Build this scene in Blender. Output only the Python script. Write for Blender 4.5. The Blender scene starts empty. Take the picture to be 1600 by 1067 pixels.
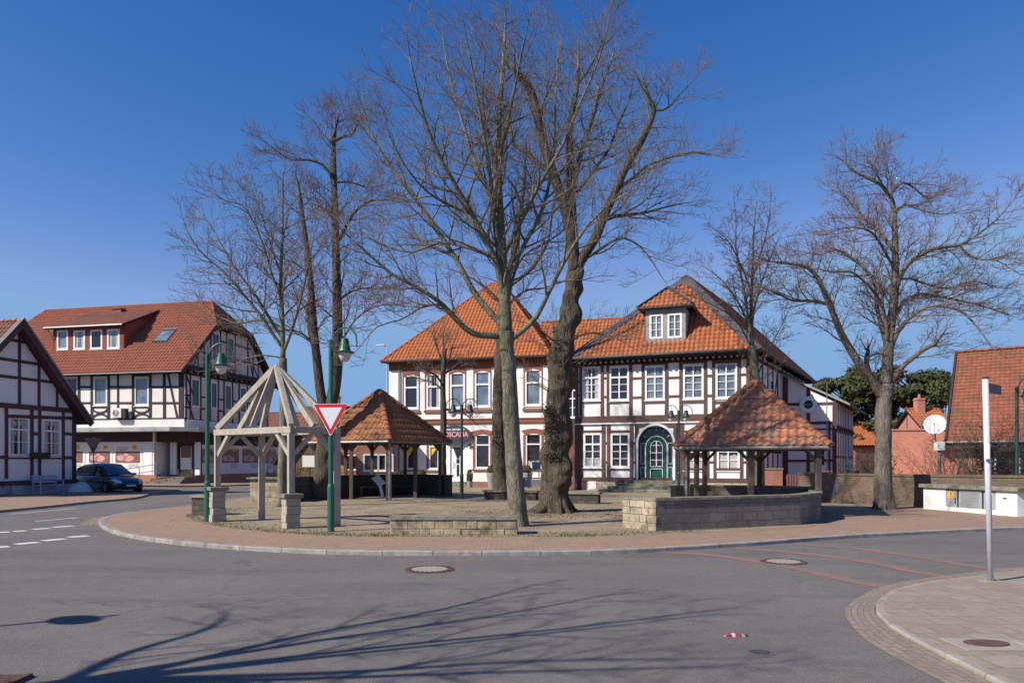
import bpy, bmesh, math, random
import numpy as np
from mathutils import Vector, Matrix
R = math.radians
SC = bpy.context.scene
COL = SC.collection
# ------------------------------------------------------------------ camera
F = 1150.0          # focal length in pixels of the 1600 px wide photograph
EYE = 1.65          # eye height above the square
HOR = 720.0         # horizon row
cam_d = bpy.data.cameras.new('camera'); cam = bpy.data.objects.new('camera', cam_d); COL.objects.link(cam)
cam.location = (0, 0, EYE); cam.rotation_euler = (R(90), 0, 0)
cam_d.sensor_width = 36.0; cam_d.lens = 36.0*F/1600; cam_d.shift_y = (HOR-533.5)/1600
cam_d.clip_start = 0.1; cam_d.clip_end = 2000
SC.camera = cam
# ------------------------------------------------------------------ light
SUN_AZ, SUN_EL = 30.0, 38.0     # shadows run towards (cos AZ, sin AZ)
w = bpy.data.worlds.new('World'); SC.world = w; w.use_nodes = True
wn = w.node_tree.nodes; wl = w.node_tree.links
sky = wn.new('ShaderNodeTexSky'); sky.sky_type = 'NISHITA'; sky.sun_disc = False
sky.sun_elevation = R(SUN_EL); sky.sun_rotation = math.atan2(-math.cos(R(SUN_AZ)), -math.sin(R(SUN_AZ)))
sky.altitude = 0; sky.air_density = 1.0; sky.dust_density = 0.0; sky.ozone_density = 3.0
bg = wn['Background']; bg.inputs[1].default_value = 0.089
sp_ = wn.new('ShaderNodeSeparateColor'); cb_ = wn.new('ShaderNodeCombineColor'); wl.new(sky.outputs[0], sp_.inputs[0])
def wmath(op, a, b):
    n = wn.new('ShaderNodeMath'); n.operation = op; wl.new(a, n.inputs[0]); n.inputs[1].default_value = b; return n.outputs[0]
for i_, (k_, g_, c_) in enumerate(((6.7, 2.4, .242), (1.21, 1.35, .442), (1.05, .9, .63))):      # deep clear-air blue of the photograph
    v_ = wmath('MINIMUM', wmath('MULTIPLY', sp_.outputs[i_], .119), c_)
    wl.new(wmath('MULTIPLY', wmath('POWER', v_, g_), k_/.119), cb_.inputs[i_])
wl.new(cb_.outputs[0], bg.inputs[0])
sd = bpy.data.lights.new('sun', 'SUN'); so = bpy.data.objects.new('sun', sd); COL.objects.link(so)
sd.energy = 4.4; sd.angle = R(0.55); sd.color = (1.0, 0.94, 0.84)
sv = Vector((-math.cos(R(SUN_AZ))*math.cos(R(SUN_EL)), -math.sin(R(SUN_AZ))*math.cos(R(SUN_EL)), math.sin(R(SUN_EL))))
so.rotation_euler = sv.to_track_quat('Z', 'Y').to_euler(); so.location = (-20, -20, 40)
SC.view_settings.view_transform = 'Standard'; SC.view_settings.look = 'None'
SC.view_settings.exposure = 0.47; SC.view_settings.gamma = 1
# ------------------------------------------------------------------ pixel -> world measuring helpers (layout only)
def P3(px, py, d): return Vector(((px-800)/F*d, d, EYE-(py-HOR)/F*d))
def G(px, py, z=0.0):
    d = (EYE-z)*F/(py-HOR); return Vector(((px-800)/F*d, d, z))
WL = {}             # world location of every object used as a parent
def tag(o, label=None, cat=None, group=None, kind=None):
    if label: o['label'] = label
    if cat: o['category'] = cat
    if group: o['group'] = group
    if kind: o['kind'] = kind
    return o
def thing(name, label, cat, loc=(0, 0, 0), group=None):
    o = bpy.data.objects.new(name, None); COL.objects.link(o); o.location = loc
    o.empty_display_size = 0.3
    WL[o.name] = Vector(loc); return tag(o, label, cat, group)
def copy_thing(o, loc, rz=None, label=None, parent=None):
    c = o.copy(); COL.objects.link(c)
    if parent is None:
        c.location = loc; WL[c.name] = Vector(loc)
        if rz is not None: c.rotation_euler = (0, 0, rz)
        if label: c['label'] = label
    else:
        c.parent = parent; WL[c.name] = WL[parent.name].copy()
    for ch in list(o.children): copy_thing(ch, None, parent=c)
    return c
class MB:
    def __init__(s): s.v = []; s.f = []; s.m = []; s.uv = []
    def add(s, vs, fs, mi=0, uvs=None):
        b = len(s.v); s.v += [tuple(x) for x in vs]
        for i, f in enumerate(fs):
            s.f.append([b+k for k in f]); s.m.append(mi); s.uv.append(None if uvs is None else uvs[i])
        return s
    def quad(s, a, b, c, d, mi=0): return s.add([a, b, c, d], [(0, 1, 2, 3)], mi)
    def poly(s, pts, mi=0): return s.add(pts, [tuple(range(len(pts)))], mi)
    def obox(s, c, ax, ay, az, mi=0):      # oriented box, half axes
        c, ax, ay, az = Vector(c), Vector(ax), Vector(ay), Vector(az)
        vs = [c+ax*i+ay*j+az*k for k in (-1, 1) for j in (-1, 1) for i in (-1, 1)]
        fs = [(0, 2, 3, 1), (4, 5, 7, 6), (0, 1, 5, 4), (2, 6, 7, 3), (0, 4, 6, 2), (1, 3, 7, 5)]
        if ax.cross(ay).dot(az) < 0: fs = [f[::-1] for f in fs]
        return s.add(vs, fs, mi)
    def box(s, x0, x1, y0, y1, z0, z1, mi=0):
        return s.obox(((x0+x1)/2, (y0+y1)/2, (z0+z1)/2), ((x1-x0)/2, 0, 0), (0, (y1-y0)/2, 0), (0, 0, (z1-z0)/2), mi)
    def beam(s, a, b, w, h, up=(0, 0, 1), mi=0, ext=0.0):
        a, b = Vector(a), Vector(b); d = (b-a).normalized(); a = a-d*ext; b = b+d*ext
        up = Vector(up); side = d.cross(up)
        if side.length < 1e-4: side = d.cross(Vector((1, 0, 0)))
        side.normalize(); u2 = side.cross(d).normalized()
        return s.obox((a+b)/2, (b-a)/2, side*w/2, u2*h/2, mi)
    def prism(s, pts, vec, mi=0):          # closed extrusion of a planar polygon
        n = len(pts); vec = Vector(vec); a = [Vector(p) for p in pts]; b = [p+vec for p in a]
        nn = sum(((a[i]-a[0]).cross(a[(i+1) % n]-a[0]) for i in range(n)), Vector())
        fs = [tuple(range(n))[::-1], tuple(range(n, 2*n))]+[(i, (i+1) % n, n+(i+1) % n, n+i) for i in range(n)]
        if nn.dot(vec) < 0: fs = [f[::-1] for f in fs]
        return s.add(a+b, fs, mi)
    def tube(s, pts, rad, n=8, mi=0, cap=True):
        pts = [Vector(p) for p in pts]
        if not hasattr(rad, '__len__'): rad = [rad]*len(pts)
        vs = []; fs = []; prev = None
        for i, p in enumerate(pts):
            t = (pts[min(i+1, len(pts)-1)]-pts[max(i-1, 0)])
            t = t.normalized() if t.length > 1e-9 else Vector((0, 0, 1))
            if prev is None: x = t.orthogonal().normalized()
            else:
                x = prev-t*prev.dot(t); x = x.normalized() if x.length > 1e-6 else t.orthogonal().normalized()
            prev = x; y = t.cross(x)
            vs += [p+(x*math.cos(2*math.pi*k/n)+y*math.sin(2*math.pi*k/n))*rad[i] for k in range(n)]
        for i in range(len(pts)-1):
            for k in range(n): a = i*n+k; b = i*n+(k+1) % n; fs.append((a, b, b+n, a+n))
        if cap: fs += [tuple(range(n))[::-1], tuple(range((len(pts)-1)*n, len(pts)*n))]
        return s.add(vs, fs, mi)
    def lathe(s, prof, c=(0, 0, 0), n=20, mi=0, cap=True):
        c = Vector(c)
        vs = [c+Vector((r*math.cos(2*math.pi*k/n), r*math.sin(2*math.pi*k/n), z)) for r, z in prof for k in range(n)]
        fs = []
        for i in range(len(prof)-1):
            for k in range(n): a = i*n+k; b = i*n+(k+1) % n; fs.append((a, b, b+n, a+n))
        if cap: fs += [tuple(range(n))[::-1], tuple(range((len(prof)-1)*n, len(prof)*n))]
        return s.add(vs, fs, mi)
    def build(s, name, mats, parent=None, smooth=False, bevel=0, clip=None):
        off = WL[parent.name] if parent else Vector()
        me = bpy.data.meshes.new(name)
        me.from_pydata([(x-off.x, y-off.y, z-off.z) for x, y, z in s.v], [], s.f)
        if not isinstance(mats, (list, tuple)): mats = [mats]
        for m in mats: me.materials.append(m)
        me.polygons.foreach_set('material_index', s.m)
        uvl = me.uv_layers.new(name='UVMap')
        for p, u in zip(me.polygons, s.uv):
            if u is not None:
                for li in p.loop_indices: uvl.data[li].uv = u
                continue
            n = p.normal
            if abs(n.z) > 0.9: t = Vector((1, 0, 0)); b = Vector((0, 1, 0))
            else: t = Vector((-n.y, n.x, 0)).normalized(); b = n.cross(t)
            for li in p.loop_indices:
                co = me.vertices[me.loops[li].vertex_index].co+off
                uvl.data[li].uv = (co.dot(t), co.dot(b))
        if smooth: me.polygons.foreach_set('use_smooth', [True]*len(me.polygons))
        me.validate(); me.update()
        o = bpy.data.objects.new(name, me); COL.objects.link(o)
        if parent: o.parent = parent; WL[o.name] = off.copy()
        else: WL[o.name] = Vector()
        if bevel:
            md = o.modifiers.new('b', 'BEVEL'); md.width = bevel; md.segments = 2; md.limit_method = 'ANGLE'
        return o
# ------------------------------------------------------------------ materials
def nt(m): return m.node_tree.nodes, m.node_tree.links
def mix(N, L, fac, a, b, mode='MIX'):
    n = N.new('ShaderNodeMix'); n.data_type = 'RGBA'; n.blend_type = mode
    for i, x in ((0, fac), (6, a), (7, b)):
        if hasattr(x, 'is_output') or hasattr(x, 'links'): L.new(x, n.inputs[i])
        elif i == 0: n.inputs[0].default_value = x
        else: n.inputs[i].default_value = (*x, 1) if len(x) == 3 else x
    return n.outputs[2]
def noise(N, L, co, scale, detail=5, rough=0.6, lo=0.35, hi=0.65, dist=0.0):
    n = N.new('ShaderNodeTexNoise'); n.inputs['Scale'].default_value = scale; n.inputs['Detail'].default_value = detail
    n.inputs['Roughness'].default_value = rough; n.inputs['Distortion'].default_value = dist
    L.new(co, n.inputs['Vector'])
    r = N.new('ShaderNodeMapRange'); r.inputs[1].default_value = lo; r.inputs[2].default_value = hi
    L.new(n.outputs[0], r.inputs[0]); return r.outputs[0]
def mat(name, c1, c2=None, sc=3.0, rough=0.85, c3=None, sc3=0.7, lo3=0.5, hi3=0.7, bump=0.0, bsc=60.0, spec=0.3, metal=0.0,
        fine=0.0, stretch=None, coat=0.0, uv=False, bd=0.02):
    m = bpy.data.materials.new(name); m.use_nodes = True; N, L = nt(m); b = N['Principled BSDF']
    tc = N.new('ShaderNodeTexCoord'); co = tc.outputs['UV' if uv else 'Object']
    if stretch:
        mp = N.new('ShaderNodeMapping'); mp.inputs['Scale'].default_value = stretch; L.new(co, mp.inputs[0]); co = mp.outputs[0]
    b.inputs['Base Color'].default_value = (*c1, 1)
    cur = None
    if c2: cur = mix(N, L, noise(N, L, co, sc), c1, c2)
    if c3: cur = mix(N, L, noise(N, L, co, sc3, 6, 0.65, lo3, hi3), cur if cur is not None else c1, c3)
    if fine:
        f = noise(N, L, co, 180.0, 3, 0.7, 0.2, 0.8)
        g = N.new('ShaderNodeMapRange'); L.new(f, g.inputs[0]); g.inputs[3].default_value = 1-fine; g.inputs[4].default_value = 1+fine
        cb = N.new('ShaderNodeCombineColor')
        for i in range(3): L.new(g.outputs[0], cb.inputs[i])
        cur = mix(N, L, 1.0, cur if cur is not None else c1, cb.outputs[0], 'MULTIPLY')
    if cur is not None: L.new(cur, b.inputs['Base Color'])
    b.inputs['Roughness'].default_value = rough; b.inputs['Metallic'].default_value = metal
    b.inputs['Specular IOR Level'].default_value = spec; b.inputs['Coat Weight'].default_value = coat
    if bump:
        bn = N.new('ShaderNodeTexNoise'); bn.inputs['Scale'].default_value = bsc; bn.inputs['Detail'].default_value = 5; L.new(co, bn.inputs[0])
        bp = N.new('ShaderNodeBump'); bp.inputs['Strength'].default_value = bump; bp.inputs['Distance'].default_value = bd
        L.new(bn.outputs[0], bp.inputs['Height']); L.new(bp.outputs[0], b.inputs['Normal'])
    return m
def brickmat(name, c1, c2, mortar, bw=0.24, rh=0.075, ms=0.012, c3=None, sc3=0.6, rough=0.9, offset=0.5, bump=0.4, lo3=0.5, hi3=0.7, dist=0.0, moss=None):
    m = bpy.data.materials.new(name); m.use_nodes = True; N, L = nt(m); b = N['Principled BSDF']
    tc = N.new('ShaderNodeTexCoord'); co = tc.outputs['UV']
    src = co
    if dist:
        nn = N.new('ShaderNodeTexNoise'); nn.inputs['Scale'].default_value = 2.5; L.new(co, nn.inputs[0])
        va = N.new('ShaderNodeVectorMath'); va.operation = 'MULTIPLY_ADD'; L.new(nn.outputs[1], va.inputs[0])
        va.inputs[1].default_value = (dist, dist, 0); L.new(co, va.inputs[2]); src = va.outputs[0]
    br = N.new('ShaderNodeTexBrick'); L.new(src, br.inputs[0])
    br.inputs['Color1'].default_value = (*c1, 1); br.inputs['Color2'].default_value = (*c2, 1); br.inputs['Mortar'].default_value = (*mortar, 1)
    br.inputs['Scale'].default_value = 1; br.inputs['Mortar Size'].default_value = ms; br.inputs['Brick Width'].default_value = bw
    br.inputs['Row Height'].default_value = rh; br.offset = offset; br.inputs['Mortar Smooth'].default_value = 0.3
    cur = br.outputs[0]
    v = noise(N, L, co, 9.0, 4, 0.6, 0.2, 0.8)
    g = N.new('ShaderNodeMapRange'); L.new(v, g.inputs[0]); g.inputs[3].default_value = 0.75; g.inputs[4].default_value = 1.2
    cb = N.new('ShaderNodeCombineColor')
    for i in range(3): L.new(g.outputs[0], cb.inputs[i])
    cur = mix(N, L, 1.0, cur, cb.outputs[0], 'MULTIPLY')
    if c3: cur = mix(N, L, noise(N, L, co, sc3, 6, 0.65, lo3, hi3), cur, c3)
    if moss: cur = mix(N, L, noise(N, L, co, 1.1, 8, 0.7, 0.55, 0.75), cur, moss)
    L.new(cur, b.inputs['Base Color']); b.inputs['Roughness'].default_value = rough; b.inputs['Specular IOR Level'].default_value = 0.25
    if bump:
        bp = N.new('ShaderNodeBump'); bp.invert = True; bp.inputs['Strength'].default_value = bump; bp.inputs['Distance'].default_value = 0.01
        L.new(br.outputs['Fac'], bp.inputs['Height']); L.new(bp.outputs[0], b.inputs['Normal'])
    return m
def tilemat(name, cols, patch=None, patch_lo=0.52, patch_hi=0.7, psc=0.5, rough=0.75, speck=None):
    m = bpy.data.materials.new(name); m.use_nodes = True; N, L = nt(m); b = N['Principled BSDF']
    tc = N.new('ShaderNodeTexCoord')
    wnz = N.new('ShaderNodeTexWhiteNoise'); wnz.noise_dimensions = '2D'; L.new(tc.outputs['UV'], wnz.inputs[0])
    cr = N.new('ShaderNodeValToRGB'); L.new(wnz.outputs[0], cr.inputs[0])
    e = cr.color_ramp.elements
    for i, c in enumerate(cols):
        t = i/(len(cols)-1)
        if i == 0: e[0].color = (*c, 1)
        elif i == len(cols)-1: e[-1].color = (*c, 1)
        else: q = e.new(t); q.color = (*c, 1)
    cur = cr.outputs[0]; co = tc.outputs['Object']
    v = noise(N, L, co, 7.0, 5, 0.7, 0.2, 0.8)
    g = N.new('ShaderNodeMapRange'); L.new(v, g.inputs[0]); g.inputs[3].default_value = 0.72; g.inputs[4].default_value = 1.22
    cb = N.new('ShaderNodeCombineColor')
    for i in range(3): L.new(g.outputs[0], cb.inputs[i])
    cur = mix(N, L, 1.0, cur, cb.outputs[0], 'MULTIPLY')
    if patch: cur = mix(N, L, noise(N, L, co, psc, 8, 0.72, patch_lo, patch_hi), cur, patch)
    if speck: cur = mix(N, L, noise(N, L, co, 9, 4, 0.7, 0.66, 0.72), cur, speck)
    L.new(cur, b.inputs['Base Color']); b.inputs['Roughness'].default_value = rough; b.inputs['Specular IOR Level'].default_value = 0.3
    return m
M = {}
def asphalt_mat():
    m = bpy.data.materials.new('asphalt'); m.use_nodes = True; N, L = nt(m); b = N['Principled BSDF']; co = N.new('ShaderNodeTexCoord').outputs['Object']
    def mul(cur, fac, lo, hi):
        g = N.new('ShaderNodeMapRange'); L.new(fac, g.inputs[0]); g.inputs[3].default_value = lo; g.inputs[4].default_value = hi
        cb = N.new('ShaderNodeCombineColor')
        for i in range(3): L.new(g.outputs[0], cb.inputs[i])
        return mix(N, L, 1.0, cur, cb.outputs[0], 'MULTIPLY')
    cur = mix(N, L, noise(N, L, co, .35, 5, .6, .35, .65), (.15, .133, .12), (.178, .158, .142))
    mp = N.new('ShaderNodeMapping'); mp.inputs['Scale'].default_value = (.25, 1.1, 1); mp.inputs['Rotation'].default_value = (0, 0, .12); L.new(co, mp.inputs[0])
    cur = mix(N, L, noise(N, L, mp.outputs[0], .9, 5, .6, .5, .72), cur, (.126, .113, .104))
    cur = mul(cur, noise(N, L, co, 5, 6, .7, .3, .7), .88, 1.1)
    cur = mul(cur, noise(N, L, co, 42, 4, .75, .25, .75), .72, 1.3); cur = mul(cur, noise(N, L, co, 150, 2, .6, .25, .75), .75, 1.28)
    nn = N.new('ShaderNodeTexNoise'); nn.inputs['Scale'].default_value = 1.4; nn.inputs['Detail'].default_value = 6; L.new(co, nn.inputs[0])
    va = N.new('ShaderNodeVectorMath'); va.operation = 'MULTIPLY_ADD'; L.new(nn.outputs[1], va.inputs[0]); va.inputs[1].default_value = (1.3, 1.3, 0); L.new(co, va.inputs[2])
    vo = N.new('ShaderNodeTexVoronoi'); vo.feature = 'DISTANCE_TO_EDGE'; vo.inputs['Scale'].default_value = .16; L.new(va.outputs[0], vo.inputs[0])
    r = N.new('ShaderNodeMapRange'); r.inputs[1].default_value = .0; r.inputs[2].default_value = .0045; r.inputs[3].default_value = 1; r.inputs[4].default_value = 0; L.new(vo.outputs[0], r.inputs[0])
    mk = N.new('ShaderNodeMath'); mk.operation = 'MULTIPLY'; L.new(r.outputs[0], mk.inputs[0]); L.new(noise(N, L, co, .3, 3, .5, .45, .6), mk.inputs[1])
    mk2 = N.new('ShaderNodeMath'); mk2.operation = 'MULTIPLY'; L.new(mk.outputs[0], mk2.inputs[0]); mk2.inputs[1].default_value = .6
    cur = mix(N, L, mk2.outputs[0], cur, (.07, .065, .06)); L.new(cur, b.inputs['Base Color']); b.inputs['Roughness'].default_value = .85; b.inputs['Specular IOR Level'].default_value = .3
    bn = N.new('ShaderNodeTexNoise'); bn.inputs['Scale'].default_value = 90; bn.inputs['Detail'].default_value = 4; L.new(co, bn.inputs[0])
    bp = N.new('ShaderNodeBump'); bp.inputs['Strength'].default_value = .6; bp.inputs['Distance'].default_value = .02; L.new(bn.outputs[0], bp.inputs['Height']); L.new(bp.outputs[0], b.inputs['Normal'])
    return m
M['asphalt'] = asphalt_mat()
M['ground'] = mat('ground_dirt', (.14, .115, .09), (.19, .155, .12), 0.4, 0.95, c3=(.09, .1, .05), sc3=.3, fine=.2)
M['gravel'] = mat('gravel', (.27, .2, .135), (.34, .26, .185), 1.3, 0.95, c3=(.19, .165, .08), sc3=.7, lo3=.46, hi3=.7, fine=.35, bump=.5, bsc=50)
M['paver_red'] = brickmat('paver_red', (.33, .195, .135), (.4, .25, .18), (.2, .155, .105), .2, .1, .009, c3=(.25, .19, .145), sc3=.9, lo3=.45, hi3=.75, bump=.4, dist=.0, moss=(.24, .215, .13))
M['paver_grey'] = brickmat('paver_grey', (.28, .225, .175), (.33, .27, .21), (.19, .15, .11), .4, .4, .008, c3=(.25, .2, .15), sc3=1.0, bump=.25)
M['gutter'] = brickmat('gutter_setts', (.25, .195, .155), (.29, .23, .18), (.19, .15, .115), .22, .12, .012, c3=(.22, .18, .135), bump=.35)
M['stripe'] = brickmat('stripe_pavers', (.235, .14, .125), (.27, .165, .145), (.19, .13, .115), .2, .1, .006, c3=(.19, .135, .125), bump=.1)
M['kerb'] = mat('kerb_stone', (.27, .245, .22), (.37, .34, .31), 3, .85, c3=(.19, .165, .14), sc3=4, lo3=.45, hi3=.7, fine=.2, bump=.4, bsc=40)
M['marking'] = mat('road_paint', (.66, .66, .66), (.55, .55, .55), 8, .8, fine=.2)
M['plaster'] = mat('white_plaster', (.76, .75, .725), (.82, .81, .785), 1.5, .9, c3=(.52, .5, .46), sc3=1.6, lo3=.54, hi3=.88, bump=.2, bsc=25, stretch=(1, 1, .4))
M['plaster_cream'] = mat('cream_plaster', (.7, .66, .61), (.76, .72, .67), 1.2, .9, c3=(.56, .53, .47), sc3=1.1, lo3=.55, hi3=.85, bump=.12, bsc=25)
M['plaster_cream_shade'] = mat('shaded_cream_plaster', (.56, .5, .46), (.62, .56, .5), 1.2, .9, bump=.1, bsc=25)  # cream plaster with the gable side's shade put into its colour
M['timber'] = mat('brown_timber', (.1, .055, .048), (.145, .08, .068), 6, .75, c3=(.09, .055, .05), sc3=3, lo3=.5, hi3=.7, bump=.2, bsc=40)
M['timber_dark'] = mat('dark_timber', (.035, .022, .024), (.055, .034, .034), 6, .7, bump=.2, bsc=40)
M['timber_plum'] = mat('plum_timber', (.075, .035, .045), (.1, .05, .055), 6, .7, bump=.2, bsc=40)
M['post_wood'] = mat('old_brown_wood', (.085, .06, .045), (.13, .095, .07), 5, .85, stretch=(6, 6, 1), bump=.4, bsc=30)
M['new_wood'] = mat('pale_wood', (.31, .275, .22), (.44, .4, .33), 2.2, .75, stretch=(7, 7, 1.4), c3=(.4, .31, .21), sc3=2.5, lo3=.55, hi3=.8, bump=.25, bsc=18)
M['white_paint'] = mat('white_window_paint', (.82, .82, .82), (.76, .76, .76), 4, .45, spec=.5)
M['cream_paint'] = mat('cream_window_paint', (.72, .69, .62), None, 4, .5)
M['slate'] = mat('grey_slate', (.07, .067, .072), (.105, .1, .106), 5, .6, c3=(.08, .075, .08), sc3=2, bump=.4, bsc=12)
M['slate_light'] = mat('weathered_grey_slate', (.26, .25, .25), (.33, .32, .31), 6, .6, bump=.3, bsc=12)
M['zinc'] = mat('zinc_gutter', (.2, .195, .19), (.28, .27, .26), 5, .45, metal=.5)
M['stone'] = brickmat('sandstone', (.44, .38, .29), (.54, .47, .37), (.24, .2, .15), .42, .2, .018, c3=(.3, .25, .18), sc3=1.8, bump=.7, dist=.05, lo3=.45, hi3=.75)
M['stone_grey'] = brickmat('grey_sandstone', (.19, .165, .145), (.25, .215, .185), (.135, .118, .1), .5, .22, .014, c3=(.1, .088, .078), sc3=1.1, bump=.25, dist=.1, lo3=.42, hi3=.72, moss=(.24, .15, .115))
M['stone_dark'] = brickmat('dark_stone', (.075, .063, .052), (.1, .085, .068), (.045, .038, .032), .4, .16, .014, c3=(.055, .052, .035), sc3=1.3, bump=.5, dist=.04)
M['stone_cap'] = mat('stone_coping', (.2, .18, .14), (.3, .27, .22), 3, .9, c3=(.11, .12, .06), sc3=2.5, lo3=.45, hi3=.65, bump=.5, bsc=25, fine=.15)
M['brick_red'] = brickmat('red_brick', (.37, .12, .075), (.45, .165, .1), (.4, .3, .25), .24, .075, .011, c3=(.3, .12, .085), bump=.4)
M['brick_low'] = brickmat('orange_brick', (.48, .16, .11), (.55, .21, .15), (.42, .27, .21), .24, .075, .01, c3=(.42, .16, .12), bump=.3)
M['brick_trim'] = brickmat('trim_brick', (.3, .09, .05), (.38, .135, .075), (.2, .115, .085), .12, .075, .012, c3=(.3, .12, .08), sc3=1.5, bump=.5)
M['brick_brown'] = brickmat('brown_brick', (.17, .115, .08), (.215, .15, .105), (.13, .1, .08), .24, .075, .012, c3=(.1, .08, .055), sc3=.9, bump=.5, moss=(.085, .08, .04))
M['tile_shop'] = tilemat('shop_tiles', [(0.2819, 0.0809, 0.0454), (0.3337, 0.1017, 0.0584), (0.3545, 0.1146, 0.0687), (0.3027, 0.0913, 0.0532)], (.2, .08, .055), .52, .8, .3)
M['tile_shop_dark'] = tilemat('dormer_tiles', [(.2, .07, .05), (.27, .1, .07), (.24, .085, .06)], (.1, .055, .045), .45, .75, .6)
M['tile_orange'] = tilemat('orange_tiles', [(0.373, 0.1025, 0.0359), (0.4234, 0.1328, 0.046), (0.4435, 0.1454, 0.0535), (0.373, 0.1126, 0.041)], (.27, .11, .06), .53, .8, .35)
M['tile_main'] = tilemat('weathered_orange_tiles', [(0.3234, 0.0949, 0.0367), (0.3805, 0.1235, 0.0462), (0.4091, 0.1378, 0.0533), (0.352, 0.1092, 0.0414), (0.2758, 0.0854, 0.0367)], (.22, .11, .06), .5, .74, .45)
M['tile_pav'] = tilemat('mossy_pavilion_tiles', [(.4, .145, .08), (.48, .185, .1), (.52, .2, .11), (.43, .16, .09), (.33, .135, .09)], (.19, .155, .12), .44, .64, 1.6, speck=(.34, .31, .23))
M['tile_pav_b'] = tilemat('rust_pavilion_tiles', [(.32, .13, .058), (.4, .165, .07), (.36, .14, .06), (.28, .115, .055)], (.1, .07, .048), .46, .68, 1.1)
M['sand_blocks'] = tilemat('sandstone_blocks', [(.42, .34, .23), (.5, .41, .28), (.36, .28, .19), (.48, .41, .33), (.31, .25, .18)], (.13, .11, .07), .43, .64, 2.2, rough=.9)
M['tile_ridge'] = tilemat('ridge_tiles', [(0.3135, 0.1095, 0.0548), (0.3765, 0.1357, 0.0705), (0.345, 0.1147, 0.0548)], (.25, .15, .08), .5, .7, 2.0)
M['tile_far'] = tilemat('plain_red_tiles', [(.21, .062, .034), (.26, .08, .045), (.29, .098, .055), (.23, .068, .038)], (.12, .07, .042), .46, .68, .8, speck=(.4, .36, .32))
M['tile_old'] = tilemat('old_house_tiles', [(.2, .085, .06), (.27, .11, .08), (.24, .1, .07)], (.12, .07, .055), .45, .7, .5)
M['kerb_low'] = mat('flat_kerb_stone', (.3, .255, .21), (.36, .31, .26), 3, .9, c3=(.22, .18, .14), sc3=5, fine=.15, bump=.3, bsc=40)
M['glass'] = mat('window_glass', (.02, .024, .03), None, 1, .04, spec=.9)
M['glass_sky'] = mat('sky_reflection_glass', (.1, .13, .17), (.2, .25, .3), 1.2, .03, spec=1.0)  # sky reflection put into the pane colour
M['glass_int'] = mat('window_dark_room', (.018, .016, .018), (.05, .04, .04), 1.8, .06, spec=.7)
M['green_metal'] = mat('green_lamp_paint', (.012, .1, .062), (.018, .12, .075), 5, .4, spec=.5, c3=(.03, .07, .05), sc3=3)
M['green_dark'] = mat('dark_green_lamp_paint', (.012, .04, .034), (.02, .055, .045), 5, .45, spec=.5)
M['lamp_white'] = mat('opal_lamp_shade', (.62, .6, .55), (.55, .52, .47), 8, .4)
M['green_door'] = mat('green_door_paint', (.006, .085, .06), (.01, .105, .075), 3, .35, spec=.5)
M['red_sign'] = mat('sign_red', (.5, .01, .03), None, 1, .4)
M['litter_red'] = mat('faded_red_print', (.3, .02, .03), (.42, .06, .07), 30, .5)
M['litter_white'] = mat('dirty_white_print', (.5, .48, .46), None, 1, .6)
M['white_sign'] = mat('sign_white', (.6, .62, .66), None, 1, .4)
M['grey_metal'] = mat('galvanised_metal', (.42, .43, .45), (.5, .51, .53), 6, .45, metal=.3)
M['post_paint'] = mat('pale_grey_post', (.62, .6, .66), (.55, .53, .58), 6, .4)
M['dark_metal'] = mat('dark_metal', (.03, .03, .033), (.045, .045, .05), 6, .5)
M['iron'] = mat('rusty_iron', (.1, .055, .045), (.15, .08, .065), 12, .7, bump=.5, bsc=60)
M['concrete'] = mat('concrete', (.3, .255, .22), (.36, .31, .265), 5, .9, fine=.2, c3=(.3, .26, .21), sc3=6)
M['bark_smooth'] = mat('smooth_green_grey_bark', (.13, .115, .085), (.23, .205, .155), 5, .9, stretch=(3, 3, .8), c3=(.09, .095, .04), sc3=.8, lo3=.45, hi3=.7, bump=.9, bsc=8, bd=.05)
M['bark_rough'] = mat('furrowed_brown_bark', (.06, .046, .034), (.15, .116, .086), 4, .95, stretch=(5, 5, .7), c3=(.075, .072, .03), sc3=.5, lo3=.52, hi3=.75, bump=1.0, bsc=5, bd=.12)
M['twig'] = mat('twigs', (.145, .11, .082), (.21, .165, .122), 2, .9)
M['twig_red'] = mat('reddish_twigs', (.15, .102, .086), (.215, .15, .122), 2, .9)
M['moss'] = mat('moss', (.06, .06, .02), (.095, .085, .035), 9, .95, bump=.8, bsc=40)
M['pine'] = mat('pine_needles', (.038, .046, .016), (.085, .09, .034), .8, .8)
M['bark_grey'] = mat('grey_brown_bark', (.13, .108, .085), (.24, .2, .165), 4, .95, stretch=(5, 5, .8), c3=(.11, .1, .045), sc3=.5, lo3=.5, hi3=.75, bump=1.0, bsc=6, bd=.08)
M['leaf'] = mat('hedge_leaves', (.05, .085, .022), (.09, .12, .035), 3, .7)
M['leaf_brown'] = mat('box_ball_leaves', (.05, .06, .02), (.1, .085, .035), 6, .8)
M['carpaint'] = mat('teal_car_paint', (.009, .032, .036), (.01, .036, .04), 3, .3, spec=.6, coat=1.0)
M['carglass'] = mat('car_glass', (.015, .02, .025), None, 1, .03, spec=1.0)
M['black'] = mat('black_rubber', (.015, .015, .016), None, 1, .7)
M['rim'] = mat('alloy_rim', (.4, .4, .42), None, 1, .35, metal=.8)
M['headlight'] = mat('headlight_glass', (.55, .58, .6), None, 1, .08, spec=1.0)
M['yellow'] = mat('yellow_cloth', (.75, .55, .03), (.65, .45, .02), 6, .7)
M['orange_yellow'] = mat('warning_yellow', (.85, .45, .02), None, 1, .5)
M['gate_red'] = mat('red_brown_planks', (.17, .062, .055), (.22, .085, .075), 6, .7, stretch=(4, 4, 1), bump=.2, bsc=20)
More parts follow.
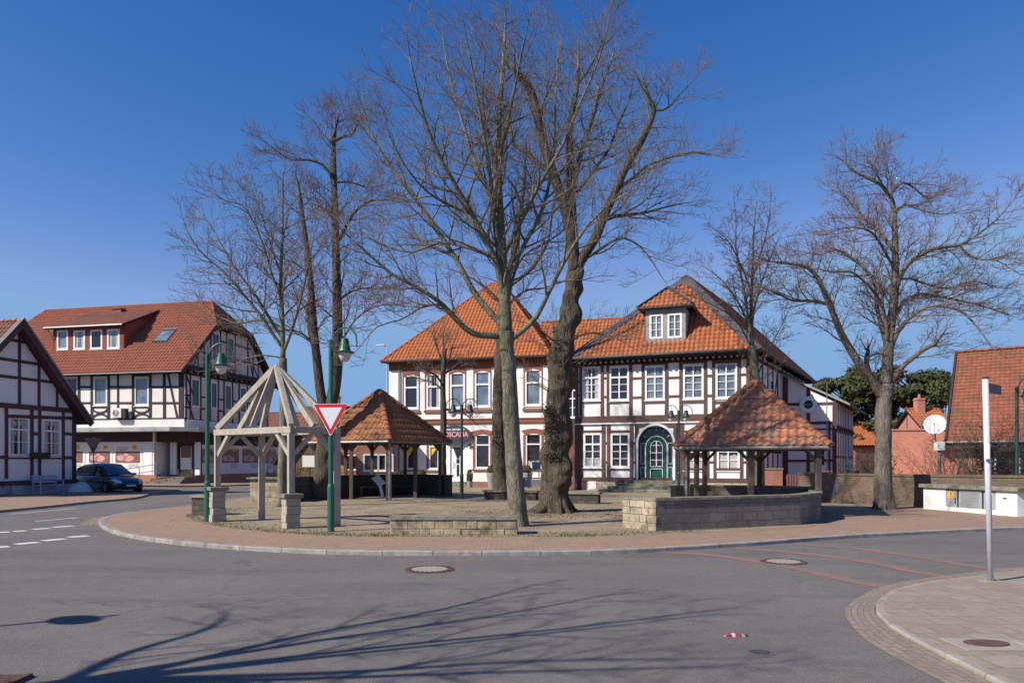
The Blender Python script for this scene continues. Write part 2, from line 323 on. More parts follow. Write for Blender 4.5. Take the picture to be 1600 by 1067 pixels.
M['poster_brown'] = mat('poster_brown', (.2, .1, .075), (.26, .14, .11), 8, .4)
M['poster_pink'] = mat('poster_pink', (.62, .26, .27), (.74, .4, .4), 5, .4)
M['poster_white'] = mat('poster_white', (.76, .75, .72), None, 1, .4)
M['poster_yellow'] = mat('poster_yellow', (.85, .5, .03), None, 1, .4)
M['poster_red'] = mat('poster_red', (.6, .06, .03), None, 1, .4)
M['sign_grey'] = mat('sign_dark_grey', (.06, .062, .07), None, 1, .35)
M['sign_pink'] = mat('sign_pink_letters', (.85, .35, .36), None, 1, .5)
M['lace'] = mat('net_curtain', (.34, .33, .32), (.5, .49, .47), 14, .6)
M['blue'] = mat('blue_paint', (.02, .1, .45), None, 1, .5)
M['bluebench'] = mat('pale_blue_bench_paint', (.3, .38, .5), (.36, .44, .55), 5, .5)
# ------------------------------------------------------------------ building helpers
class Fac:
    """a wall plane: A -> B runs left to right as seen from outside; u along it, z up, o outwards"""
    def __init__(s, A, B):
        s.A = Vector((A[0], A[1])); s.B = Vector((B[0], B[1])); s.L = (s.B-s.A).length
        s.d = (s.B-s.A)/s.L; s.n = Vector((s.d.y, -s.d.x)); s.k = 0
    def P(s, u, z, o=0.0):
        q = s.A+s.d*u+s.n*o; return Vector((q.x, q.y, z))
    def u(s, px):
        k = (px-800)/F; return (k*s.A.y-s.A.x)/(s.d.x-k*s.d.y)
    def z(s, px, py):
        dd = s.A.y+s.u(px)*s.d.y; return EYE-(py-HOR)/F*dd
    def rect(s, x0, x1, y0, y1):
        m = (x0+x1)/2; return s.u(x0), s.u(x1), s.z(m, y1), s.z(m, y0)
    def box(s, mb, u0, u1, z0, z1, o0, o1, mi=0):
        c = s.P((u0+u1)/2, (z0+z1)/2, (o0+o1)/2)
        return mb.obox(c, Vector((s.d.x, s.d.y, 0))*(u1-u0)/2, Vector((s.n.x, s.n.y, 0))*(o1-o0)/2, (0, 0, (z1-z0)/2), mi)
    def beam(s, mb, u0, z0, u1, z1, w, mi=0, o=0.03, ext=0.0):
        """timber lying in the wall plane"""
        s.k += 1; oo = o+(s.k % 9)*0.0015
        a, b = s.P(u0, z0, 0), s.P(u1, z1, 0); n = Vector((s.n.x, s.n.y, 0)); d = (b-a).normalized(); a = a-d*ext; b = b+d*ext
        side = n.cross(d)
        return mb.obox((a+b)/2+n*(oo-0.05)/2, (b-a)/2, side*w/2, n*(oo+0.05)/2, mi)
    def bpx(s, mb, x0, y0, x1, y1, w, mi=0, o=0.03, ext=0.0):
        return s.beam(mb, s.u(x0), s.z(x0, y0), s.u(x1), s.z(x1, y1), w, mi, o, ext)
def wall_with_holes(mb, fac, u0, u1, z0, z1, holes, o=0.0, rev=0.14, mi=0, clip=None):
    """wall face with rectangular openings; clip = list of (u,z) convex polygon"""
    us = sorted(set([u0, u1]+[min(max(h[0], u0), u1) for h in holes]+[min(max(h[1], u0), u1) for h in holes]))
    zs = sorted(set([z0, z1]+[h[2] for h in holes]+[h[3] for h in holes]))
    bm = bmesh.new()
    for i in range(len(us)-1):
        for j in range(len(zs)-1):
            cu, cz = (us[i]+us[i+1])/2, (zs[j]+zs[j+1])/2
            if us[i+1]-us[i] < 1e-5 or zs[j+1]-zs[j] < 1e-5: continue
            if any(h[0] < cu < h[1] and h[2] < cz < h[3] for h in holes): continue
            bm.faces.new([bm.verts.new(fac.P(u, z, o)) for u, z in ((us[i], zs[j]), (us[i+1], zs[j]), (us[i+1], zs[j+1]), (us[i], zs[j+1]))])
    for h in holes:
        q = [(h[0], h[2]), (h[1], h[2]), (h[1], h[3]), (h[0], h[3])]
        for a, b in zip(q, q[1:]+q[:1]):
            bm.faces.new([bm.verts.new(v) for v in (fac.P(*b, o), fac.P(*a, o), fac.P(*a, o-rev), fac.P(*b, o-rev))])
    if clip:
        c3 = [fac.P(u, z, o) for u, z in clip]; n3 = Vector((fac.n.x, fac.n.y, 0))
        cen = sum(c3, Vector())/len(c3)
        for a, b in zip(c3, c3[1:]+c3[:1]):
            pn = (b-a).cross(n3); 
            if pn.dot(cen-a) > 0: pn = -pn
            bmesh.ops.bisect_plane(bm, geom=bm.verts[:]+bm.edges[:]+bm.faces[:], plane_co=a, plane_no=pn, clear_outer=True)
    bm.verts.ensure_lookup_table(); bm.verts.index_update()
    mb.add([v.co.copy() for v in bm.verts], [tuple(v.index for v in f.verts) for f in bm.faces], mi); bm.free()
def window(parent, fac, r, cols=2, rows=(0.3, 3), fw=0.09, bar=0.035, frame='white_paint', glass='glass', rec=0.06, sill=True, label=None, pane_extra=None, arch=0.0):
    """r = (u0,u1,z0,z1). rows=(transom fraction from top or 0, number of lower rows)"""
    u0, u1, z0, z1 = r; mb = MB(); o0, o1 = -0.10, 0.02
    fac.box(mb, u0, u0+fw, z0, z1, o0, o1); fac.box(mb, u1-fw, u1, z0, z1, o0, o1)
    fac.box(mb, u0+fw, u1-fw, z1-fw, z1, o0, o1-.002); fac.box(mb, u0+fw, u1-fw, z0, z0+fw, o0, o1-.002)
    a, b, c, d = u0+fw, u1-fw, z0+fw, z1-fw
    tz = d
    if rows[0]:
        tz = d-(d-c)*rows[0]; fac.box(mb, a, b, tz-fw*.42, tz+fw*.42, o0, o1-.006)
        if cols > 1:
            for i in range(1, cols): u = a+(b-a)*i/cols; fac.box(mb, u-bar*.8, u+bar*.8, tz+fw*.42, d, o0+.02, o1-.02)
    for i in range(1, cols): u = a+(b-a)*i/cols; fac.box(mb, u-bar, u+bar, c, tz-(fw*.42 if rows[0] else 0), o0+.02, o1-.012)
    for j in range(1, rows[1]):
        z = c+(tz-c)*j/rows[1]; fac.box(mb, a, b, z-bar*.45, z+bar*.45, o0+.03, o1-.03)
    if sill: fac.box(mb, u0-.03, u1+.03, z0-.05, z0, o0, .06)
    fr = mb.build('window', M[frame], parent)
    if label: fr['label'] = label
    pm = MB(); t = random.uniform(-.004, .004)
    pm.quad(fac.P(a, c, -rec), fac.P(b, c, -rec+t), fac.P(b, d, -rec+t), fac.P(a, d, -rec))
    pn = pm.build('pane', M[glass], fr)
    if pane_extra:
        e = MB(); cm = pane_extra(e, fac, a, b, c, d, rec) or 'yellow'; e.build('curtain', M[cm], fr)
    return fr
def net_curtain(frac=.45, side=False):
    def f(e, fac, a, b, c, d, rec):
        n = 14; top = c+(d-c)*frac
        for i in range(n):
            t0, t1 = i/n, (i+1)/n; z = .003*(i % 2)
            if side and .28 < (t0+t1)/2 < .72: continue
            zz = d if side else top+.03*math.sin(i*1.3)
            e.quad(fac.P(a+(b-a)*t0, c, -rec+.006+z), fac.P(a+(b-a)*t1, c, -rec+.009-z), fac.P(a+(b-a)*t1, zz, -rec+.009-z), fac.P(a+(b-a)*t0, zz, -rec+.006+z))
        return 'lace'
    return f
def tile_grid(poly, tw=0.22, th=0.34, amp=0.06, step=0.02, seg=6, lift=0.0, seed=0, plain=False):
    """real pantile relief over a planar convex polygon (first edge = eave, left to right seen from outside)"""
    poly = [Vector(p) for p in poly]
    e = (poly[1]-poly[0]).normalized(); nrm = Vector()
    for i in range(1, len(poly)-1): nrm += (poly[i]-poly[0]).cross(poly[i+1]-poly[0])
    nrm.normalize(); s = nrm.cross(e).normalized(); o = poly[0]
    U = [(p-o).dot(e) for p in poly]; V = [(p-o).dot(s) for p in poly]
    nu0, nu1 = math.floor(min(U)/tw)-1, math.ceil(max(U)/tw)+1; nv1 = math.ceil(max(V)/th)+1
    pr = [0.0, .25, .8, 1.0, .85, .25] if not plain else [.9, 1, 1, 1, .95, .2]
    bm = bmesh.new(); uvl = bm.loops.layers.uv.new('UVMap')
    rnd = random.Random(seed)
    for j in range(0, nv1):
        v0, v1 = j*th, (j+1)*th
        i0 = nu0; ks = range((nu1-nu0)*seg+1)
        lo = []; hi = []; dn = []
        jit = rnd.uniform(-.006, .006)
        shift = (tw*.5 if (plain and j % 2) else 0)
        for k in ks:
            uu = nu0*tw+k*tw/seg+shift; h = pr[k % seg]*amp+lift
            lo.append(bm.verts.new(o+e*uu+s*(v0+jit-.02)+nrm*(h+step)))
            hi.append(bm.verts.new(o+e*uu+s*(v1+.01)+nrm*(h+.0)))
            dn.append(bm.verts.new(o+e*uu+s*(v0+jit-.02)+nrm*(h+lift-.012)))
        for k in range(len(lo)-1):
            tid = ((k//seg)*0.731+j*0.377+seed, (k//seg)*.119+j*.913)
            f = bm.faces.new((lo[k], lo[k+1], hi[k+1], hi[k])); f.smooth = True
            g = bm.faces.new((dn[k], dn[k+1], lo[k+1], lo[k]))
            for ff in (f, g):
                for l in ff.loops: l[uvl].uv = tid
    cen = sum(poly, Vector())/len(poly)
    for a, b in zip(poly, poly[1:]+poly[:1]):
        pn = (b-a).cross(nrm).normalized()
        if pn.dot(cen-a) > 0: pn = -pn
        a2 = a+pn*(.03 if a is poly[0] else 0)
        bmesh.ops.bisect_plane(bm, geom=bm.verts[:]+bm.edges[:]+bm.faces[:], plane_co=a2, plane_no=pn, clear_outer=True)
    return bm, nrm
def roof_part(name, polys, material, parent, tw=0.22, th=0.34, amp=0.06, step=0.02, seg=6, thick=0.12, under='timber', plain=False, ridges=(), ridge_mat='tile_ridge', rr=0.11, seed=1, label=None):
    """tiled planes + slab below + half-round ridge tiles, one mesh"""
    me = bpy.data.meshes.new(name); bmt = bmesh.new(); uvt = bmt.loops.layers.uv.new('UVMap')
    off = WL[parent.name] if parent else Vector()
    def addf(vs, mi, uv=None, smooth=False):
        f = bmt.faces.new([bmt.verts.new(v-off) for v in vs]); f.material_index = mi; f.smooth = smooth
        for l in f.loops: l[uvt].uv = uv if uv else (0, 0)
    for q, poly in enumerate(polys):
        bm, nrm = tile_grid(poly, tw, th, amp, step, seg, 0.0, seed+q*7, plain)
        ul = bm.loops.layers.uv['UVMap']; vm = {}
        for v in bm.verts: vm[v] = bmt.verts.new(v.co-off)
        for f in bm.faces:
            try: g = bmt.faces.new([vm[v] for v in f.verts])
            except ValueError: continue
            g.smooth = f.smooth; g.material_index = 0
            for l, l2 in zip(g.loops, f.loops): l[uvt].uv = l2[ul].uv
        bm.free()
        p = [Vector(x) for x in poly]; b = [x-nrm*thick for x in p]; tp = [x-nrm*.005 for x in p]
        addf(b[::-1], 1); addf(tp, 1)
        for i in range(len(p)): k = (i+1) % len(p); addf((b[i], b[k], tp[k], tp[i]), 1)
    for (a, c) in ridges:
        a, c = Vector(a), Vector(c); L_ = (c-a).length; n = max(1, int(L_/0.36)); d = (c-a)/L_
        side = d.cross(Vector((0, 0, 1))).normalized(); up = side.cross(d).normalized()
        for i in range(n):
            s0 = a+d*(L_*i/n-.03); s1 = a+d*(L_*(i+1)/n); r0, r1 = rr*1.12, rr*.95; uv = (i*.37+L_, i*.53)
            N8 = 8; A_ = []; B_ = []
            for k in range(N8+1):
                an = math.pi*k/N8; cs, sn = math.cos(an), math.sin(an)*.85
                A_.append(s0+side*cs*r0+up*(sn*r0+.02)); B_.append(s1+side*cs*r1+up*(sn*r1-.0))
            for k in range(N8): addf((A_[k+1], A_[k], B_[k], B_[k+1]), 2, uv, True)
            addf(A_, 2, uv)
    bmt.to_mesh(me); bmt.free()
    for m_ in (material, under, ridge_mat): me.materials.append(M[m_] if isinstance(m_, str) else m_)
    o = bpy.data.objects.new(name, me); COL.objects.link(o)
    if parent: o.parent = parent
    WL[o.name] = off.copy()
    if label: o['label'] = label
    return o
def arc(c, r, a0, a1, n): return [(c[0]+r*math.cos(a0+(a1-a0)*i/n), c[1]+r*math.sin(a0+(a1-a0)*i/n)) for i in range(n+1)]
def text_mesh(name, s, size, fac, u, z, o, material, parent, align='CENTER', ext=0.01, sx=1.0, bold=0.0):
    cu = bpy.data.curves.new('txt', 'FONT'); cu.body = s; cu.size = size; cu.align_x = align; cu.align_y = 'CENTER'; cu.extrude = ext; cu.offset = bold
    to = bpy.data.objects.new('txt', cu); COL.objects.link(to); bpy.context.view_layer.update()
    me = bpy.data.meshes.new_from_object(to.evaluated_get(bpy.context.evaluated_depsgraph_get())); bpy.data.objects.remove(to)
    off = WL[parent.name]
    for v in me.vertices:
        p = fac.P(u+v.co.x*sx, z+v.co.y, o+v.co.z)-off; v.co = p
    me.materials.clear(); me.materials.append(M[material]); me.name = name
    ob = bpy.data.objects.new(name, me); COL.objects.link(ob); ob.parent = parent; WL[ob.name] = off.copy(); return ob
# ------------------------------------------------------------------ ground, road, square
RZ = -0.08
def sheet(name, pts, z, m, kind='structure'):
    mb = MB(); mb.poly([(p[0], p[1], z) for p in pts]); o = mb.build(name, M[m]); tag(o, kind=kind); return o
sheet('ground', [(-400, -200), (400, -200), (400, 900), (-400, 900)], -0.09, 'ground')
sheet('road', [(-70, -40), (60, -40), (60, 75), (-70, 75)], RZ, 'asphalt')
def smooth_curve(pts, n=6):
    out = []
    P = [Vector(p[:2]) for p in pts]
    for i in range(len(P)-1):
        p0, p1, p2, p3 = P[max(i-1, 0)], P[i], P[i+1], P[min(i+2, len(P)-1)]
        for k in range(n):
            t = k/n
            out.append(0.5*((2*p1)+(-p0+p2)*t+(2*p0-5*p1+4*p2-p3)*t*t+(-p0+3*p1-3*p2+p3)*t**3))
    out.append(P[-1]); return out
KPX = [(385, 776), (292, 789), (215, 798), (175, 804), (155, 811), (160, 821), (190, 832), (250, 842), (330, 850), (430, 856), (520, 859.5), (640, 861),
       (760, 861.5), (900, 860), (1000, 857), (1100, 851), (1200, 845), (1287, 838), (1412, 831), (1528, 825.5), (1660, 821), (1850, 816)]
kc = smooth_curve([(-12.3, 60), (-12.0, 42)]+[G(x, y)[:2] for x, y in KPX]+[(45, 20.5)])
def offset_curve(c, o):
    r = []
    for i, p in enumerate(c):
        t = (c[min(i+1, len(c)-1)]-c[max(i-1, 0)]).normalized(); r.append(p+Vector((-t.y, t.x))*o)
    return r
def ribbon(name, c, o0, o1, z, m, parent=None):
    a, b = offset_curve(c, o0), offset_curve(c, o1); mb = MB(); s = 0
    for i in range(len(c)-1):
        L = (c[i+1]-c[i]).length
        mb.add([(a[i].x, a[i].y, z), (a[i+1].x, a[i+1].y, z), (b[i+1].x, b[i+1].y, z), (b[i].x, b[i].y, z)], [(0, 1, 2, 3)])
    o = mb.build(name, M[m])
    uv = o.data.uv_layers[0].data; s = 0; li = 0
    for i in range(len(c)-1):
        L = (c[i+1]-c[i]).length
        for q, (uu, vv) in enumerate(((s, o0), (s+L, o0), (s+L, o1), (s, o1))): uv[li+q].uv = (uu, vv)
        s += L; li += 4
    tag(o, kind='structure'); return o
def kerb(name, c, width, ztop, zbot, sign, gap=0.012, ln=0.98, m='kerb'):
    """row of kerb stones following a curve"""
    mb = MB(); acc = [0]
    for i in range(len(c)-1): acc.append(acc[-1]+(c[i+1]-c[i]).length)
    def at(s):
        for i in range(len(c)-1):
            if acc[i+1] >= s or i == len(c)-2:
                t = (s-acc[i])/max(1e-6, acc[i+1]-acc[i]); return c[i].lerp(c[i+1], t), (c[i+1]-c[i]).normalized()
    s = 0; rnd = random.Random(3)
    while s < acc[-1]-ln:
        l = ln*rnd.uniform(.85, 1.1) if s+ln*1.1 < acc[-1] else ln
        (p, t0), (q, t1) = at(s+gap/2), at(s+l-gap/2); n0 = Vector((-t0.y, t0.x))*sign; n1 = Vector((-t1.y, t1.x))*sign
        zt = ztop+rnd.uniform(-.004, .004); b = .018
        q4 = [p, q, q+n1*width, p+n0*width]; ce = sum(q4, Vector((0, 0)))/4
        vs = [(v.x, v.y, zbot) for v in q4]+[(v.x, v.y, zt-b) for v in q4]
        vs += [(p.x+n0.x*b, p.y+n0.y*b, zt), (q.x+n1.x*b, q.y+n1.y*b, zt), (q4[2].x, q4[2].y, zt), (q4[3].x, q4[3].y, zt)]
        fs = [(0, 1, 5, 4), (1, 2, 6, 5), (2, 3, 7, 6), (3, 0, 4, 7), (4, 5, 9, 8), (5, 6, 10, 9), (6, 7, 11, 10), (7, 4, 8, 11), (8, 9, 10, 11)]
        if sign < 0: fs = [f[::-1] for f in fs]
        mb.add(vs, fs); s += l
    o = mb.build(name, M[m]); tag(o, kind='structure'); return o
# the square: pavers with a raised edge
inner = offset_curve(kc, 0.14)
sheet('square_pavement', [tuple(p) for p in inner]+[(45, 75), (-12.3, 75)], 0.0, 'paver_red')
kerb('square_kerb', kc, 0.15, 0.004, -0.14, 1)
ribbon('square_gutter', kc[8:40], -0.42, 0.0, RZ+.004, 'gutter')
gl = [G(*p)[:2] for p in [(352, 782), (345, 792), (318, 808), (330, 817), (440, 831), (620, 837), (850, 838), (1000, 835), (1240, 825), (1288, 814), (1300, 800), (1420, 793)]]
sheet('gravel_square', [(-10.4, 44)]+[tuple(p) for p in smooth_curve(gl, 4)]+[(15.4, 30), (19, 60), (-8, 60)], 0.004, 'gravel')
# left pavement
lp = [(-17.6, 5), (-17.2, 16)]+[G(*p)[:2] for p in [(0, 797), (75, 790), (150, 782.5), (210, 777)]]+[(-18.2, 37), (-18.8, 40), (-19.5, 43.5)]
lc = smooth_curve([Vector(p) for p in lp], 4)
sheet('left_pavement', [tuple(p) for p in lc]+[(-40, 44), (-40, 5)], 0.0, 'paver_red')
kerb('left_kerb', lc, 0.13, 0.004, -0.14, 1)
shp = [(-60, 57.6), (-27, 50.2), (-23, 49.2), (-19.5, 50.2), (-16.2, 60), (-15, 75)]
sheet('shop_pavement', [tuple(p) for p in smooth_curve([Vector(p) for p in shp], 4)]+[(-60, 75)], 0.0, 'paver_red')
# near right corner pavement
ko = smooth_curve([G(x, y, RZ)[:2] for x, y in [(1700, 880), (1600, 885), (1469, 900), (1381, 915), (1338, 936), (1320, 957), (1344, 992), (1381, 1017), (1459, 1058), (1560, 1105), (1700, 1160)]], 5)
ki = smooth_curve([G(x, y, -.03)[:2] for x, y in [(1700, 884), (1600, 889), (1480, 903), (1400, 917), (1369, 939), (1373, 959), (1400, 980), (1459, 1011), (1547, 1055), (1640, 1098), (1760, 1150)]], 5)
mb = MB()
for i in range(len(ko)-1): mb.add([(ko[i].x, ko[i].y, RZ+.004), (ki[i].x, ki[i].y, RZ+.006), (ki[i+1].x, ki[i+1].y, RZ+.006), (ko[i+1].x, ko[i+1].y, RZ+.004)], [(3, 2, 1, 0)])
o = mb.build('corner_gutter', M['gutter']); tag(o, kind='structure')
uv = o.data.uv_layers[0].data; s = 0
for i in range(len(ko)-1):
    L = (ko[i+1]-ko[i]).length
    for q, c in enumerate(((s, 0), (s, .6), (s+L, .6), (s+L, 0))): uv[i*4+(3-q)].uv = (c[1], c[0]) if False else c
    s += L
kerb('corner_kerb', ki, 0.1, -0.036, -0.14, 1, ln=.6, m='kerb_low')
kii = offset_curve(ki, 0.09)
sheet('corner_pavement', [tuple(p) for p in kii]+[(9, 2), (30, 2), (30, 13)], -0.034, 'paver_grey')
# red paver stripes across the road
for k, pts in enumerate([[(1030, 862), (1120, 868), (1230, 885), (1330, 907), (1381, 916)], [(1150, 856), (1240, 863), (1350, 877), (1430, 893), (1475, 900)], [(1240, 850), (1330, 856), (1440, 871), (1530, 886), (1560, 889)]]):
    c = smooth_curve([G(x, y, RZ)[:2] for x, y in pts], 4); ribbon('paver_stripe', c, -.15, .15, RZ+.004, 'stripe')
# road markings
mb = MB()
def dash(x0, y0, x1, y1, w):
    a, b = G(x0, y0, RZ), G(x1, y1, RZ); d = (b-a).normalized(); n = Vector((-d.y, d.x, 0))*w/2; z = Vector((0, 0, .004))
    mb.quad(a-n+z, b-n+z, b+n+z, a+n+z)
for q in [(-30, 833, 15, 831), (21, 830.3, 40, 829), (51, 827, 77, 825.2), (83, 823.7, 114, 821.4)]: dash(*q, .28)
for q in [(-30, 856.5, 14, 853.5), (24, 850.2, 60, 847), (67, 844.8, 102, 841.5), (107, 839.3, 138, 836.8)]: dash(*q, .3)
dash(17, 803, 120, 794, .12); dash(55, 814.5, 120, 808.7, .12); dash(300, 777, 355, 772, .12); dash(-300, 835, -60, 811, .12); dash(216, 768.5, 262, 766.7, .2)
o = mb.build('road_markings', M['marking']); tag(o, kind='structure')
# little pebbles and leaf litter on the road
rnd = random.Random(8); mb = MB()
for k in range(90):
    x, y = rnd.uniform(-8, 7), rnd.uniform(5, 13.5); s = rnd.uniform(.003, .008)
    mb.lathe([(s, 0), (s*.8, s*.6), (s*.2, s*.9)], (x, y, RZ), 5)
o = mb.build('road_grit', M['kerb']); tag(o, kind='stuff', label='scattered pale grit lying on the asphalt', cat='grit')
mb = MB()
for k in range(5000):
    t = rnd.random()
    i = rnd.randrange(12, len(inner)-30); p = inner[i]+(inner[i+1]-inner[i])*t; nrm_ = (inner[i+1]-inner[i]).normalized(); nrm_ = Vector((-nrm_.y, nrm_.x))
    q = p+nrm_*(2.1+abs(rnd.gauss(0, .5))); 
    if not(16 < q.y < 26 and -10 < q.x < 9): continue
    a = rnd.uniform(0, 6.28); h = rnd.uniform(.02, .06)
    mb.add([(q.x, q.y, .004), (q.x+.015*math.cos(a), q.y+.015*math.sin(a), .004), (q.x+rnd.uniform(-.03, .03), q.y+rnd.uniform(-.03, .03), .004+h)], [(0, 1, 2)])
o = mb.build('grass_tufts', M['leaf']); tag(o, kind='stuff', label='thin grass and moss tufts along the paver edge', cat='grass')
# covers and litter
def manhole(px, py, rad, label, rectframe=False, z=RZ):
    c = G(px, py, z); t = thing('manhole_cover', label, 'manhole cover', c, 'manhole covers')
    mb = MB(); mb.lathe([(rad*.74, .003), (rad*.98, .003), (rad, .009), (rad*.9, .012), (rad*.74, .012)], c, 36, cap=False)
    for k in range(24):
        a = k*math.pi/12; mb.obox(c+Vector((math.cos(a)*rad*.83, math.sin(a)*rad*.83, .014)), Vector((math.cos(a), math.sin(a), 0))*rad*.07, Vector((-math.sin(a), math.cos(a), 0))*.016, (0, 0, .006))
    mb.build('iron_ring', M['iron'], t)
    mb = MB(); mb.lathe([(rad*.72, 0.001), (rad*.72, .012), (.001, .014)], c, 32, cap=False); mb.build('concrete_lid', M['concrete'], t)
    return t
manhole(671, 889.5, .4, 'round manhole cover with a pale concrete centre in the road before the low bench wall')
manhole(1224, 877.5, .39, 'round manhole cover between the red paver stripes of the road')
c = G(1541, 1007, -.034); t = thing('hydrant_cover', 'oval rusty hydrant cover set in a pale slab of the near right pavement', 'hydrant cover', c)
mb = MB(); 
for (a, b, d, e) in ((-.3, .3, -.22, .22), (.32, .62, -.2, .12)): mb.box(c.x+a, c.x+b, c.y+d, c.y+e, c.z, c.z+.012)
mb.build('stone_slab', M['concrete'], t, bevel=.004)
mb = MB(); n = 28; mb.prism([(c.x+.2*math.cos(2*math.pi*k/n), c.y+.12*math.sin(2*math.pi*k/n), c.z+.012) for k in range(n)], (0, 0, .012)); mb.build('lid', M['iron'], t)
# drain grate, lower left corner
c = G(-26, 1070, RZ); t = thing('drain_grate', 'iron drain grate at the near left edge of the road', 'drain grate', c)
mb = MB()
for k in range(7): mb.box(c.x-.2, c.x+.2, c.y-.2+k*.06, c.y-.17+k*.06, c.z+.002, c.z+.03)
for s in (-1, 1): mb.box(c.x+s*.22-.02, c.x+s*.22+.02, c.y-.22, c.y+.22, c.z, c.z+.032)
mb.build('grate_bars', M['iron'], t); mb = MB(); mb.box(c.x-.25, c.x+.25, c.y+.205, c.y+.225, c.z, c.z+.012); mb.build('frame', M['iron'], t)
# crushed wrapper
c = G(1148, 993.5, RZ); t = thing('drink_carton', 'crushed red and white wrapper lying on the asphalt', 'litter', c)
mb = MB(); rnd = random.Random(4); ring = []
for i in range(7):
    x = -.1+i*.033; h = [.008, .028, .022, .03, .024, .028, .014][i]; yy = rnd.uniform(-.006, .006)
    ring.append([(c.x+x, c.y-.025+yy, c.z), (c.x+x, c.y+.02+yy, c.z), (c.x+x, c.y+.022+yy, c.z+h), (c.x+x, c.y-.022+yy, c.z+h*.85)])
for i in range(6):
    for k in range(4): mb.quad(ring[i][k], ring[i][(k+1) % 4], ring[i+1][(k+1) % 4], ring[i+1][k], [0, 0, 1, 0, 0, 1][i] if k != 1 else 0)
mb.quad(*ring[0], 1); mb.quad(*ring[6][::-1], 1)
mb.build('carton', [M['litter_red'], M['litter_white']], t)
mb = MB(); mb.lathe([(.014, 0), (.014, .018), (.004, .02)], (c.x+.115, c.y-.004, c.z), 10); mb.build('cap', M['dark_metal'], t)
# oil stain
mb = MB(); c = G(1187, 1018, RZ); n = 20
mb.poly([(c.x+.09*(1+.12*math.sin(k*2.3))*math.cos(2*math.pi*k/n), c.y+.075*(1+.12*math.cos(k*3.1))*math.sin(2*math.pi*k/n), RZ+.004) for k in range(n)])
o = mb.build('oil_stain', mat('oil_stain', (.06, .06, .06), (.075, .073, .075), 8, .6)); tag(o, kind='structure')
V3 = lambda p, z: Vector((p[0], p[1], z))
# ================================================================== half-timbered town house (right of centre)
FL, FR = Vector((3.56, 41.5)), Vector((372/F*38.2, 38.2))
bd = Vector((.507, .862))
fa = Fac(FL, FR); EZ = 7.35
H = thing('timbered_house', 'white half-timbered house with weathered orange hipped roof and arched green door', 'house', V3((FL+FR)/2, 0))
wins = [(910, 938.5, 573, 626), (952, 983, 572, 626), (1007.5, 1039, 571, 625), (1067, 1099.5, 569, 623.5), (1118, 1151.5, 566, 622.5)]
lw = [(911.6, 940.5, 676.5, 730.5), (954, 984, 676.5, 730.5), (1068, 1102, 674, 735), (1120, 1156, 673, 735.5)]
rects = [fa.rect(*q) for q in wins+lw]
du0, du1 = fa.u(997), fa.u(1052.5); dzb = .62; dcz = fa.z(1025, 692); dr = (du1-du0)/2; dc = (du0+du1)/2
mb = MB(); wall_with_holes(mb, fa, 0, fa.L, .55, EZ, rects+[(du0, du1, dzb, dcz+dr)])
# spandrels that turn the square door opening into an arch
for sgn in (-1, 1):
    pts = [(dc+sgn*dr, dcz+dr)]+[(dc+sgn*dr*math.cos(math.pi/2*i/8), dcz+dr*math.sin(math.pi/2*i/8)) for i in range(9)]
    mb.prism([fa.P(u, z, 0) for u, z in pts], -0.14*V3(fa.n, 0))
sideA = FR; sideB = FR+bd*17.5; fs = Fac(sideA, sideB); backL = FL+bd*17.5; fb = Fac(sideB, backL); fl = Fac(backL, FL)
swin = (fs.L*.28, fs.L*.28+.9, 4.5, 6.4)
wall_with_holes(mb, fs, 0, fs.L, 0, EZ, [swin]); wall_with_holes(mb, fb, 0, fb.L, 0, EZ, []); wall_with_holes(mb, fl, 0, fl.L, 0, EZ, [])
mb.build('wall', M['plaster'], H)
mb = MB(); fa.box(mb, -.03, fa.L+.03, 0, .55, -.2, .06)
mb.build('stone_plinth', M['stone'], H)
mb = MB(); fa.box(mb, fa.u(902), fa.u(917), .02, .56, 0, .07); mb.build('plinth_shadow_panel', M['timber_dark'], H)
mb = MB(); fa.box(mb, fa.u(962), fa.u(976), .1, .5, 0, .08); mb.build('cellar_hatch', M['timber_dark'], H)
mb = MB(); fa.box(mb, fa.u(920), fa.u(932), .08, .52, 0, .08); mb.build('white_hatch', M['plaster'], H)
mb = MB(); zt, zb = EZ, fa.z(1000, 648); wv = .2
for x, w_ in [(899.5, .26), (907.5, .24), (941, .26), (950, .22), (985.5, .26), (1005, .24), (1041.5, .26), (1064, .26), (1102.3, .26), (1115, .24), (1154.8, .24), (1169.5, .26)]:
    u = min(max(fa.u(x), .1), fa.L-.1); fa.beam(mb, u, zb, u, zt, w_*.7)
for x, w_ in [(900, .38), (908.5, .28), (943, .3), (951, .28), (986.7, .28), (1058, .26), (1065.5, .32), (1105, .3), (1117, .22), (1158.5, .24), (1170.5, .24)]:
    u = min(max(fa.u(x), .12), fa.L-.12); fa.beam(mb, u, .55, u, fa.z(x, 661), w_*.7)
zc = fa.z(1030, 654)
fa.box(mb, 0, fa.L, zc-.18, zc+.2, 0, .075)            # storey beam
fa.box(mb, 0, fa.L, .5, .74, 0, .07)                   # sill beam
fa.box(mb, 0, fa.L, fa.z(1030, 561), EZ, 0, .05)
def hb(x0, x1, y, w_): z = fa.z((x0+x1)/2, y); fa.beam(mb, fa.u(x0), z, fa.u(x1), z, w_*.8, o=.026)
for x0, x1 in ((907, 941), (950, 985), (1005, 1041), (1064, 1102), (1115, 1154)): hb(x0, x1, 628.5, .17)
for x0, x1 in ((907, 941), (950, 985), (1005, 1041), (1064, 1102), (1115, 1154)): hb(x0, x1, 568 if x0 < 1060 else 565.5, .2)
for x0, x1, ys in ((899, 907, (597, 617)), (941, 950, (591, 620)), (985, 1005, (591, 621)), (1041, 1064, (590, 619)), (1102, 1115, (587, 618)), (1154, 1170, (585, 616))):
    for y in ys: hb(x0, x1, y, .15)
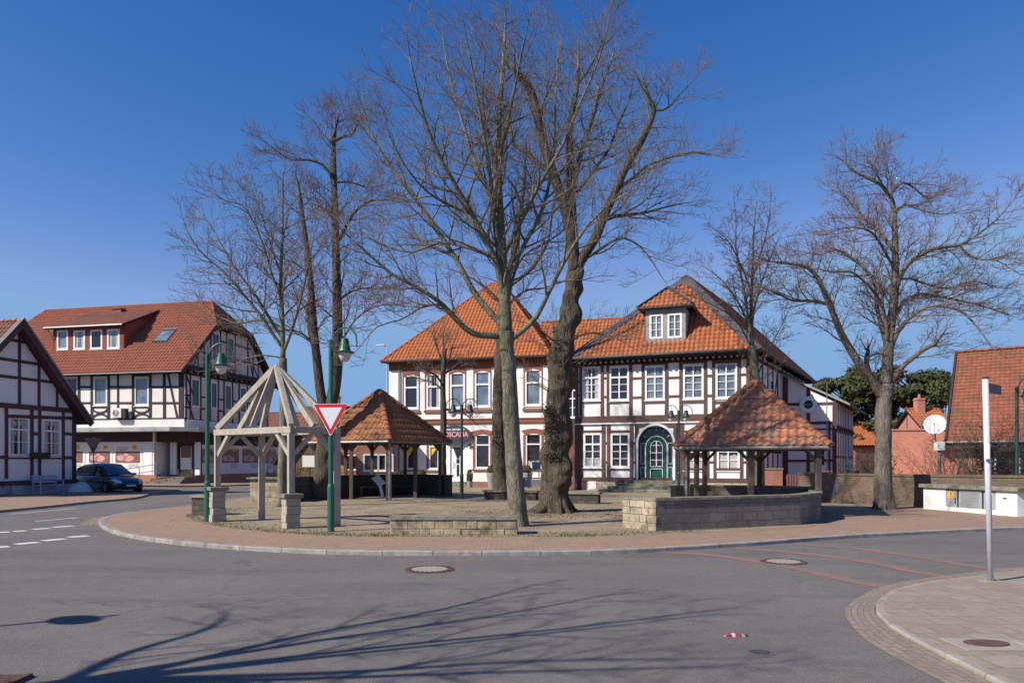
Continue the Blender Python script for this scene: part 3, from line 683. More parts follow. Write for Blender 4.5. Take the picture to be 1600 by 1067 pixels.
for x0, x1 in ((908, 943), (951, 987), (1065, 1105), (1117, 1158)): hb(x0, x1, 674, .18); hb(x0, x1, 733, .17)
for x0, x1 in ((900, 908), (943, 951), (987, 995), (1058, 1065), (1105, 1117), (1158, 1170)):
    for y in (692, 722): hb(x0, x1, y, .15)
# door portal timbers
fa.box(mb, fa.u(992.5), fa.u(997), .6, fa.z(1025, 662), 0, .085); fa.box(mb, fa.u(1052.5), fa.u(1057.5), .6, fa.z(1025, 662), 0, .085)
fa.box(mb, fa.u(997), fa.u(1052.5), fa.z(1025, 667), fa.z(1025, 662), 0, .083)
mb.build('timber_frame', M['timber'], H); mb = MB()
# side wall timbers, shade of this side put into a darker colour
for k in range(12):
    u = .12+k*1.42; 
    if k in (0, 2, 5, 8, 11) or True: fs.beam(mb, u, .3, u, EZ, .2)
for z in (.5, 2.2, 3.7, 4.1, 5.4, 7.1): fs.beam(mb, 0, z, fs.L, z, .18)
fs.beam(mb, 5.8, 4.1, 7.2, 7.1, .18)
mb.build('side_timber_frame', M['timber_dark'], H)
mb = MB(); fa.box(mb, 0, fa.L, zc-.25, zc-.185, 0, .12); mb.build('white_drip_board', M['white_paint'], H)
for i, r in enumerate(rects): window(H, fa, r, 2, (0.3, 3), .11, .035, glass='glass_sky' if i in (2, 3, 4) else ('glass' if i < 2 else 'glass_int'), pane_extra={7: net_curtain(.3), 8: net_curtain(.38), 0: net_curtain(.3, True), 5: net_curtain(.25)}.get(i))
window(H, fs, swin, 2, (.3, 3), .1, .03)
# --- arched door
A = MB(); pr = arc((dc, dcz), dr+.1, 0, math.pi, 18); pi_ = arc((dc, dcz), dr-.02, 0, math.pi, 18)
for i in range(18):
    A.prism([fa.P(*pr[i], .02), fa.P(*pr[i+1], .02), fa.P(*pi_[i+1], .02), fa.P(*pi_[i], .02)], .1*V3(fa.n, 0))
for s in (-1, 1): fa.box(A, dc+s*(dr+.04)-.06, dc+s*(dr+.04)+.06, dzb, dcz, .02, .12)
D = A.build('door', M['white_paint'], H); D['label'] = 'green arched door with fanlight in a white arched surround'
A = MB(); dp = -.3
for i in range(18):
    A.quad(fa.P(*pi_[i], .02), fa.P(*pi_[i+1], .02), fa.P(*pi_[i+1], dp), fa.P(*pi_[i], dp))
for s in (-1, 1): A.quad(fa.P(dc+s*(dr-.02), dzb, .02), fa.P(dc+s*(dr-.02), dcz, .02), fa.P(dc+s*(dr-.02), dcz, dp), fa.P(dc+s*(dr-.02), dzb, dp))
A.poly([fa.P(u, z, dp) for u, z in [(dc+dr, dzb)]+arc((dc, dcz), dr, 0, math.pi, 18)+[(dc-dr, dzb)]])
A.quad(fa.P(dc-dr, dzb, .02), fa.P(dc+dr, dzb, .02), fa.P(dc+dr, dzb, dp), fa.P(dc-dr, dzb, dp))
A.build('door_recess', M['green_door'], D)
A = MB(); ir, il = dr*.5, dr*.34; o1 = dp+.09; ct = dcz-.2
def strip(pts, wdt, o):
    for a, b in zip(pts[:-1], pts[1:]): A.beam(fa.P(*a, o), fa.P(*b, o), wdt, .02, up=V3(fa.n, 0), ext=wdt*.2)
strip([(dc-ir, dzb)]+[(u, z) for u, z in arc((dc, ct), ir, math.pi, 0, 12)]+[(dc+ir, dzb)], .2, dp+.05)
A.build('door_leaf_frame', M['green_door'], D)
A = MB()
pts = arc((dc, ct), il, 0, math.pi, 12)
A.poly([fa.P(u, z, dp+.02) for u, z in [(dc+il, 1.35)]+pts+[(dc-il, 1.35)]])
side_l = [(dc-dr+.1, 1.5, dc-ir-.14, dcz), (dc+ir+.14, 1.5, dc+dr-.1, dcz)]
for a, b, c, d in side_l: A.quad(fa.P(a, b, dp+.02), fa.P(c, b, dp+.02), fa.P(c, d, dp+.02), fa.P(a, d, dp+.02))
A.poly([fa.P(u, z, dp+.015) for u, z in arc((dc, dcz), dr-.12, 0, math.pi, 12)])
A.build('door_glass', M['glass_int'], D)
A = MB(); bw_ = .035
strip([(dc-il, 1.35)]+arc((dc, ct), il, math.pi, 0, 12)+[(dc+il, 1.35), (dc-il, 1.35)], bw_, dp+.06)
strip([(dc, 1.35), (dc, ct+il)], bw_*1.6, dp+.06)
for z in (1.7, 2.1, 2.5): strip([(dc-il, z), (dc+il, z)], bw_*.8, dp+.055)
strip([(dc-il, .72), (dc+il, .72), (dc+il, 1.22), (dc-il, 1.22), (dc-il, .72)], bw_, dp+.075)
strip([(dc-ir-.1, dzb+.1)]+arc((dc, ct), ir+.1, math.pi, 0, 14)+[(dc+ir+.1, dzb+.1)], bw_, dp+.075)
for a, b, c, d in side_l:
    strip([(a, b), (c, b), (c, d), (a, d), (a, b)], bw_*.8, dp+.05)
    strip([(a, .72), (c, .72), (c, 1.3), (a, 1.3), (a, .72)], bw_*.8, dp+.05)
for k in range(1, 6):
    an = math.pi*k/6; strip([(dc+math.cos(an)*(ir+.2), dcz+math.sin(an)*(ir+.2)), (dc+math.cos(an)*(dr-.12), dcz+math.sin(an)*(dr-.12))], bw_*.7, dp+.05)
A.build('white_glazing_bars', M['white_paint'], D)
A = MB(); A.tube([fa.P(dc+il+.12, 1.62, dp+.08), fa.P(dc+il+.12, 1.62, dp+.14), fa.P(dc+il+.02, 1.62, dp+.14)], .012, 6); A.build('door_handle', M['white_paint'], D)
# steps
A = MB()
for k in range(4):
    wd = 1.55+.42*k; fa.box(A, dc-wd, dc+wd, 0, .6-.15*k, .06+.0, .5+.36*k)
A.build('front_steps', M['stone_cap'], H, bevel=.02)
# --- roof
ov = .62; e0 = fa.P(-.35, EZ, ov); e1 = fa.P(fa.L+.55, EZ, ov)
bk = V3(bd, 0); mid = (e0+e1)/2; apex = mid+bk*4.9; apex.z = 12.55; rend = mid+bk*15.2; rend.z = 12.55
b1 = e1+bk*18.8; b0 = e0+bk*18.8
roof_part('roof', [[e0, e1, apex], [e1, b1, rend, apex], [b0, e0, apex, rend], [b1, b0, rend]], M['tile_main'], H, tw=.25, th=.34, amp=.07, thick=.16, under='timber_dark', ridges=[(apex, rend)], seed=11)
def hip_board(name, a, b, wd, n1, n2, mt):
    mb = MB(); a, b = Vector(a), Vector(b); d = (b-a).normalized()
    for n in (n1, n2):
        n = Vector(n).normalized(); s = d.cross(n).normalized()
        if s.z > 0: s = -s
        mb.obox((a+b)/2+s*wd/2+n*.085, (b-a)/2*1.0, s*wd/2, n*.012)
    return mb.build(name, M[mt], H)
nf = (e1-e0).cross(apex-e0); nr = (b1-e1).cross(apex-e1); nl = (e0-b0).cross(apex-b0)
hip_board('slate_hip', e1, apex, .42, nf, nr, 'slate'); hip_board('slate_hip', e0, apex, .4, nf, nl, 'slate')
# gutter, soffit boards
A = MB(); A.tube([e0+Vector((0, 0, -.02))+V3(fa.n, 0)*.06, e1+Vector((0, 0, -.02))+V3(fa.n, 0)*.06], .075, 8); A.tube([e1+Vector((0, 0, -.02)), b1+Vector((0, 0, -.02))], .075, 8)
A.build('gutter', M['slate'], H, smooth=True)
A = MB(); fa.box(A, -.3, fa.L+.4, EZ-.42, EZ-.12, .02, .1)
for k in range(34): u = -.2+k*(fa.L+.5)/33; fa.box(A, u-.06, u+.06, EZ-.34, EZ-.14, .1, .55)
fa.box(A, -.35, fa.L+.5, EZ-.16, EZ-.1, .1, ov)
A.build('eave_boards', M['timber_dark'], H)
# --- dormer
ms = (apex.z-EZ)/((apex-mid).dot(-V3(fa.n, 0)))           # slope of front plane
def zroof(o): return EZ+(ov-o)*ms
class DF(Fac): pass
o_d = ov-(8.12-EZ)/ms
fd = Fac(fa.A+fa.n*o_d, fa.B+fa.n*o_d)
x0, x1, yb, yt = 1007.5, 1072, 530, 483
r = fd.rect(x0, x1, yb, yt); r = (r[0], r[1], fd.z(1040, 530), fd.z(1040, 483))
Dm = MB(); w1 = fd.rect(1015, 1036, 530, 491); w1 = (w1[0], w1[1], fd.z(1026, 529), fd.z(1026, 491)); w2 = (fd.u(1043), fd.u(1065.5), fd.z(1054, 528), fd.z(1054, 489.5))
wall_with_holes(Dm, fd, r[0], r[1], r[2]-.1, r[3], [w1, w2], 0, .1)
fd.box(Dm, r[0]-.1, r[1]+.1, r[2]-.16, r[2]-.08, -.1, .08)
dep = 2.6
for s, uu in ((-1, r[0]), (1, r[1])):
    Dm.prism([fd.P(uu, r[2]-.1, 0), fd.P(uu, r[3], 0), fd.P(uu, r[3], -(r[3]-r[2])/ms-.2), ], V3(fd.d, 0)*(-s)*.06)
DM = Dm.build('dormer', M['slate_light'], H)
for q in (w1, w2): window(DM, fd, q, 2, (0.0, 3), .1, .03, glass='glass_sky', sill=False)
dm = (r[0]+r[1])/2; hw = (r[1]-r[0])/2+.38; zt = r[3]+.12; rise = 1.2
g0, g1 = fd.P(dm-hw, zt, .3), fd.P(dm+hw, zt, .3); ga = fd.P(dm, zt+rise, -.75)
def hit(u, z): return fd.P(u, z, -(z-zroof(o_d))/ms-.05)
gr = hit(dm, zt+rise); k0 = hit(dm-hw-.25, zt-.3); k1 = hit(dm+hw+.25, zt-.3)
k0 = fd.P(dm-hw, zt, -(zt-zroof(o_d))/ms-.3); k1 = fd.P(dm+hw, zt, -(zt-zroof(o_d))/ms-.3)
roof_part('dormer_roof', [[g0, g1, ga], [g1, k1, gr, ga], [k0, g0, ga, gr]], M['tile_main'], DM, tw=.25, th=.32, thick=.08, under='slate', seed=5)
A = MB()
for a_, b_ in ((g0, ga), (g1, ga)):
    A.beam(a_+Vector((0, 0, .06)), b_+Vector((0, 0, .06)), .3, .04, up=(0, 0, 1))
A.build('slate_verge', M['slate'], DM)
A = MB(); A.tube([g0+Vector((0, 0, -.04)), g1+Vector((0, 0, -.04))], .05, 8); fd.box(A, dm-hw+.1, dm+hw-.1, zt-.14, zt-.02, 0, .24); A.build('gutter', M['slate'], DM)
# --- low wing of the house on the right
p0 = Vector(((1226-800)/F*45.2, 45.2)); p1 = Vector(((1306-800)/F*43.9, 43.9))
fw_ = Fac(p0, p1)
W = thing('timbered_annex', 'lower half-timbered wing with a wagon wheel on its white front', 'house', V3((p0+p1)/2, 0))
zl, zr = fw_.z(1240, 590), fw_.z(1306, 624)
wr = fw_.rect(1278, 1290, 702, 728)
ez_ = zr
mb = MB(); wall_with_holes(mb, fw_, -1.2, fw_.L, 0, zl+1, [wr], clip=[(-1.2, 0), (fw_.L, 0), (fw_.L, zr), (0, zl+.1), (-1.2, zl+.6)])
fe = Fac(p1, p1+bd*9.5); wall_with_holes(mb, fe, 0, fe.L, 0, zr, []); 
fk = Fac(p1+bd*9.5, p0+bd*9.5-fw_.d*1.2); wall_with_holes(mb, fk, 0, fk.L, 0, zr, [])
mb.build('wall', M['plaster'], W)
mb = MB()
def wb(x0, y0, x1, y1, w_): fw_.bpx(mb, x0, y0, x1, y1, w_)
wb(1227, 760, 1227, 588, .32); wb(1263, 765, 1263, 606, .2); wb(1304, 765, 1304, 628, .24)
wb(1227, 632, 1304, 630, .17); wb(1227, 662, 1304, 660, .17); wb(1227, 720, 1304, 719, .15); wb(1268, 671, 1302, 670, .1); wb(1296, 662, 1296, 765, .13)
wb(1240, 592, 1304, 626, .14)
nb = 11
for k in range(nb): u = .1+k*(fe.L-.2)/(nb-1); fe.beam(mb, u, 0, u, zr, .1)
for z in (.6, 1.9, 3.45, 3.75, zr-.1): fe.beam(mb, 0, z, fe.L, z, .14)
for k in range(14): u = .3+k*.66; fe.box(mb, u-.06, u+.06, 3.5, 3.72, 0, .12)
mb.build('timber_frame', M['timber_plum'], W)
window(W, fw_, wr, 1, (0, 3), .06, .03, glass='glass_int', sill=False)
n0 = V3(fw_.n, 0); q0 = fw_.P(-1.3, zl+.75, .3); q1 = fw_.P(fw_.L+.75, zr-.38, .3)
mb = MB(); mb.prism([q0, q1, q1+bk*10.5, q0+bk*10.5], (0, 0, .12)); mb.build('roof', M['slate_light'], W)
mb = MB(); mb.tube([q1+Vector((0, 0, .05)), q1+bk*10.5+Vector((0, 0, .05))], .07, 8); mb.build('gutter', M['slate'], W)
# wagon wheel on the wing
cu, cz = fw_.u(1263.5), fw_.z(1263.5, 632); WH = thing('wagon_wheel', 'pale round wagon wheel hung on the gable of the low wing', 'wheel', fw_.P(cu, cz, .06))
mb = MB(); rr_ = .5; n = 28
for i in range(n):
    a0, a1 = 2*math.pi*i/n, 2*math.pi*(i+1)/n
    q = [(cu+math.cos(a)*r_, cz+math.sin(a)*r_) for a, r_ in ((a0, rr_*.52), (a1, rr_*.52), (a1, rr_), (a0, rr_))]
    mb.prism([fw_.P(*x, .08) for x in q], .07*n0)
mb.build('rim', M['white_paint'], WH)
mb = MB()
for k in range(8): a = k*math.pi/4; mb.beam(fw_.P(cu, cz, .09), fw_.P(cu+math.cos(a)*rr_*.7, cz+math.sin(a)*rr_*.7, .09), .05, .04, up=n0)
mb.beam(fw_.P(cu-.3, cz, .15), fw_.P(cu+.3, cz, .15), .06, .04, up=n0, mi=1)
mb.build('spokes', [M['dark_metal'], M['zinc']], WH)
mb = MB(); mb.prism([fw_.P(cu+math.cos(2*math.pi*k/20)*rr_*.54, cz+math.sin(2*math.pi*k/20)*rr_*.54, .045) for k in range(20)], .02*n0); mb.build('dark_disc', M['slate'], WH)
# thin flag pole / aerial on the wing
b_ = P3(1292, 720, 42.6); mb = MB(); mb.tube([(b_.x, b_.y, 0), (b_.x, b_.y, EYE+120/F*42.6)], .028, 6)
o = mb.build('aerial_pole', M['zinc'], None); tag(o, 'thin grey pole standing before the low wing beside the wagon wheel', 'pole')

# ================================================================== white and brick restaurant building (centre)
TL, TR = Vector((-192/F*49.0, 49.0)), Vector((56/F*46.2, 46.2)); ft = Fac(TL, TR); TZ = ft.z(700, 562.5)
T = thing('restaurant_building', 'white two-storey restaurant with red brick window surrounds and orange hipped roof', 'building', V3((TL+TR)/2, 0))
uw = [(632, 653.5, 586, 638), (667, 688.5, 584, 638), (704, 726, 582, 637), (742.5, 765.5, 580, 635), (781, 803, 579, 634), (821, 845.5, 577, 633)]
lo = [(635, 650, 682, 733), (670, 686, 681, 733), (742.5, 766, 678, 731.5), (781, 803, 677, 731), (821, 846, 676.5, 730.5)]
ur = [ft.rect(q[0]-1.2, q[1]+.8, q[2]-1, q[3]+1) for q in uw]; lr = [ft.rect(*q) for q in lo]; drr = ft.rect(701, 728, 690, 757)
drr = (drr[0], drr[1], .35, drr[3])
mb = MB(); wall_with_holes(mb, ft, 0, ft.L, .3, TZ, ur+lr+[drr], 0, .2)
depth = 12.0; TB = [TR-ft.n*depth, TL-ft.n*depth]
for a, b in ((TR, TB[0]), (TB[0], TB[1]), (TB[1], TL)): g = Fac(a, b); wall_with_holes(mb, g, 0, g.L, 0, TZ, [])
mb.build('wall', M['plaster'], T)
mb = MB()
# frieze and brick surrounds
ztop = TZ; zf = ft.z(700, 576)
ft.box(mb, 0, ft.L, zf, ztop-.02, 0, .06)
panels = [(629, 655.3), (664, 690), (701.5, 727.8), (739.8, 767.3), (778.5, 805), (818, 847.5)]
uw_ = None
zs_ = ft.z(720, 640)
for (a, b), r in zip(panels, ur):
    u0, u1 = ft.u(a), ft.u(b)
    ft.box(mb, u0, r[0], zs_, zf+.01, 0, .045); ft.box(mb, r[1], u1, zs_, zf+.01, 0, .045)
    ah = .17; cx = (r[0]+r[1])/2; n = 8
    prof = [(r[0]+(r[1]-r[0])*i/n, r[3]-ah+ah*math.sin(math.pi*i/n)) for i in range(n+1)]
    for i in range(n): mb.prism([ft.P(prof[i][0], prof[i][1], -.06), ft.P(prof[i+1][0], prof[i+1][1], -.06), ft.P(prof[i+1][0], zf+.01, -.06), ft.P(prof[i][0], zf+.01, -.06)], .105*V3(ft.n, 0))
    ft.box(mb, u0-.05, u1+.05, zs_-.16, zs_, 0, .12)
for i in range(60):                                      # dentils below the eave
    u = (i+.5)*ft.L/60; ft.box(mb, u-.05, u+.05, zf+.18, ztop-.15, .06, .12)
zm0, zm1 = ft.z(700, 663), ft.z(700, 656)
ft.box(mb, 0, ft.L, zm0+.06, zm1, 0, .1); ft.box(mb, 0, ft.L, zm1, zm1+.06, 0, .15)
for i in range(80): u = (i+.5)*ft.L/80; ft.box(mb, u-.04, u+.04, zm0, zm0+.06, 0, .08)
for r in lr:
    n = 8; c_ = (r[0]+r[1])/2; hw_ = (r[1]-r[0])/2
    for i in range(n):
        f = lambda t, e: (c_+(hw_+e)*(2*t-1), r[3]-.12+e+(.14)*math.sin(math.pi*t))
        a0, a1 = i/n, (i+1)/n
        mb.prism([ft.P(*f(a0, .0), -.06), ft.P(*f(a1, .0), -.06), ft.P(*f(a1, .27), -.06), ft.P(*f(a0, .27), -.06)], .12*V3(ft.n, 0))
    ft.box(mb, r[0]-.14, r[0]-.0, r[2]-.05, r[3]-.1, 0, .05); ft.box(mb, r[1], r[1]+.12, r[2]-.05, r[3]-.1, 0, .05)
    ft.box(mb, r[0]-.2, r[1]+.2, r[2]-.15, r[2]-.05, 0, .12)
mb.build('brick_trim', M['brick_trim'], T)
mb = MB(); ft.box(mb, 0, ft.L, 0, .32, -.2, .05); mb.build('plinth', mat('plinth_red', (.24, .11, .09), (.3, .14, .115), 4, .8), T)
for i, r in enumerate(ur): window(T, ft, r, 1, (.36, 1), .13, .03, glass='glass_sky' if i in (2, 3, 5) else 'glass', rec=.07, pane_extra=net_curtain(.2, True) if i in (1, 4) else None)
def curt(e, fac, a, b, c, d, rec):
    n = 8
    for i in range(n):
        t0, t1 = i/n, (i+1)/n; s = 1 if True else 0
        z0 = c+(d-c)*(.35+.35*t0); z1 = c+(d-c)*(.35+.35*t1)
        e.quad(fac.P(a+(b-a)*t0, z0, -rec+.012), fac.P(a+(b-a)*t1, z1, -rec+.012), fac.P(a+(b-a)*t1, d-(d-c)*.12, -rec+.012), fac.P(a+(b-a)*t0, d-(d-c)*.12, -rec+.012))
for i, r in enumerate(lr): window(T, ft, r, 1, (.3, 1), .1, .03, glass='glass_int', rec=.07, pane_extra=curt if i < 2 else (net_curtain(.16) if i > 2 else None))
# door
mb = MB(); u0, u1, z0, z1 = drr
ft.box(mb, u0, u0+.1, z0, z1, -.16, .0); ft.box(mb, u1-.1, u1, z0, z1, -.16, .0); ft.box(mb, u0+.1, u1-.1, z1-.3, z1, -.16, .0); ft.box(mb, u0+.1, u1-.1, z0, z1-.3, -.16, -.08)
d = mb.build('door', M['white_paint'], T); d['label'] = 'white restaurant door with dark funnel-shaped glass'
mb = MB(); c_ = (u0+u1)/2+.02; hz = z1-z0
def dq(pts): mb.prism([ft.P(c_+a, z0+b*hz, -.075) for a, b in pts], .012*V3(ft.n, 0))
dq([(-.34, .86), (-.06, .57), (.06, .57), (.34, .86)]); dq([(-.1, .56), (-.1, .45), (.1, .45), (.1, .56)]); dq([(-.08, .42), (-.08, .12), (.08, .12), (.08, .42)])
mb.build('door_glass', M['glass_int'], d)
mb = MB(); mb.tube([ft.P(c_-.38+.13*math.cos(t), z0+.42*hz+.2*math.sin(t), -.02) for t in [math.pi*k/6-math.pi/2 for k in range(7)]], .015, 6); mb.build('door_handle', M['zinc'], d)
mb = MB(); ft.box(mb, u0-.15, u1+.15, 0, .33, .05, .5); ft.box(mb, u0-.4, u1+.4, 0, .17, .5, .9); mb.build('step', M['stone_cap'], T, bevel=.02)
# roof
e0, e1 = ft.P(-.35, TZ, .5), ft.P(ft.L+.3, TZ, .5); ridz = 14.5; hh = depth/2+.5
r0 = ft.P(ft.L*.5-.55+.45, ridz, -depth/2); r1 = ft.P(ft.L*.5+.25+.45, ridz, -depth/2); k1 = ft.P(ft.L+.3, TZ, -depth-.5); k0 = ft.P(-.35, TZ, -depth-.5)
roof_part('roof', [[e0, e1, r1, r0], [e1, k1, r1], [k1, k0, r0, r1], [k0, e0, r0]], M['tile_orange'], T, tw=.26, th=.36, amp=.075, under='timber_dark', ridges=[(e0, r0), (e1, r1), (r0, r1), (k0, r0)], ridge_mat='tile_orange', seed=21)
mb = MB(); mb.tube([e0+Vector((0, 0, -.04)), e1+Vector((0, 0, -.04))], .08, 8); mb.build('gutter', M['timber_dark'], T)
mb = MB(); mb.tube([ft.P(.75, TZ-.1, .1), ft.P(.75, 0, .1)], .05, 8); mb.build('downpipe', M['zinc'], T)
# wall lamps
for px_ in (735, 774):
    u = ft.u(px_); z = ft.z(px_, 697); mb = MB(); ft.box(mb, u-.04, u+.04, z-.16, z, 0, .05); mb.lathe([(.04, z), (.1, z+.12), (.1, z+.14), (.02, z+.18)], ft.P(u, 0, .16), 10); mb.build('wall_lamp', M['dark_metal'], T)
# oval sign
S = thing('restaurant_sign', 'dark grey oval sign with pink lettering above the white restaurant door', 'sign', ft.P(ft.u(711), 0, .15))
su, sz = ft.u(712), ft.z(712, 679.5); sa, sb = (ft.u(737)-ft.u(687))/2, .62
mb = MB(); n = 36; mb.prism([ft.P(su+sa*math.cos(2*math.pi*k/n), sz+sb*math.sin(2*math.pi*k/n), .12) for k in range(n)], .12*V3(ft.n, 0)); mb.build('oval_board', M['sign_grey'], S)
text_mesh('lettering', 'TOSCANA', .46, ft, su+.0, sz+.02, .255, 'sign_pink', S, sx=.86, bold=.01)
text_mesh('small_lettering', 'PIZZA  RISTORANTE', .14, ft, su+.05, sz+.34, .255, 'white_paint', S, sx=1.0, bold=.006)
mb = MB(); mb.tube([ft.P(su+sa+.05, sz+.6, .1), ft.P(su+sa+.05, sz-.6, .1)], .015, 6); mb.build('sign_bracket', M['zinc'], S)
# connecting wing behind
c0, c1 = ft.P(ft.L-1.2, 0, -1.2), ft.P(ft.L+6.5, 0, -1.2); fc = Fac(c0[:2], c1[:2])
CW = thing('brick_wing', 'brick link building with shade put into its wall colour and an orange roof between restaurant and timbered house', 'building', fc.P(fc.L/2, 0))
cz_ = 7.3; mb = MB(); wall_with_holes(mb, fc, 0, fc.L, 0, cz_, [(2.1, 3.0, 4.4, 6.2)]); fd_ = Fac(c1[:2], (V3(c1, 0)-V3(fc.n, 0)*8)[:2]); wall_with_holes(mb, fd_, 0, fd_.L, 0, cz_, [])
mb.build('wall', brickmat('shaded_brick', (.09, .045, .035), (.12, .06, .045), (.08, .06, .05)), CW)  # red brick, the shade between the houses put into its colour
window(CW, fc, (2.1, 3.0, 4.4, 6.2), 2, (.3, 2), glass='glass_int')
a0, a1 = fc.P(-.4, cz_, .3), fc.P(fc.L+1.3, cz_, .3); b0_, b1_ = fc.P(-.4, 11.35, -4), fc.P(fc.L+1.3, 11.35, -4)
a2, a3 = fc.P(fc.L+1.3, cz_, -8.3), fc.P(-.4, cz_, -8.3)
roof_part('roof', [[a0, a1, b1_, b0_], [a2, a3, b0_, b1_]], M['tile_orange'], CW, tw=.24, th=.36, under='timber_dark', ridges=[(b0_, b1_)], ridge_mat='tile_orange', seed=31)
ch = P3(871, 520, 46.3); mb = MB(); ch.z = 0; mb.box(ch.x-.3, ch.x+.3, ch.y-.28, ch.y+.28, 8.2, 10.0); mb.box(ch.x-.35, ch.x+.35, ch.y-.33, ch.y+.33, 9.75, 9.87); mb.build('chimney', M['stone_cap'], CW)
# ================================================================== shop building (far left)
C = Vector((-24.0, 54.0)); AL = C-Vector((.9745, -.2246))*20.5; bs = Vector((.2246, .9745)); ff = Fac(AL, C); fg = Fac(C, C+bs*11.2)
SZ = 8.35; S_ = thing('shop_building', 'cream half-timbered shop house with long dormer and posters in its ground floor windows', 'building', V3(C, 0))
fr_w = [(100, 122.8, 588, 633.5), (145.5, 168.3, 588, 633.8), (209.3, 233.2, 588, 634.2)]
frr = [ff.rect(*q) for q in fr_w]+[(3.2, 4.5, 5.45, 7.6), (6.2, 7.5, 5.45, 7.6)]
z_can = ff.z(200, 675); z_f0 = ff.z(200, 668); z_f1 = ff.z(200, 656)
mb = MB(); wall_with_holes(mb, ff, 0, ff.L, z_can, SZ, frr)
mb.build('wall', M['plaster_cream'], S_)
gw = [(298.7, 312, 591.5, 635.5), (329.2, 339.6, 597, 638), (351, 362, 601, 641), (374.6, 385, 605, 645)]
gr_ = [fg.rect(*q) for q in gw]; at = [fg.rect(330.6, 343, 520, 562.5), fg.rect(355, 366, 527, 568)]
rise_ = (14.6-SZ)/6.1
mb = MB(); wall_with_holes(mb, fg, 0, fg.L, z_can, 13.2, gr_+at, clip=[(0, z_can), (fg.L, z_can), (fg.L, SZ), (fg.L-3.2, SZ+3.2*rise_+.3), (3.2, SZ+3.2*rise_+.3), (0, SZ)])
bk_ = Fac(C+bs*11.2, AL+bs*11.2); wall_with_holes(mb, bk_, 0, bk_.L, 0, SZ, []); lf = Fac(AL+bs*11.2, AL); wall_with_holes(mb, lf, 0, lf.L, 0, SZ, [])
mb.build('gable_wall', M['plaster_cream_shade'], S_)
mb = MB()
def tb(x0, y0, x1, y1, w_=.17): ff.bpx(mb, x0, y0, x1, y1, w_, o=.035)
zT, zB = 581, 655.5
for x in (123.6, 143.7, 170, 208.3, 235, 257): tb(x, zT, x, zB, .22)
tb(184.6, zT, 184.6, zB, .15); tb(283.5, zT, 283.5, zB, .42); tb(262, 581, 277.5, 654, .16)
for x0, x1 in ((123.6, 143.7), (170, 208.3), (235, 283)):
    for y in (604.6, 629.5): tb(x0, y, x1, y, .15)
for x0, x1 in ((100, 123.6), (143.7, 170), (208.3, 235)): tb(x0, 586.3, x1, 586.3, .16); tb(x0, 636, x1, 636, .16)
for x0, x1 in ((143.7, 170), (208.3, 235)):
    a, b = ff.u(x0), ff.u(x1); c = (a+b)/2; zt_, zb_ = ff.z(x0, 637), ff.z(x0, 655); r = (b-a)/2*.92; hh_ = (zt_-zb_)*.44
    for zc_, sg in ((zt_, -1), (zb_, 1)):
        pts = [ff.P(c+r*math.cos(math.pi*k/10), zc_+sg*hh_*math.sin(math.pi*k/10), .03) for k in range(11)]
        for p, q in zip(pts, pts[1:]): mb.beam(p, q, .12, .05, up=V3(ff.n, 0), ext=.02)
ff.beam(mb, 0, ff.z(200, 655.5), ff.L, ff.z(200, 655.5), .2); ff.beam(mb, 0, SZ-.12, ff.L, SZ-.12, .3)
for u in (.2, 2.9, 4.8, 5.9, 7.8): ff.beam(mb, u, ff.z(200, 655.5), u, SZ, .2)
mb2 = mb; mb2.build('timber_frame', M['timber_dark'], S_)
# gable timbers
mb = MB(); L_ = fg.L; zb0 = ff.z(288, 655.5); zj = SZ+.1
cols = [.12, 1.3, 2.35, 3.3, 4.3, 5.2, 6.15, 7.1, 8.2, 9.2, 10.2, 11.05]
us_ = sorted(set([.12, L_-.12]+[r[0]-.1 for r in gr_]+[r[1]+.1 for r in gr_]+[9.6]))
for u in us_: fg.beam(mb, u, zb0, u, zj-.2, .16)
for z in (zb0, 5.6, 6.5, zj-.35): 
    if z in (5.6, 6.5):
        seg_ = [0]+[q for r in gr_ for q in (r[0]-.08, r[1]+.08)]+[L_]
        for a, b in zip(seg_[::2], seg_[1::2]): fg.beam(mb, a, z, b, z, .13)
    else: fg.beam(mb, 0, z, L_, z, .18)
for a, z0_, b, z1_ in ((.2, 7.9, .95, 6.5), (.2, 6.4, 1.0, zb0), (9.8, 6.2, 10.8, 7.9)): fg.beam(mb, a, z0_, b, z1_, .13)
fg.box(mb, 0, L_, zj-.12, zj+.06, 0, .32); fg.box(mb, 0, L_, zj+.1, zj+.26, 0, .36)
for k in range(16): u = .25+k*(L_-.5)/15; fg.box(mb, u-.07, u+.07, zj-.3, zj+.1, 0, .28)
def rt(u): return SZ+rise_*min(u, L_-u)+.2
for u in (1.5, 2.2, 3.0)+tuple(q for r in at for q in (r[0]-.08, r[1]+.08))+(8.0, 8.8, 9.6): fg.beam(mb, u, zj+.2, u, min(rt(u), 12.2), .13)
for z in (9.9, 11.1):
    o_ = (z-SZ)/rise_; seg_ = [o_]+[q for r in at for q in (r[0]-.08, r[1]+.08)]+[L_-o_]
    for a, b in zip(seg_[::2], seg_[1::2]): fg.beam(mb, a, z, b, z, .13)
fg.beam(mb, 3.0, 12.15, L_-3.0, 12.15, .2)
for a, z0_, b, z1_ in ((.9, 8.7, 2.3, 10.9), (2.2, 8.7, 2.9, 9.9), (2.9, 8.7, 2.3, 9.9), (8.8, 8.7, 7.9, 11.2), (9.6, 8.7, 8.7, 9.9), (5.3, 8.7, 6.1, 9.7), (6.1, 8.7, 5.3, 9.7), (3.4, 8.7, 4.2, 9.7), (4.2, 8.7, 3.4, 9.7)): fg.beam(mb, a, z0_, b, z1_, .11)
mb.build('gable_timber_frame', M['timber_dark'], S_)
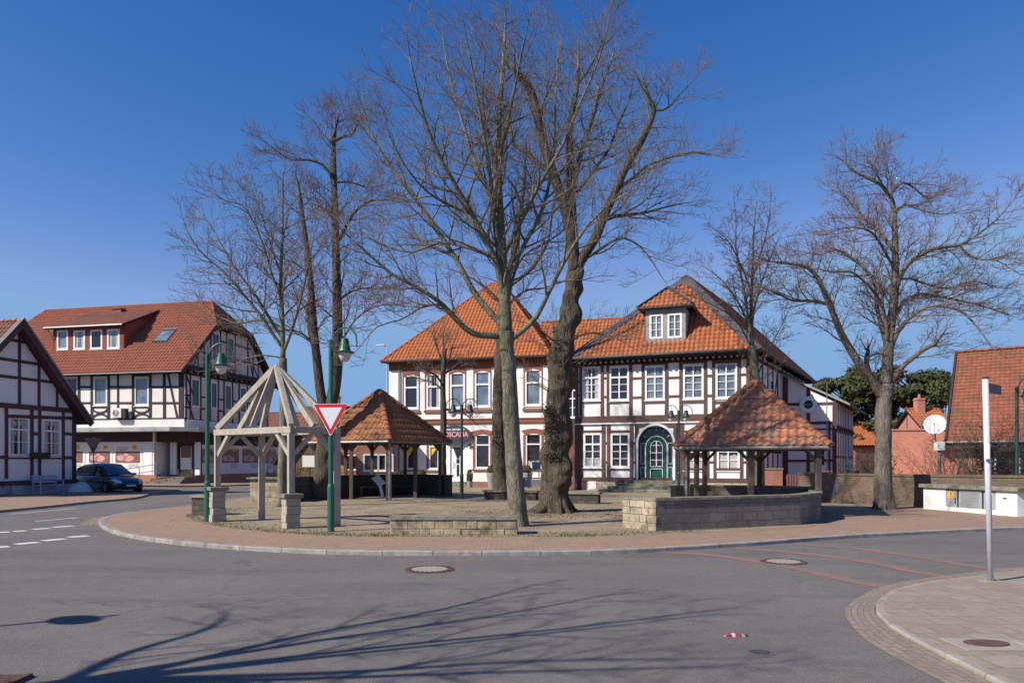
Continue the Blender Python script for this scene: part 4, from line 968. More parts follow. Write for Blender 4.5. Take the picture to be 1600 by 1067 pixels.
for i, r in enumerate(frr): window(S_, ff, r, 1, (0, 1), .17, .03, frame='cream_paint', glass='glass_sky' if i else 'glass', rec=.05)
for r in gr_+at: window(S_, fg, r, 1, (0, 1), .1, .03, frame='cream_paint', glass='glass_int', rec=.05)
# canopy and fascia
mb = MB(); ff.box(mb, 0, ff.L, z_f0, z_f1, .0, .08); fg.box(mb, .08, fg.L, z_f0, z_f1, 0, .08); mb.build('fascia', M['plaster_cream'], S_)
mb = MB(); q = [ff.P(0, z_can, .1), ff.P(ff.L, z_can, .1), fg.P(fg.L+1, z_can, .1), fg.P(fg.L+1, z_can, 1.3), V3(C+ff.n*1.3+fg.n*1.1, z_can), ff.P(0, z_can, 1.3)]
mb.prism([q[0], q[1], V3(C+ff.n*1.3+fg.n*.3-ff.d*.6, z_can), q[5]], (0, 0, .3)); mb.prism([q[1]+Vector((0, 0, 0)), q[2], q[3], V3(C+ff.n*.2+fg.n*1.3, z_can), V3(C+ff.n*1.3-ff.d*.6+fg.n*.3, z_can)], (0, 0, .297))
mb.build('canopy', mat('canopy_grey', (.34, .34, .34), (.46, .45, .43), 1.2, .6, c3=(.22, .21, .2), sc3=.8), S_)
# ground floor
ug = ff.u(238); uge = ff.u(287)
mb = MB(); ff.box(mb, 0, ug, ff.z(200, 690), z_can, -.5, -.02); ff.box(mb, ug, ff.L, z_can-.75, z_can, -1.3, -.3); fg.box(mb, 0, L_+3, z_can-.9, z_can, -.5, -.05)
ff.box(mb, ug, ff.L-.02, .5, z_can-.75, -2.0, -1.9)
mb.build('recess_shade', M['timber_dark'], S_)  # dark boxes stand for the shade of the recess under the canopy
mb = MB(); ff.box(mb, 0, ug+.3, 0, .62, -.5, -.0); fg.box(mb, 1.2, L_+3, 0, .62, -.5, .02); mb.build('brick_base', M['brick_red'], S_)
mb = MB(); ff.box(mb, 0, ug, .62, ff.z(200, 690), -.4, -.1); fg.box(mb, 1.2, L_+3, .62, z_can-.9, -.4, -.1); ff.box(mb, ug-.3, ug+.1, 0, z_can, -2, -.05)
mb.build('shop_front_wall', M['white_paint'], S_)
random.seed(5)
def poster(fac, x0, x1, y0, y1, o):
    u0, u1 = fac.u(x0), fac.u(x1); m = (x0+x1)/2; z0, z1 = fac.z(m, y1), fac.z(m, y0); W_, H_ = u1-u0, z1-z0
    n = V3(fac.n, 0); a = MB()
    def q(x, y, X, Y, mi, oo):
        fac.box(a, u0+W_*x, u0+W_*X, z0+H_*y, z0+H_*Y, o, o+oo, mi)
    q(0, 0, 1, 1, 0, .02); q(.04, .36, .9 if fac is ff else .95, .72 if fac is ff else .86, 1, .026)
    for k in range(3): q(.1, .84-k*.045, .1+.42-.06*k, .855-k*.045, 1, .025)
    q(.62, .78, .8, .93, 2, .027); q(.65, .84, .77, .87, 3, .031)
    for (cx, cy, rx, ry) in ((.25, .52, .17, .09), (.5, .5, .2, .1), (.42, .6, .09, .055)):
        a.prism([fac.P(u0+W_*(cx+rx*math.cos(t)), max(z0+H_*.4, z0+H_*(cy+ry*math.sin(t))), o+.02) for t in [2*math.pi*k/12 for k in range(12)]], n*.012, 4)
    for k in range(3): q(.5, .2+k*.05, .85, .215+k*.05, 1, .024)
    p = a.build('window_poster', [M['poster_white'], M['poster_brown'], M['poster_yellow'], M['poster_red'], M['poster_pink']], S_)
    return p
for x0, x1 in ((48, 88), (92, 132), (136.5, 174.5), (177.5, 222)): poster(ff, x0, x1, 691, 741, -.1)
for x0, x1 in ((316, 344), (347, 376), (379, 407), (410, 434)): poster(fg, x0, x1, 695, 739, -.1)
# entrance: white posts, door with poster
mb = MB()
for x0, x1 in ((224, 237), (249, 259.5)):
    mb = MB(); ff.box(mb, ff.u(x0), ff.u(x1), .6, z_can-.75, -1.3 if x0 > 240 else -.09, -1.15 if x0 > 240 else -.02); mb.build('entrance_panel', M['white_paint'], S_)
mb = MB()
ff.box(mb, ff.u(289), ff.u(296), .6, z_can-.75, -1.3, -1.15)
mb.build('entrance_panel', M['white_paint'], S_)
mb = MB(); ff.box(mb, ff.u(262), ff.u(264), .5, z_can-.75, -1.25, -1.1); ff.box(mb, ff.u(284.5), ff.u(286.5), .5, z_can-.75, -1.25, -1.1); ff.box(mb, ff.u(264), ff.u(284.5), z_can-1.0, z_can-.76, -1.25, -1.12); ff.box(mb, ff.u(264), ff.u(284.5), .5, .75, -1.25, -1.14)
dd_ = mb.build('shop_door', M['timber_dark'], S_)
mb = MB(); ff.box(mb, ff.u(264), ff.u(284.5), .75, z_can-1.0, -1.24, -1.2); mb.build('door_glass', M['glass_int'], dd_)
mb = MB(); ff.box(mb, ff.u(265), ff.u(283), 1.0, z_can-1.15, -1.195, -1.19); ff.box(mb, ff.u(266), ff.u(282), 1.9, 2.75, -1.189, -1.185, 1); mb.build('door_poster', [M['poster_white'], M['poster_brown']], dd_)
mb = MB()
for k in range(3): ff.box(mb, ug+.1+.2*k, ff.L+.3-.1*k, 0, .16*(k+1), -1.9, .9-.34*k)
mb.build('entrance_steps', M['stone_grey'], S_)
RL = thing('handrail', 'grey tube handrail beside the steps of the poster shop', 'railing', V3(ff.P(ug, 0, 1)[:2], 0)); mb = MB()
for s in (0, 1.5, 3.0): mb.tube([ff.P(ug-1.8+s, 0, 1.0), ff.P(ug-1.8+s, 1.0+.14*s, 1.0)], .025, 6)
for h in (.55, 1.0): mb.tube([ff.P(ug-1.8, h, 1.0), ff.P(ug+1.2, h+.42, 1.0)], .025, 6)
mb.build('rail', M['zinc'], RL)
# roof
ov_ = .9; e0, e1 = ff.P(-.3, SZ-.18, ov_), ff.P(ff.L+.45, SZ-.18, ov_)
slope = (14.6-(SZ-.18))/(5.6+ov_)
def RP(u, t): return ff.P(u, SZ-.18+slope*(t+ov_), -t)      # point of the front roof plane, t metres behind the wall
tz = 3.1
R0 = RP(2.6, 5.6); R1 = RP(ff.L-1.7, 5.6); V1 = RP(ff.L+.45, tz)
def RB(u, t): p = RP(u, t); q = ff.P(u, p.z, -(11.2-t)); return q
B0, B1, V2 = RB(-.3, -ov_), RB(ff.L+.45, -ov_), RB(ff.L+.45, tz)
roof_part('roof', [[e0, e1, V1, R1, R0], [V1, V2, R1], [B1, B0, R0, R1, V2], [B0, e0, R0]], M['tile_shop'], S_, tw=.3, th=.38, amp=.085, step=.03, under='timber_dark', ridges=[(R0, R1), (V1, R1), (V2, R1), (e0, R0)], ridge_mat='tile_shop', rr=.1, seed=41)
mb = MB(); mb.tube([e0+Vector((0, 0, -.05)), e1+Vector((0, 0, -.05))], .055, 8); mb.build('gutter', M['slate_light'], S_)
mb = MB()
for a, b in ((e1, V1), (B1, V2)): mb.beam(a+Vector((0, 0, -.12)), b+Vector((0, 0, -.12)), .06, .3)
mb.beam(V1+Vector((0, 0, -.1)), V2+Vector((0, 0, -.1)), .1, .22); mb.build('verge_board', M['timber_dark'], S_)
# shed dormer
t_f = 1.15; fdm = Fac(ff.A-ff.n*t_f, ff.B-ff.n*t_f); ux0, ux1 = fdm.u(83), fdm.u(194); zb_ = SZ-.18+slope*(t_f+ov_)-.05; zt_ = fdm.z(140, 507)
ws = [(89, 106.5, 516, 546.5), (115, 133, 516, 546), (141, 160, 515, 545.5), (167.5, 187, 514, 545)]; wr_ = [fdm.rect(*q) for q in ws]
mb = MB(); wall_with_holes(mb, fdm, ux0, ux1, zb_, zt_, wr_, 0, .1)
tt = lambda z: (z-(SZ-.18))/slope-ov_
t_top = 4.9; z_top = SZ-.18+slope*(t_top+ov_)
def zsh(t): return zt_+(z_top-zt_)*(t-t_f)/(t_top-t_f)
for u, s in ((ux0, 1), (ux1, -1)): mb.prism([ff.P(u, zb_, -t_f), ff.P(u, zt_, -t_f), ff.P(u, z_top, -t_top)], V3(ff.d, 0)*s*.1)
DMR = mb.build('long_dormer', brickmat('dormer_brick', (.3, .075, .05), (.37, .1, .07), (.2, .07, .05)), S_)
for i, r in enumerate(wr_): window(DMR, fdm, r, 1, (0, 1), .14, .03, glass='glass_sky' if i != 2 else 'glass', rec=.05, pane_extra=net_curtain(.3, True) if i in (1, 3) else None)
d0, d1 = ff.P(ux0-.4, zsh(t_f-.5), -(t_f-.5)), ff.P(ux1+.25, zsh(t_f-.5), -(t_f-.5)); d2, d3 = ff.P(ux1+.25, z_top+.04, -t_top), ff.P(ux0-.4, z_top+.04, -t_top)
roof_part('dormer_roof', [[d0, d1, d2, d3]], M['tile_shop_dark'], DMR, tw=.26, th=.36, under='timber_dark', thick=.14, seed=51)
mb = MB(); mb.tube([d0, d1], .07, 8); mb.tube([d0+Vector((.3, 0, 0)), d0+Vector((.5, .3, -.8))], .04, 6); mb.build('gutter', M['zinc'], DMR)
# roof window
a, b = ff.u(251), ff.u(273); 
def rq(u, t, h): 
    p = RP(u, t); nrm = Vector((ff.n.x*slope, ff.n.y*slope, 1)).normalized(); return p+nrm*h
t0_, t1_ = 1.65, 2.75; ua, ub = 16.45, 17.75
mb = MB(); n_ = Vector((ff.n.x*slope, ff.n.y*slope, 1)).normalized()
mb.prism([rq(ua, t0_, .02), rq(ub, t0_, .02), rq(ub, t1_, .02), rq(ua, t1_, .02)], n_*.1); sk = mb.build('roof_window', M['dark_metal'], S_)
mb = MB(); mb.prism([rq(ua+.1, t0_+.08, .122), rq(ub-.1, t0_+.08, .122), rq(ub-.1, t1_-.1, .122), rq(ua+.1, t1_-.1, .122)], n_*.01); mb.build('pane', M['glass_sky'], sk)
mb = MB(); mb.prism([rq(ua, t1_, .13), rq(ub, t1_, .13), rq(ub, t1_+.16, .1), rq(ua, t1_+.16, .1)], n_*.02); mb.build('flashing', M['zinc'], sk)
mb = MB(); c_ = RP(10.6, 5.1); c_ = RP(10.6, 4.9); mb.obox(c_+Vector((0, 0, .08)), V3(ff.d, 0)*.42, V3(ff.n, 0)*.3, (0, 0, .2)); mb.obox(c_+Vector((0, 0, .3)), V3(ff.d, 0)*.5, V3(ff.n, 0)*.38, (0, 0, .03)); mb.build('roof_vent', M['tile_shop_dark'], S_)
# air conditioner
u0, u1 = ff.u(183), ff.u(198); z0, z1 = ff.z(190, 653), ff.z(190, 638.5)
AC = thing('air_conditioner', 'white boxed air conditioning unit hung on the shop front under the eave', 'air conditioner', ff.P(u0, z0, .3))
mb = MB(); ff.box(mb, u0, u1, z0, z1, .2, .58); mb.build('casing', M['cream_paint'], AC, bevel=.02)
mb = MB(); c_ = ((u0+u1)/2-.03, (z0+z1)/2)
for rr__ in (.08, .14, .2, .25): 
    pts = [ff.P(c_[0]+rr__*math.cos(t), c_[1]+rr__*math.sin(t), .6) for t in [2*math.pi*k/16 for k in range(17)]]; mb.tube(pts, .012, 4, cap=False)
mb.build('fan_grille', M['zinc'], AC)
mb = MB(); ff.box(mb, u1+.08, u1+.3, z0-.05, z1-.02, .15, .5); ff.box(mb, u0+.05, u1+.2, z0-.07, z0-.03, 0, .5); mb.build('bracket', M['dark_metal'], AC)

# ================================================================== small half-timbered house at the left edge
RR = Vector((-682/F*39.5, 39.5)); sdir = Vector((.252, .968)).normalized(); LLc = RR-sdir*7.3; fh = Fac(LLc, RR); HZ = 4.2; HA = 8.35; Lh = fh.L
HS = thing('small_timbered_house', 'small gabled half-timbered house with white panels at the left edge of the street', 'house', V3((LLc+RR)/2, 0))
hw_ = [fh.rect(13, 46, 651.5, 712.5), fh.rect(66.6, 94.6, 655, 713)]+[(.7, 1.9, 1.9, 3.55)]
mb = MB(); wall_with_holes(mb, fh, 0, Lh, .5, HA, hw_, clip=[(0, .5), (Lh, .5), (Lh, HZ), (Lh/2, HA), (0, HZ)])
hb_ = -fh.n*12
for a, b in ((RR, RR+hb_), (RR+hb_, LLc+hb_), (LLc+hb_, LLc)): g = Fac(a, b); wall_with_holes(mb, g, 0, g.L, 0, HZ, [])
mb.build('wall', M['plaster'], HS)
mb = MB(); fh.box(mb, -.05, Lh+.05, 0, .52, -.3, .14); mb.build('plinth', mat('white_plinth', (.5, .49, .52), (.36, .35, .4), 1.6, .9, c3=(.25, .25, .28), sc3=1.2, bump=.5, bsc=8), HS)
mb = MB(); mb.lathe([(.8, 0), (.74, .2), (.5, .42), (.2, .52), (.01, .54)], V3(RR+fh.d*.2+fh.n*.15, 0), 16); mb.build('buttress', M['plaster'], HS)
mb = MB()
def hx(x0, y0, x1, y1, w_=.2): fh.bpx(mb, x0, y0, x1, y1, w_, o=.04)
zb1 = fh.z(60, 637.5)
for x, w_ in ((49.5, .17), (61.5, .16), (98.5, .15), (9.5, .15)): hx(x, 637, x, 748, w_)
fh.beam(mb, Lh-.1, .5, Lh-.1, HZ, .26); fh.beam(mb, .1, .5, .1, HZ, .24)
for x in (30, 60.5, 89): 
    u = fh.u(x); fh.beam(mb, u, zb1, u, HZ+(HA-HZ)*(1-abs(u-Lh/2)/(Lh/2))-.1, .14)
for u in (.95, 2.1): fh.beam(mb, u, zb1, u, HZ+(HA-HZ)*(u/(Lh/2))-.1, .14)
for y, yy in ((566, 566), (592, 592), (535, 535)):
    z = fh.z(40, y); o_ = (z-HZ)/(HA-HZ)*Lh/2; fh.beam(mb, o_+.05, z, Lh-o_-.05, z, .15)
fh.box(mb, 0, Lh, zb1-.12, zb1+.12, 0, .09); fh.box(mb, 0, Lh, .45, .68, 0, .16)
hx(9.5, 650.0, 118, 653.5, .17); 
z_ = fh.z(50, 714.5); fh.beam(mb, 0, z_, Lh, z_, .16)
hx(49.5, 677, 61.5, 678, .15); hx(98.5, 677, 118, 679, .15)
for s in (-1, 1): fh.beam(mb, Lh/2+s*.1, HA-.15, Lh/2+s*(Lh/2-.05), HZ+.0, .2)
mb.build('timber_frame', M['timber_plum'], HS)
for r in hw_: window(HS, fh, r, 2, (.3, 2), .1, .035, frame='white_paint', glass='glass', pane_extra=net_curtain(.5, True))
o0 = .55; ev = .55; ms_ = (HA-HZ)/(Lh/2); n3 = V3(fh.n, 0)
ra = fh.P(Lh/2, HA+.12, o0); rb = fh.P(Lh/2, HA+.12, -12.3)
er = fh.P(Lh+ev, HZ-ms_*ev+.12, o0); er2 = fh.P(Lh+ev, HZ-ms_*ev+.12, -12.3); el = fh.P(-ev, HZ-ms_*ev+.12, o0); el2 = fh.P(-ev, HZ-ms_*ev+.12, -12.3)
roof_part('roof', [[er, er2, rb, ra], [el2, el, ra, rb]], M['tile_old'], HS, tw=.24, th=.34, under='timber_plum', ridges=[(ra, rb)], seed=61)
mb = MB()
for a, b in ((el, ra), (er, ra)): mb.beam(a+Vector((0, 0, -.08)), b+Vector((0, 0, -.08)), .07, .34, mi=0); mb.beam(a+Vector((0, 0, .13)), b+Vector((0, 0, .13)), .22, .05, mi=1)
mb.build('bargeboard', [M['timber_plum'], M['slate_light']], HS)
mb = MB()
rnd = random.Random(2)
bx_ = (fh.u(44), fh.u(74)); zz = fh.z(60, 711)
fh.box(mb, bx_[0]+.1, bx_[1]-.1, zz-.16, zz, .08, .28, 0)
for k in range(160):
    p = fh.P(rnd.uniform(*bx_), zz+rnd.uniform(-.05, .12), rnd.uniform(.05, .32)); a = Vector((rnd.gauss(0, 1), rnd.gauss(0, 1), rnd.gauss(0, 1))).normalized()*.06; b = a.orthogonal().normalized()*.04
    mb.quad(p-a, p-b, p+a, p+b, 1)
o = mb.build('flower_box', [M['timber_dark'], M['leaf']], None); WLo = o; tag(o, 'dark flower box with sparse plants under the small house windows', 'flower box')
# bench
bc = fh.P(fh.u(56), 0, .75); BN = thing('garden_bench', 'pale blue garden bench standing before the small timbered house', 'bench', bc)
u0, u1 = fh.u(39), fh.u(78)
mb = MB()
for k in range(4): fh.box(mb, u0, u1, .44, .465, .5+.11*k, .59+.11*k)
mb.build('seat', M['bluebench'], BN)
mb = MB()
for k in range(3): fh.box(mb, u0, u1, .56+.13*k, .66+.13*k, .42-.02*k, .445-.02*k)
mb.build('backrest', M['bluebench'], BN)
for u in (u0+.06, u1-.06):
    for oo, h in ((.44, .95), (.9, .65)):
        mb = MB(); fh.box(mb, u-.025, u+.025, 0, h, oo-.025, oo+.025); mb.build('leg', M['bluebench'], BN)
    mb = MB(); fh.box(mb, u-.03, u+.03, .65, .68, .42, .93); mb.build('armrest', M['bluebench'], BN)
# bicycle leaning at the left frame edge
bp = G(-20, 774.5, 0); BY = thing('bicycle', 'dark bicycle leaning beside the small house, only its wheel in view', 'bicycle', bp)
bdv = Vector((.45, .2, 0)).normalized(); up_ = Vector((0, 0, 1)); cF = bp+bdv*.62+up_*.34; cR = bp-bdv*.45+up_*.34
for c_ in (cF, cR):
    mb = MB(); mb.tube([c_+bdv*.335*math.cos(t)+up_*.335*math.sin(t) for t in [2*math.pi*k/28 for k in range(29)]], .018, 6, cap=False); w_ = mb.build('wheel', M['black'], BY)
    mb = MB()
    for k in range(14): t = 2*math.pi*k/14; mb.tube([c_, c_+bdv*.32*math.cos(t)+up_*.32*math.sin(t)], .0025, 3)
    mb.build('spokes', M['zinc'], w_)
mb = MB(); bb = bp+up_*.3-bdv*.02; st = bp-bdv*.18+up_*.85; hd = cF-bdv*.22+up_*.52
for a, b in ((bb, st), (st, hd), (bb, hd), (cR, bb), (cR, st), (hd+up_*.1, cF)): mb.tube([a, b], .017, 6)
mb.build('frame', M['dark_metal'], BY)
mb = MB(); mb.obox(st+up_*.06, bdv*.13, Vector((-bdv.y, bdv.x, 0))*.07, up_*.03); mb.build('saddle', M['black'], BY, bevel=.02)
mb = MB(); s3 = Vector((-bdv.y, bdv.x, 0)); mb.tube([hd+up_*.14-s3*.28-bdv*.1, hd+up_*.14, hd+up_*.14+s3*.28-bdv*.1], .013, 6); mb.build('handlebar', M['zinc'], BY)
# ================================================================== brick buildings at the right
B1_ = Vector((678/F*34, 34.0)); ed = Vector((.81, -.58)).normalized(); fz = Fac(B1_, B1_+ed*11)
BH = thing('brick_house', 'red brick house with a tall mottled red tile roof at the right edge', 'house', V3(B1_, 0))
hz = 2.55; rdz = 7.25; gd = 9.6
mb = MB(); wq = (1.5, 4.2, .9, 2.2)
fzi = Fac(fz.A+fz.d*.35-fz.n*.45, fz.B-fz.n*.45); wall_with_holes(mb, fzi, 0, fzi.L, 0, hz, [wq])
gl_ = Fac(fzi.A-fz.n*gd, fzi.A); wall_with_holes(mb, gl_, 0, gl_.L, 0, rdz, [], clip=[(0, 0), (gl_.L, 0), (gl_.L, hz), (gl_.L/2, rdz-.1), (0, hz)])
mb.build('wall', M['brick_red'], BH)
window(BH, fzi, wq, 3, (0, 1), .1, .04, glass='glass_int')
e0, e1 = fz.P(0, hz, .1), fz.P(fz.L, hz, .1); r0, r1 = fz.P(0, rdz, -5.1), fz.P(fz.L, rdz, -5.1); b0, b1 = fz.P(0, hz, -10.3), fz.P(fz.L, hz, -10.3)
roof_part('roof', [[e0, e1, r1, r0], [b1, b0, r0, r1]], M['tile_far'], BH, tw=.2, th=.26, amp=.02, step=.02, plain=False, under='timber_dark', ridges=[(r0, r1)], ridge_mat='tile_far', rr=.12, seed=71)
mb = MB(); mb.tube([e0+Vector((0, 0, -.05)), e1+Vector((0, 0, -.05))], .07, 8); mb.build('gutter', M['zinc'], BH)
mb = MB(); mb.beam(e0+Vector((0, 0, .03)), r0+Vector((0, 0, .03)), .1, .16); fz.box(mb, 0, fz.L, hz-.35, hz-.1, -.35, .05); mb.build('verge_board', M['timber_dark'], BH)
# low brick building
q0 = Vector((593/F*38, 38)); q1 = Vector((722/F*36.6, 36.6)); fq = Fac(q0, q1)
LB = thing('brick_outbuilding', 'low flat-roofed orange brick outbuilding with plain wall behind the boundary wall', 'outbuilding', V3(q0, 0))
mb = MB(); zq = EYE+47/F*38; wall_with_holes(mb, fq, 0, fq.L, 0, zq, []); g = Fac((q0-fq.n*7), q0); wall_with_holes(mb, g, 0, g.L, 0, zq, []); mb.build('wall', M['brick_low'], LB)
mb = MB(); mb.prism([fq.P(-.06, zq, .06), fq.P(fq.L, zq, .06), fq.P(fq.L, zq, -7), fq.P(-.06, zq, -7)], (0, 0, .07))
for k in range(22): fq.box(mb, k*fq.L/22, k*fq.L/22+.1, zq+.07, zq+.1, -.1, .05)
mb.build('roof_coping', M['brick_red'], LB)
mb = MB()
for u in (.9, 1.6, 2.8): mb.tube([fq.P(u, zq, -2), fq.P(u, zq+.8, -2)], .04, 6)
mb.build('vent_pipe', M['zinc'], LB)
# satellite dish
dc_ = P3(1461, 663.5, 36.2); DS = thing('satellite_dish', 'round white satellite dish on a bracket at the top of the orange brick wall', 'satellite dish', dc_)
dn = Vector((-.55, -.8, .25)).normalized(); dx = dn.cross(Vector((0, 0, 1))).normalized(); dy = dx.cross(dn)
mb = MB(); n = 24; rr = [0, .17, .34, .45, .5]; vs = []; fs = []
for i, r in enumerate(rr):
    for k in range(n): t = 2*math.pi*k/n; vs.append(dc_+(dx*math.cos(t)+dy*math.sin(t))*max(r, .001)+dn*(r*r*.35))
for i in range(len(rr)-1):
    for k in range(n): fs.append((i*n+k, i*n+(k+1) % n, (i+1)*n+(k+1) % n, (i+1)*n+k))
mb.add(vs, fs); DSH = mb.build('dish', M['white_sign'], DS, smooth=True)
mb = MB(); fp = dc_+dn*.42-dy*.1; mb.tube([dc_-dy*.55+dn*.08, fp-dy*.08], .014, 6); mb.tube([fp-dn*.06, fp+dn*.05], .035, 8); mb.build('receiver_arm', M['dark_metal'], DS)
mb = MB(); mb.tube([dc_-dn*.03, dc_-dn*.15, dc_-dn*.15-Vector((0, 0, .75))], .03, 6); mb.build('bracket', M['zinc'], DS)
# post with meter box
pb = P3(1468, 700, 30.5); MP = thing('meter_post', 'grey post topped by a small pale box behind the boundary wall', 'post', (pb.x, pb.y, 0))
mb = MB(); mb.tube([(pb.x, pb.y, 0), (pb.x, pb.y, 2.1)], .07, 8); mb.build('post', M['zinc'], MP)
mb = MB(); mb.box(pb.x-.17, pb.x+.17, pb.y-.12, pb.y+.12, 2.08, 2.45); mb.build('box', M['poster_white'], MP, bevel=.02)
# distant houses
def small_house(name, label, px0, px1, d, ez, rz, dep, wallm, roofm, group=None, chim=None, ang=0.0, chm='brick_low', nowin=False):
    A_ = Vector(((px0-800)/F*d, d)); Lw = (px1-px0)/F*d; dv = Vector((math.cos(ang), math.sin(ang))); f_ = Fac(A_, A_+dv*Lw)
    t = thing(name, label, 'house', V3(A_, 0), group)
    mb = MB(); wn = [] if nowin else [(Lw*.2, Lw*.2+1.0, 1.0, 2.1), (Lw*.6, Lw*.6+1.0, 1.0, 2.1)]
    wall_with_holes(mb, f_, 0, Lw, 0, ez, wn)
    for a, b in ((f_.B, f_.B-f_.n*dep), (f_.B-f_.n*dep, f_.A-f_.n*dep), (f_.A-f_.n*dep, f_.A)):
        g = Fac(a, b); gab = abs(g.L-dep) < .01
        wall_with_holes(mb, g, 0, g.L, 0, rz if gab else ez, [], clip=[(0, 0), (g.L, 0), (g.L, ez), (g.L/2, rz-.1), (0, ez)] if gab else None)
    mb.build('wall', M[wallm], t)
    for w_ in wn: window(t, f_, w_, 2, (0, 1), .1, .03, glass='glass_int')
    e0, e1 = f_.P(-.3, ez-.15, .4), f_.P(Lw+.3, ez-.15, .4); r0, r1 = f_.P(-.3, rz, -dep/2), f_.P(Lw+.3, rz, -dep/2); b0, b1 = f_.P(-.3, ez-.15, -dep-.4), f_.P(Lw+.3, ez-.15, -dep-.4)
    rp = roof_part('roof', [[e0, e1, r1, r0], [b1, b0, r0, r1]], M[roofm], t, tw=.26, th=.36, seg=4, under='timber_dark', ridges=[(r0, r1)], ridge_mat=roofm, seed=int(px0))
    if chim is not None:
        c = f_.P(Lw*chim, 0, -dep*.42); mb = MB(); mb.box(c.x-.3, c.x+.3, c.y-.3, c.y+.3, rz-1.2, rz+.85); mb.box(c.x-.34, c.x+.34, c.y-.34, c.y+.34, rz+.68, rz+.75)
        mb.tube([(c.x, c.y, rz+.75), (c.x, c.y, rz+1.15)], .1, 8); mb.build('chimney', M[chm], rp)
    return t, f_
small_house('distant_house', 'distant house with brick chimney rising behind the satellite dish', 1440, 1482, 56, 4.4, 5.7, 3.4, 'brick_low', 'tile_orange', chim=.3, nowin=True)
small_house('garage_house', 'distant orange-roofed garage beside the low timbered wing', 1333, 1372, 62, 3.1, 5.0, 6, 'brick_low', 'tile_orange', nowin=True)
gd_ = P3(1355, 700, 61.9); gd_.z = 0; mb = MB(); mb.box(gd_.x-1.0, gd_.x+1.0, gd_.y-.12, gd_.y+.05, 0, 2.3); mb.build('garage_door', M['timber'], bpy.data.objects['garage_house'])
small_house('grey_house', 'distant grey-roofed house glimpsed between the dark pines', 1366, 1396, 85, 4.8, 6.2, 8, 'plaster', 'slate_light')
t, f_ = small_house('old_brick_house', 'old red-roofed brick house behind the left tiled pavilion', 462, 590, 52, 3.5, 5.7, 8, 'brick_red', 'tile_old', chim=.35, chm='brick_red')
small_house('brown_roof_house', 'low brown-roofed brick house between old brick house and restaurant', 556, 612, 47, 3.6, 4.9, 7, 'brick_red', 'tile_old', ang=.1)
small_house('far_left_house', 'distant brick house seen between shop building and slim tree', 400, 470, 75, 4.0, 6.8, 8, 'brick_red', 'tile_old')
# wooden shed with notice board
s0 = Vector((-357/F*43, 43)); fsd = Fac(s0, s0+Vector((2.2, -.3))); SD = thing('wooden_shed', 'low brown wooden shed with a steep red roof behind the bare oak frame', 'shed', V3(s0, 0))
mb = MB(); L_ = fsd.L
for k in range(15): fsd.box(mb, k*L_/15+.01, (k+1)*L_/15-.01, 0, 1.9+1.4*(1-abs((k+.5)/15*2-1)), -.04-(k % 2)*.02, 0)
mb.build('plank_wall', mat('shed_planks', (.13, .075, .04), (.2, .12, .065), 4, .85, stretch=(5, 5, 1)), SD)
er0, er1, rg = fsd.P(-.5, 1.45, .5), fsd.P(L_+.5, 1.45, .5), fsd.P(L_/2, 3.5, .5); bkv = -V3(fsd.n, 0)*4
roof_part('roof', [[er1, er1+bkv, rg+bkv, rg], [er0+bkv, er0, rg, rg+bkv]], M['tile_pav_b'], SD, ridges=[(rg, rg+bkv)], under='timber_dark', seed=81, thick=.08)
mb = MB()
for u in (.1, L_-.1): fsd.box(mb, u-.06, u+.06, 0, 2.2, .35, .47)
mb.build('post', M['post_wood'], SD)
nb_ = P3(484, 721, 36); NB = thing('notice_board', 'white notice board on a post in front of the wooden shed', 'notice board', (nb_.x, nb_.y, 0))
mb = MB(); mb.box(nb_.x-.35, nb_.x+.35, nb_.y-.03, nb_.y+.03, 1.35, 1.95); mb.build('board', M['poster_white'], NB, bevel=.01)
mb = MB(); mb.box(nb_.x-.38, nb_.x+.38, nb_.y-.05, nb_.y+.05, 1.95, 2.0); mb.box(nb_.x-.03, nb_.x+.03, nb_.y+.031, nb_.y+.08, 0, 1.95); mb.build('frame', M['dark_metal'], NB)
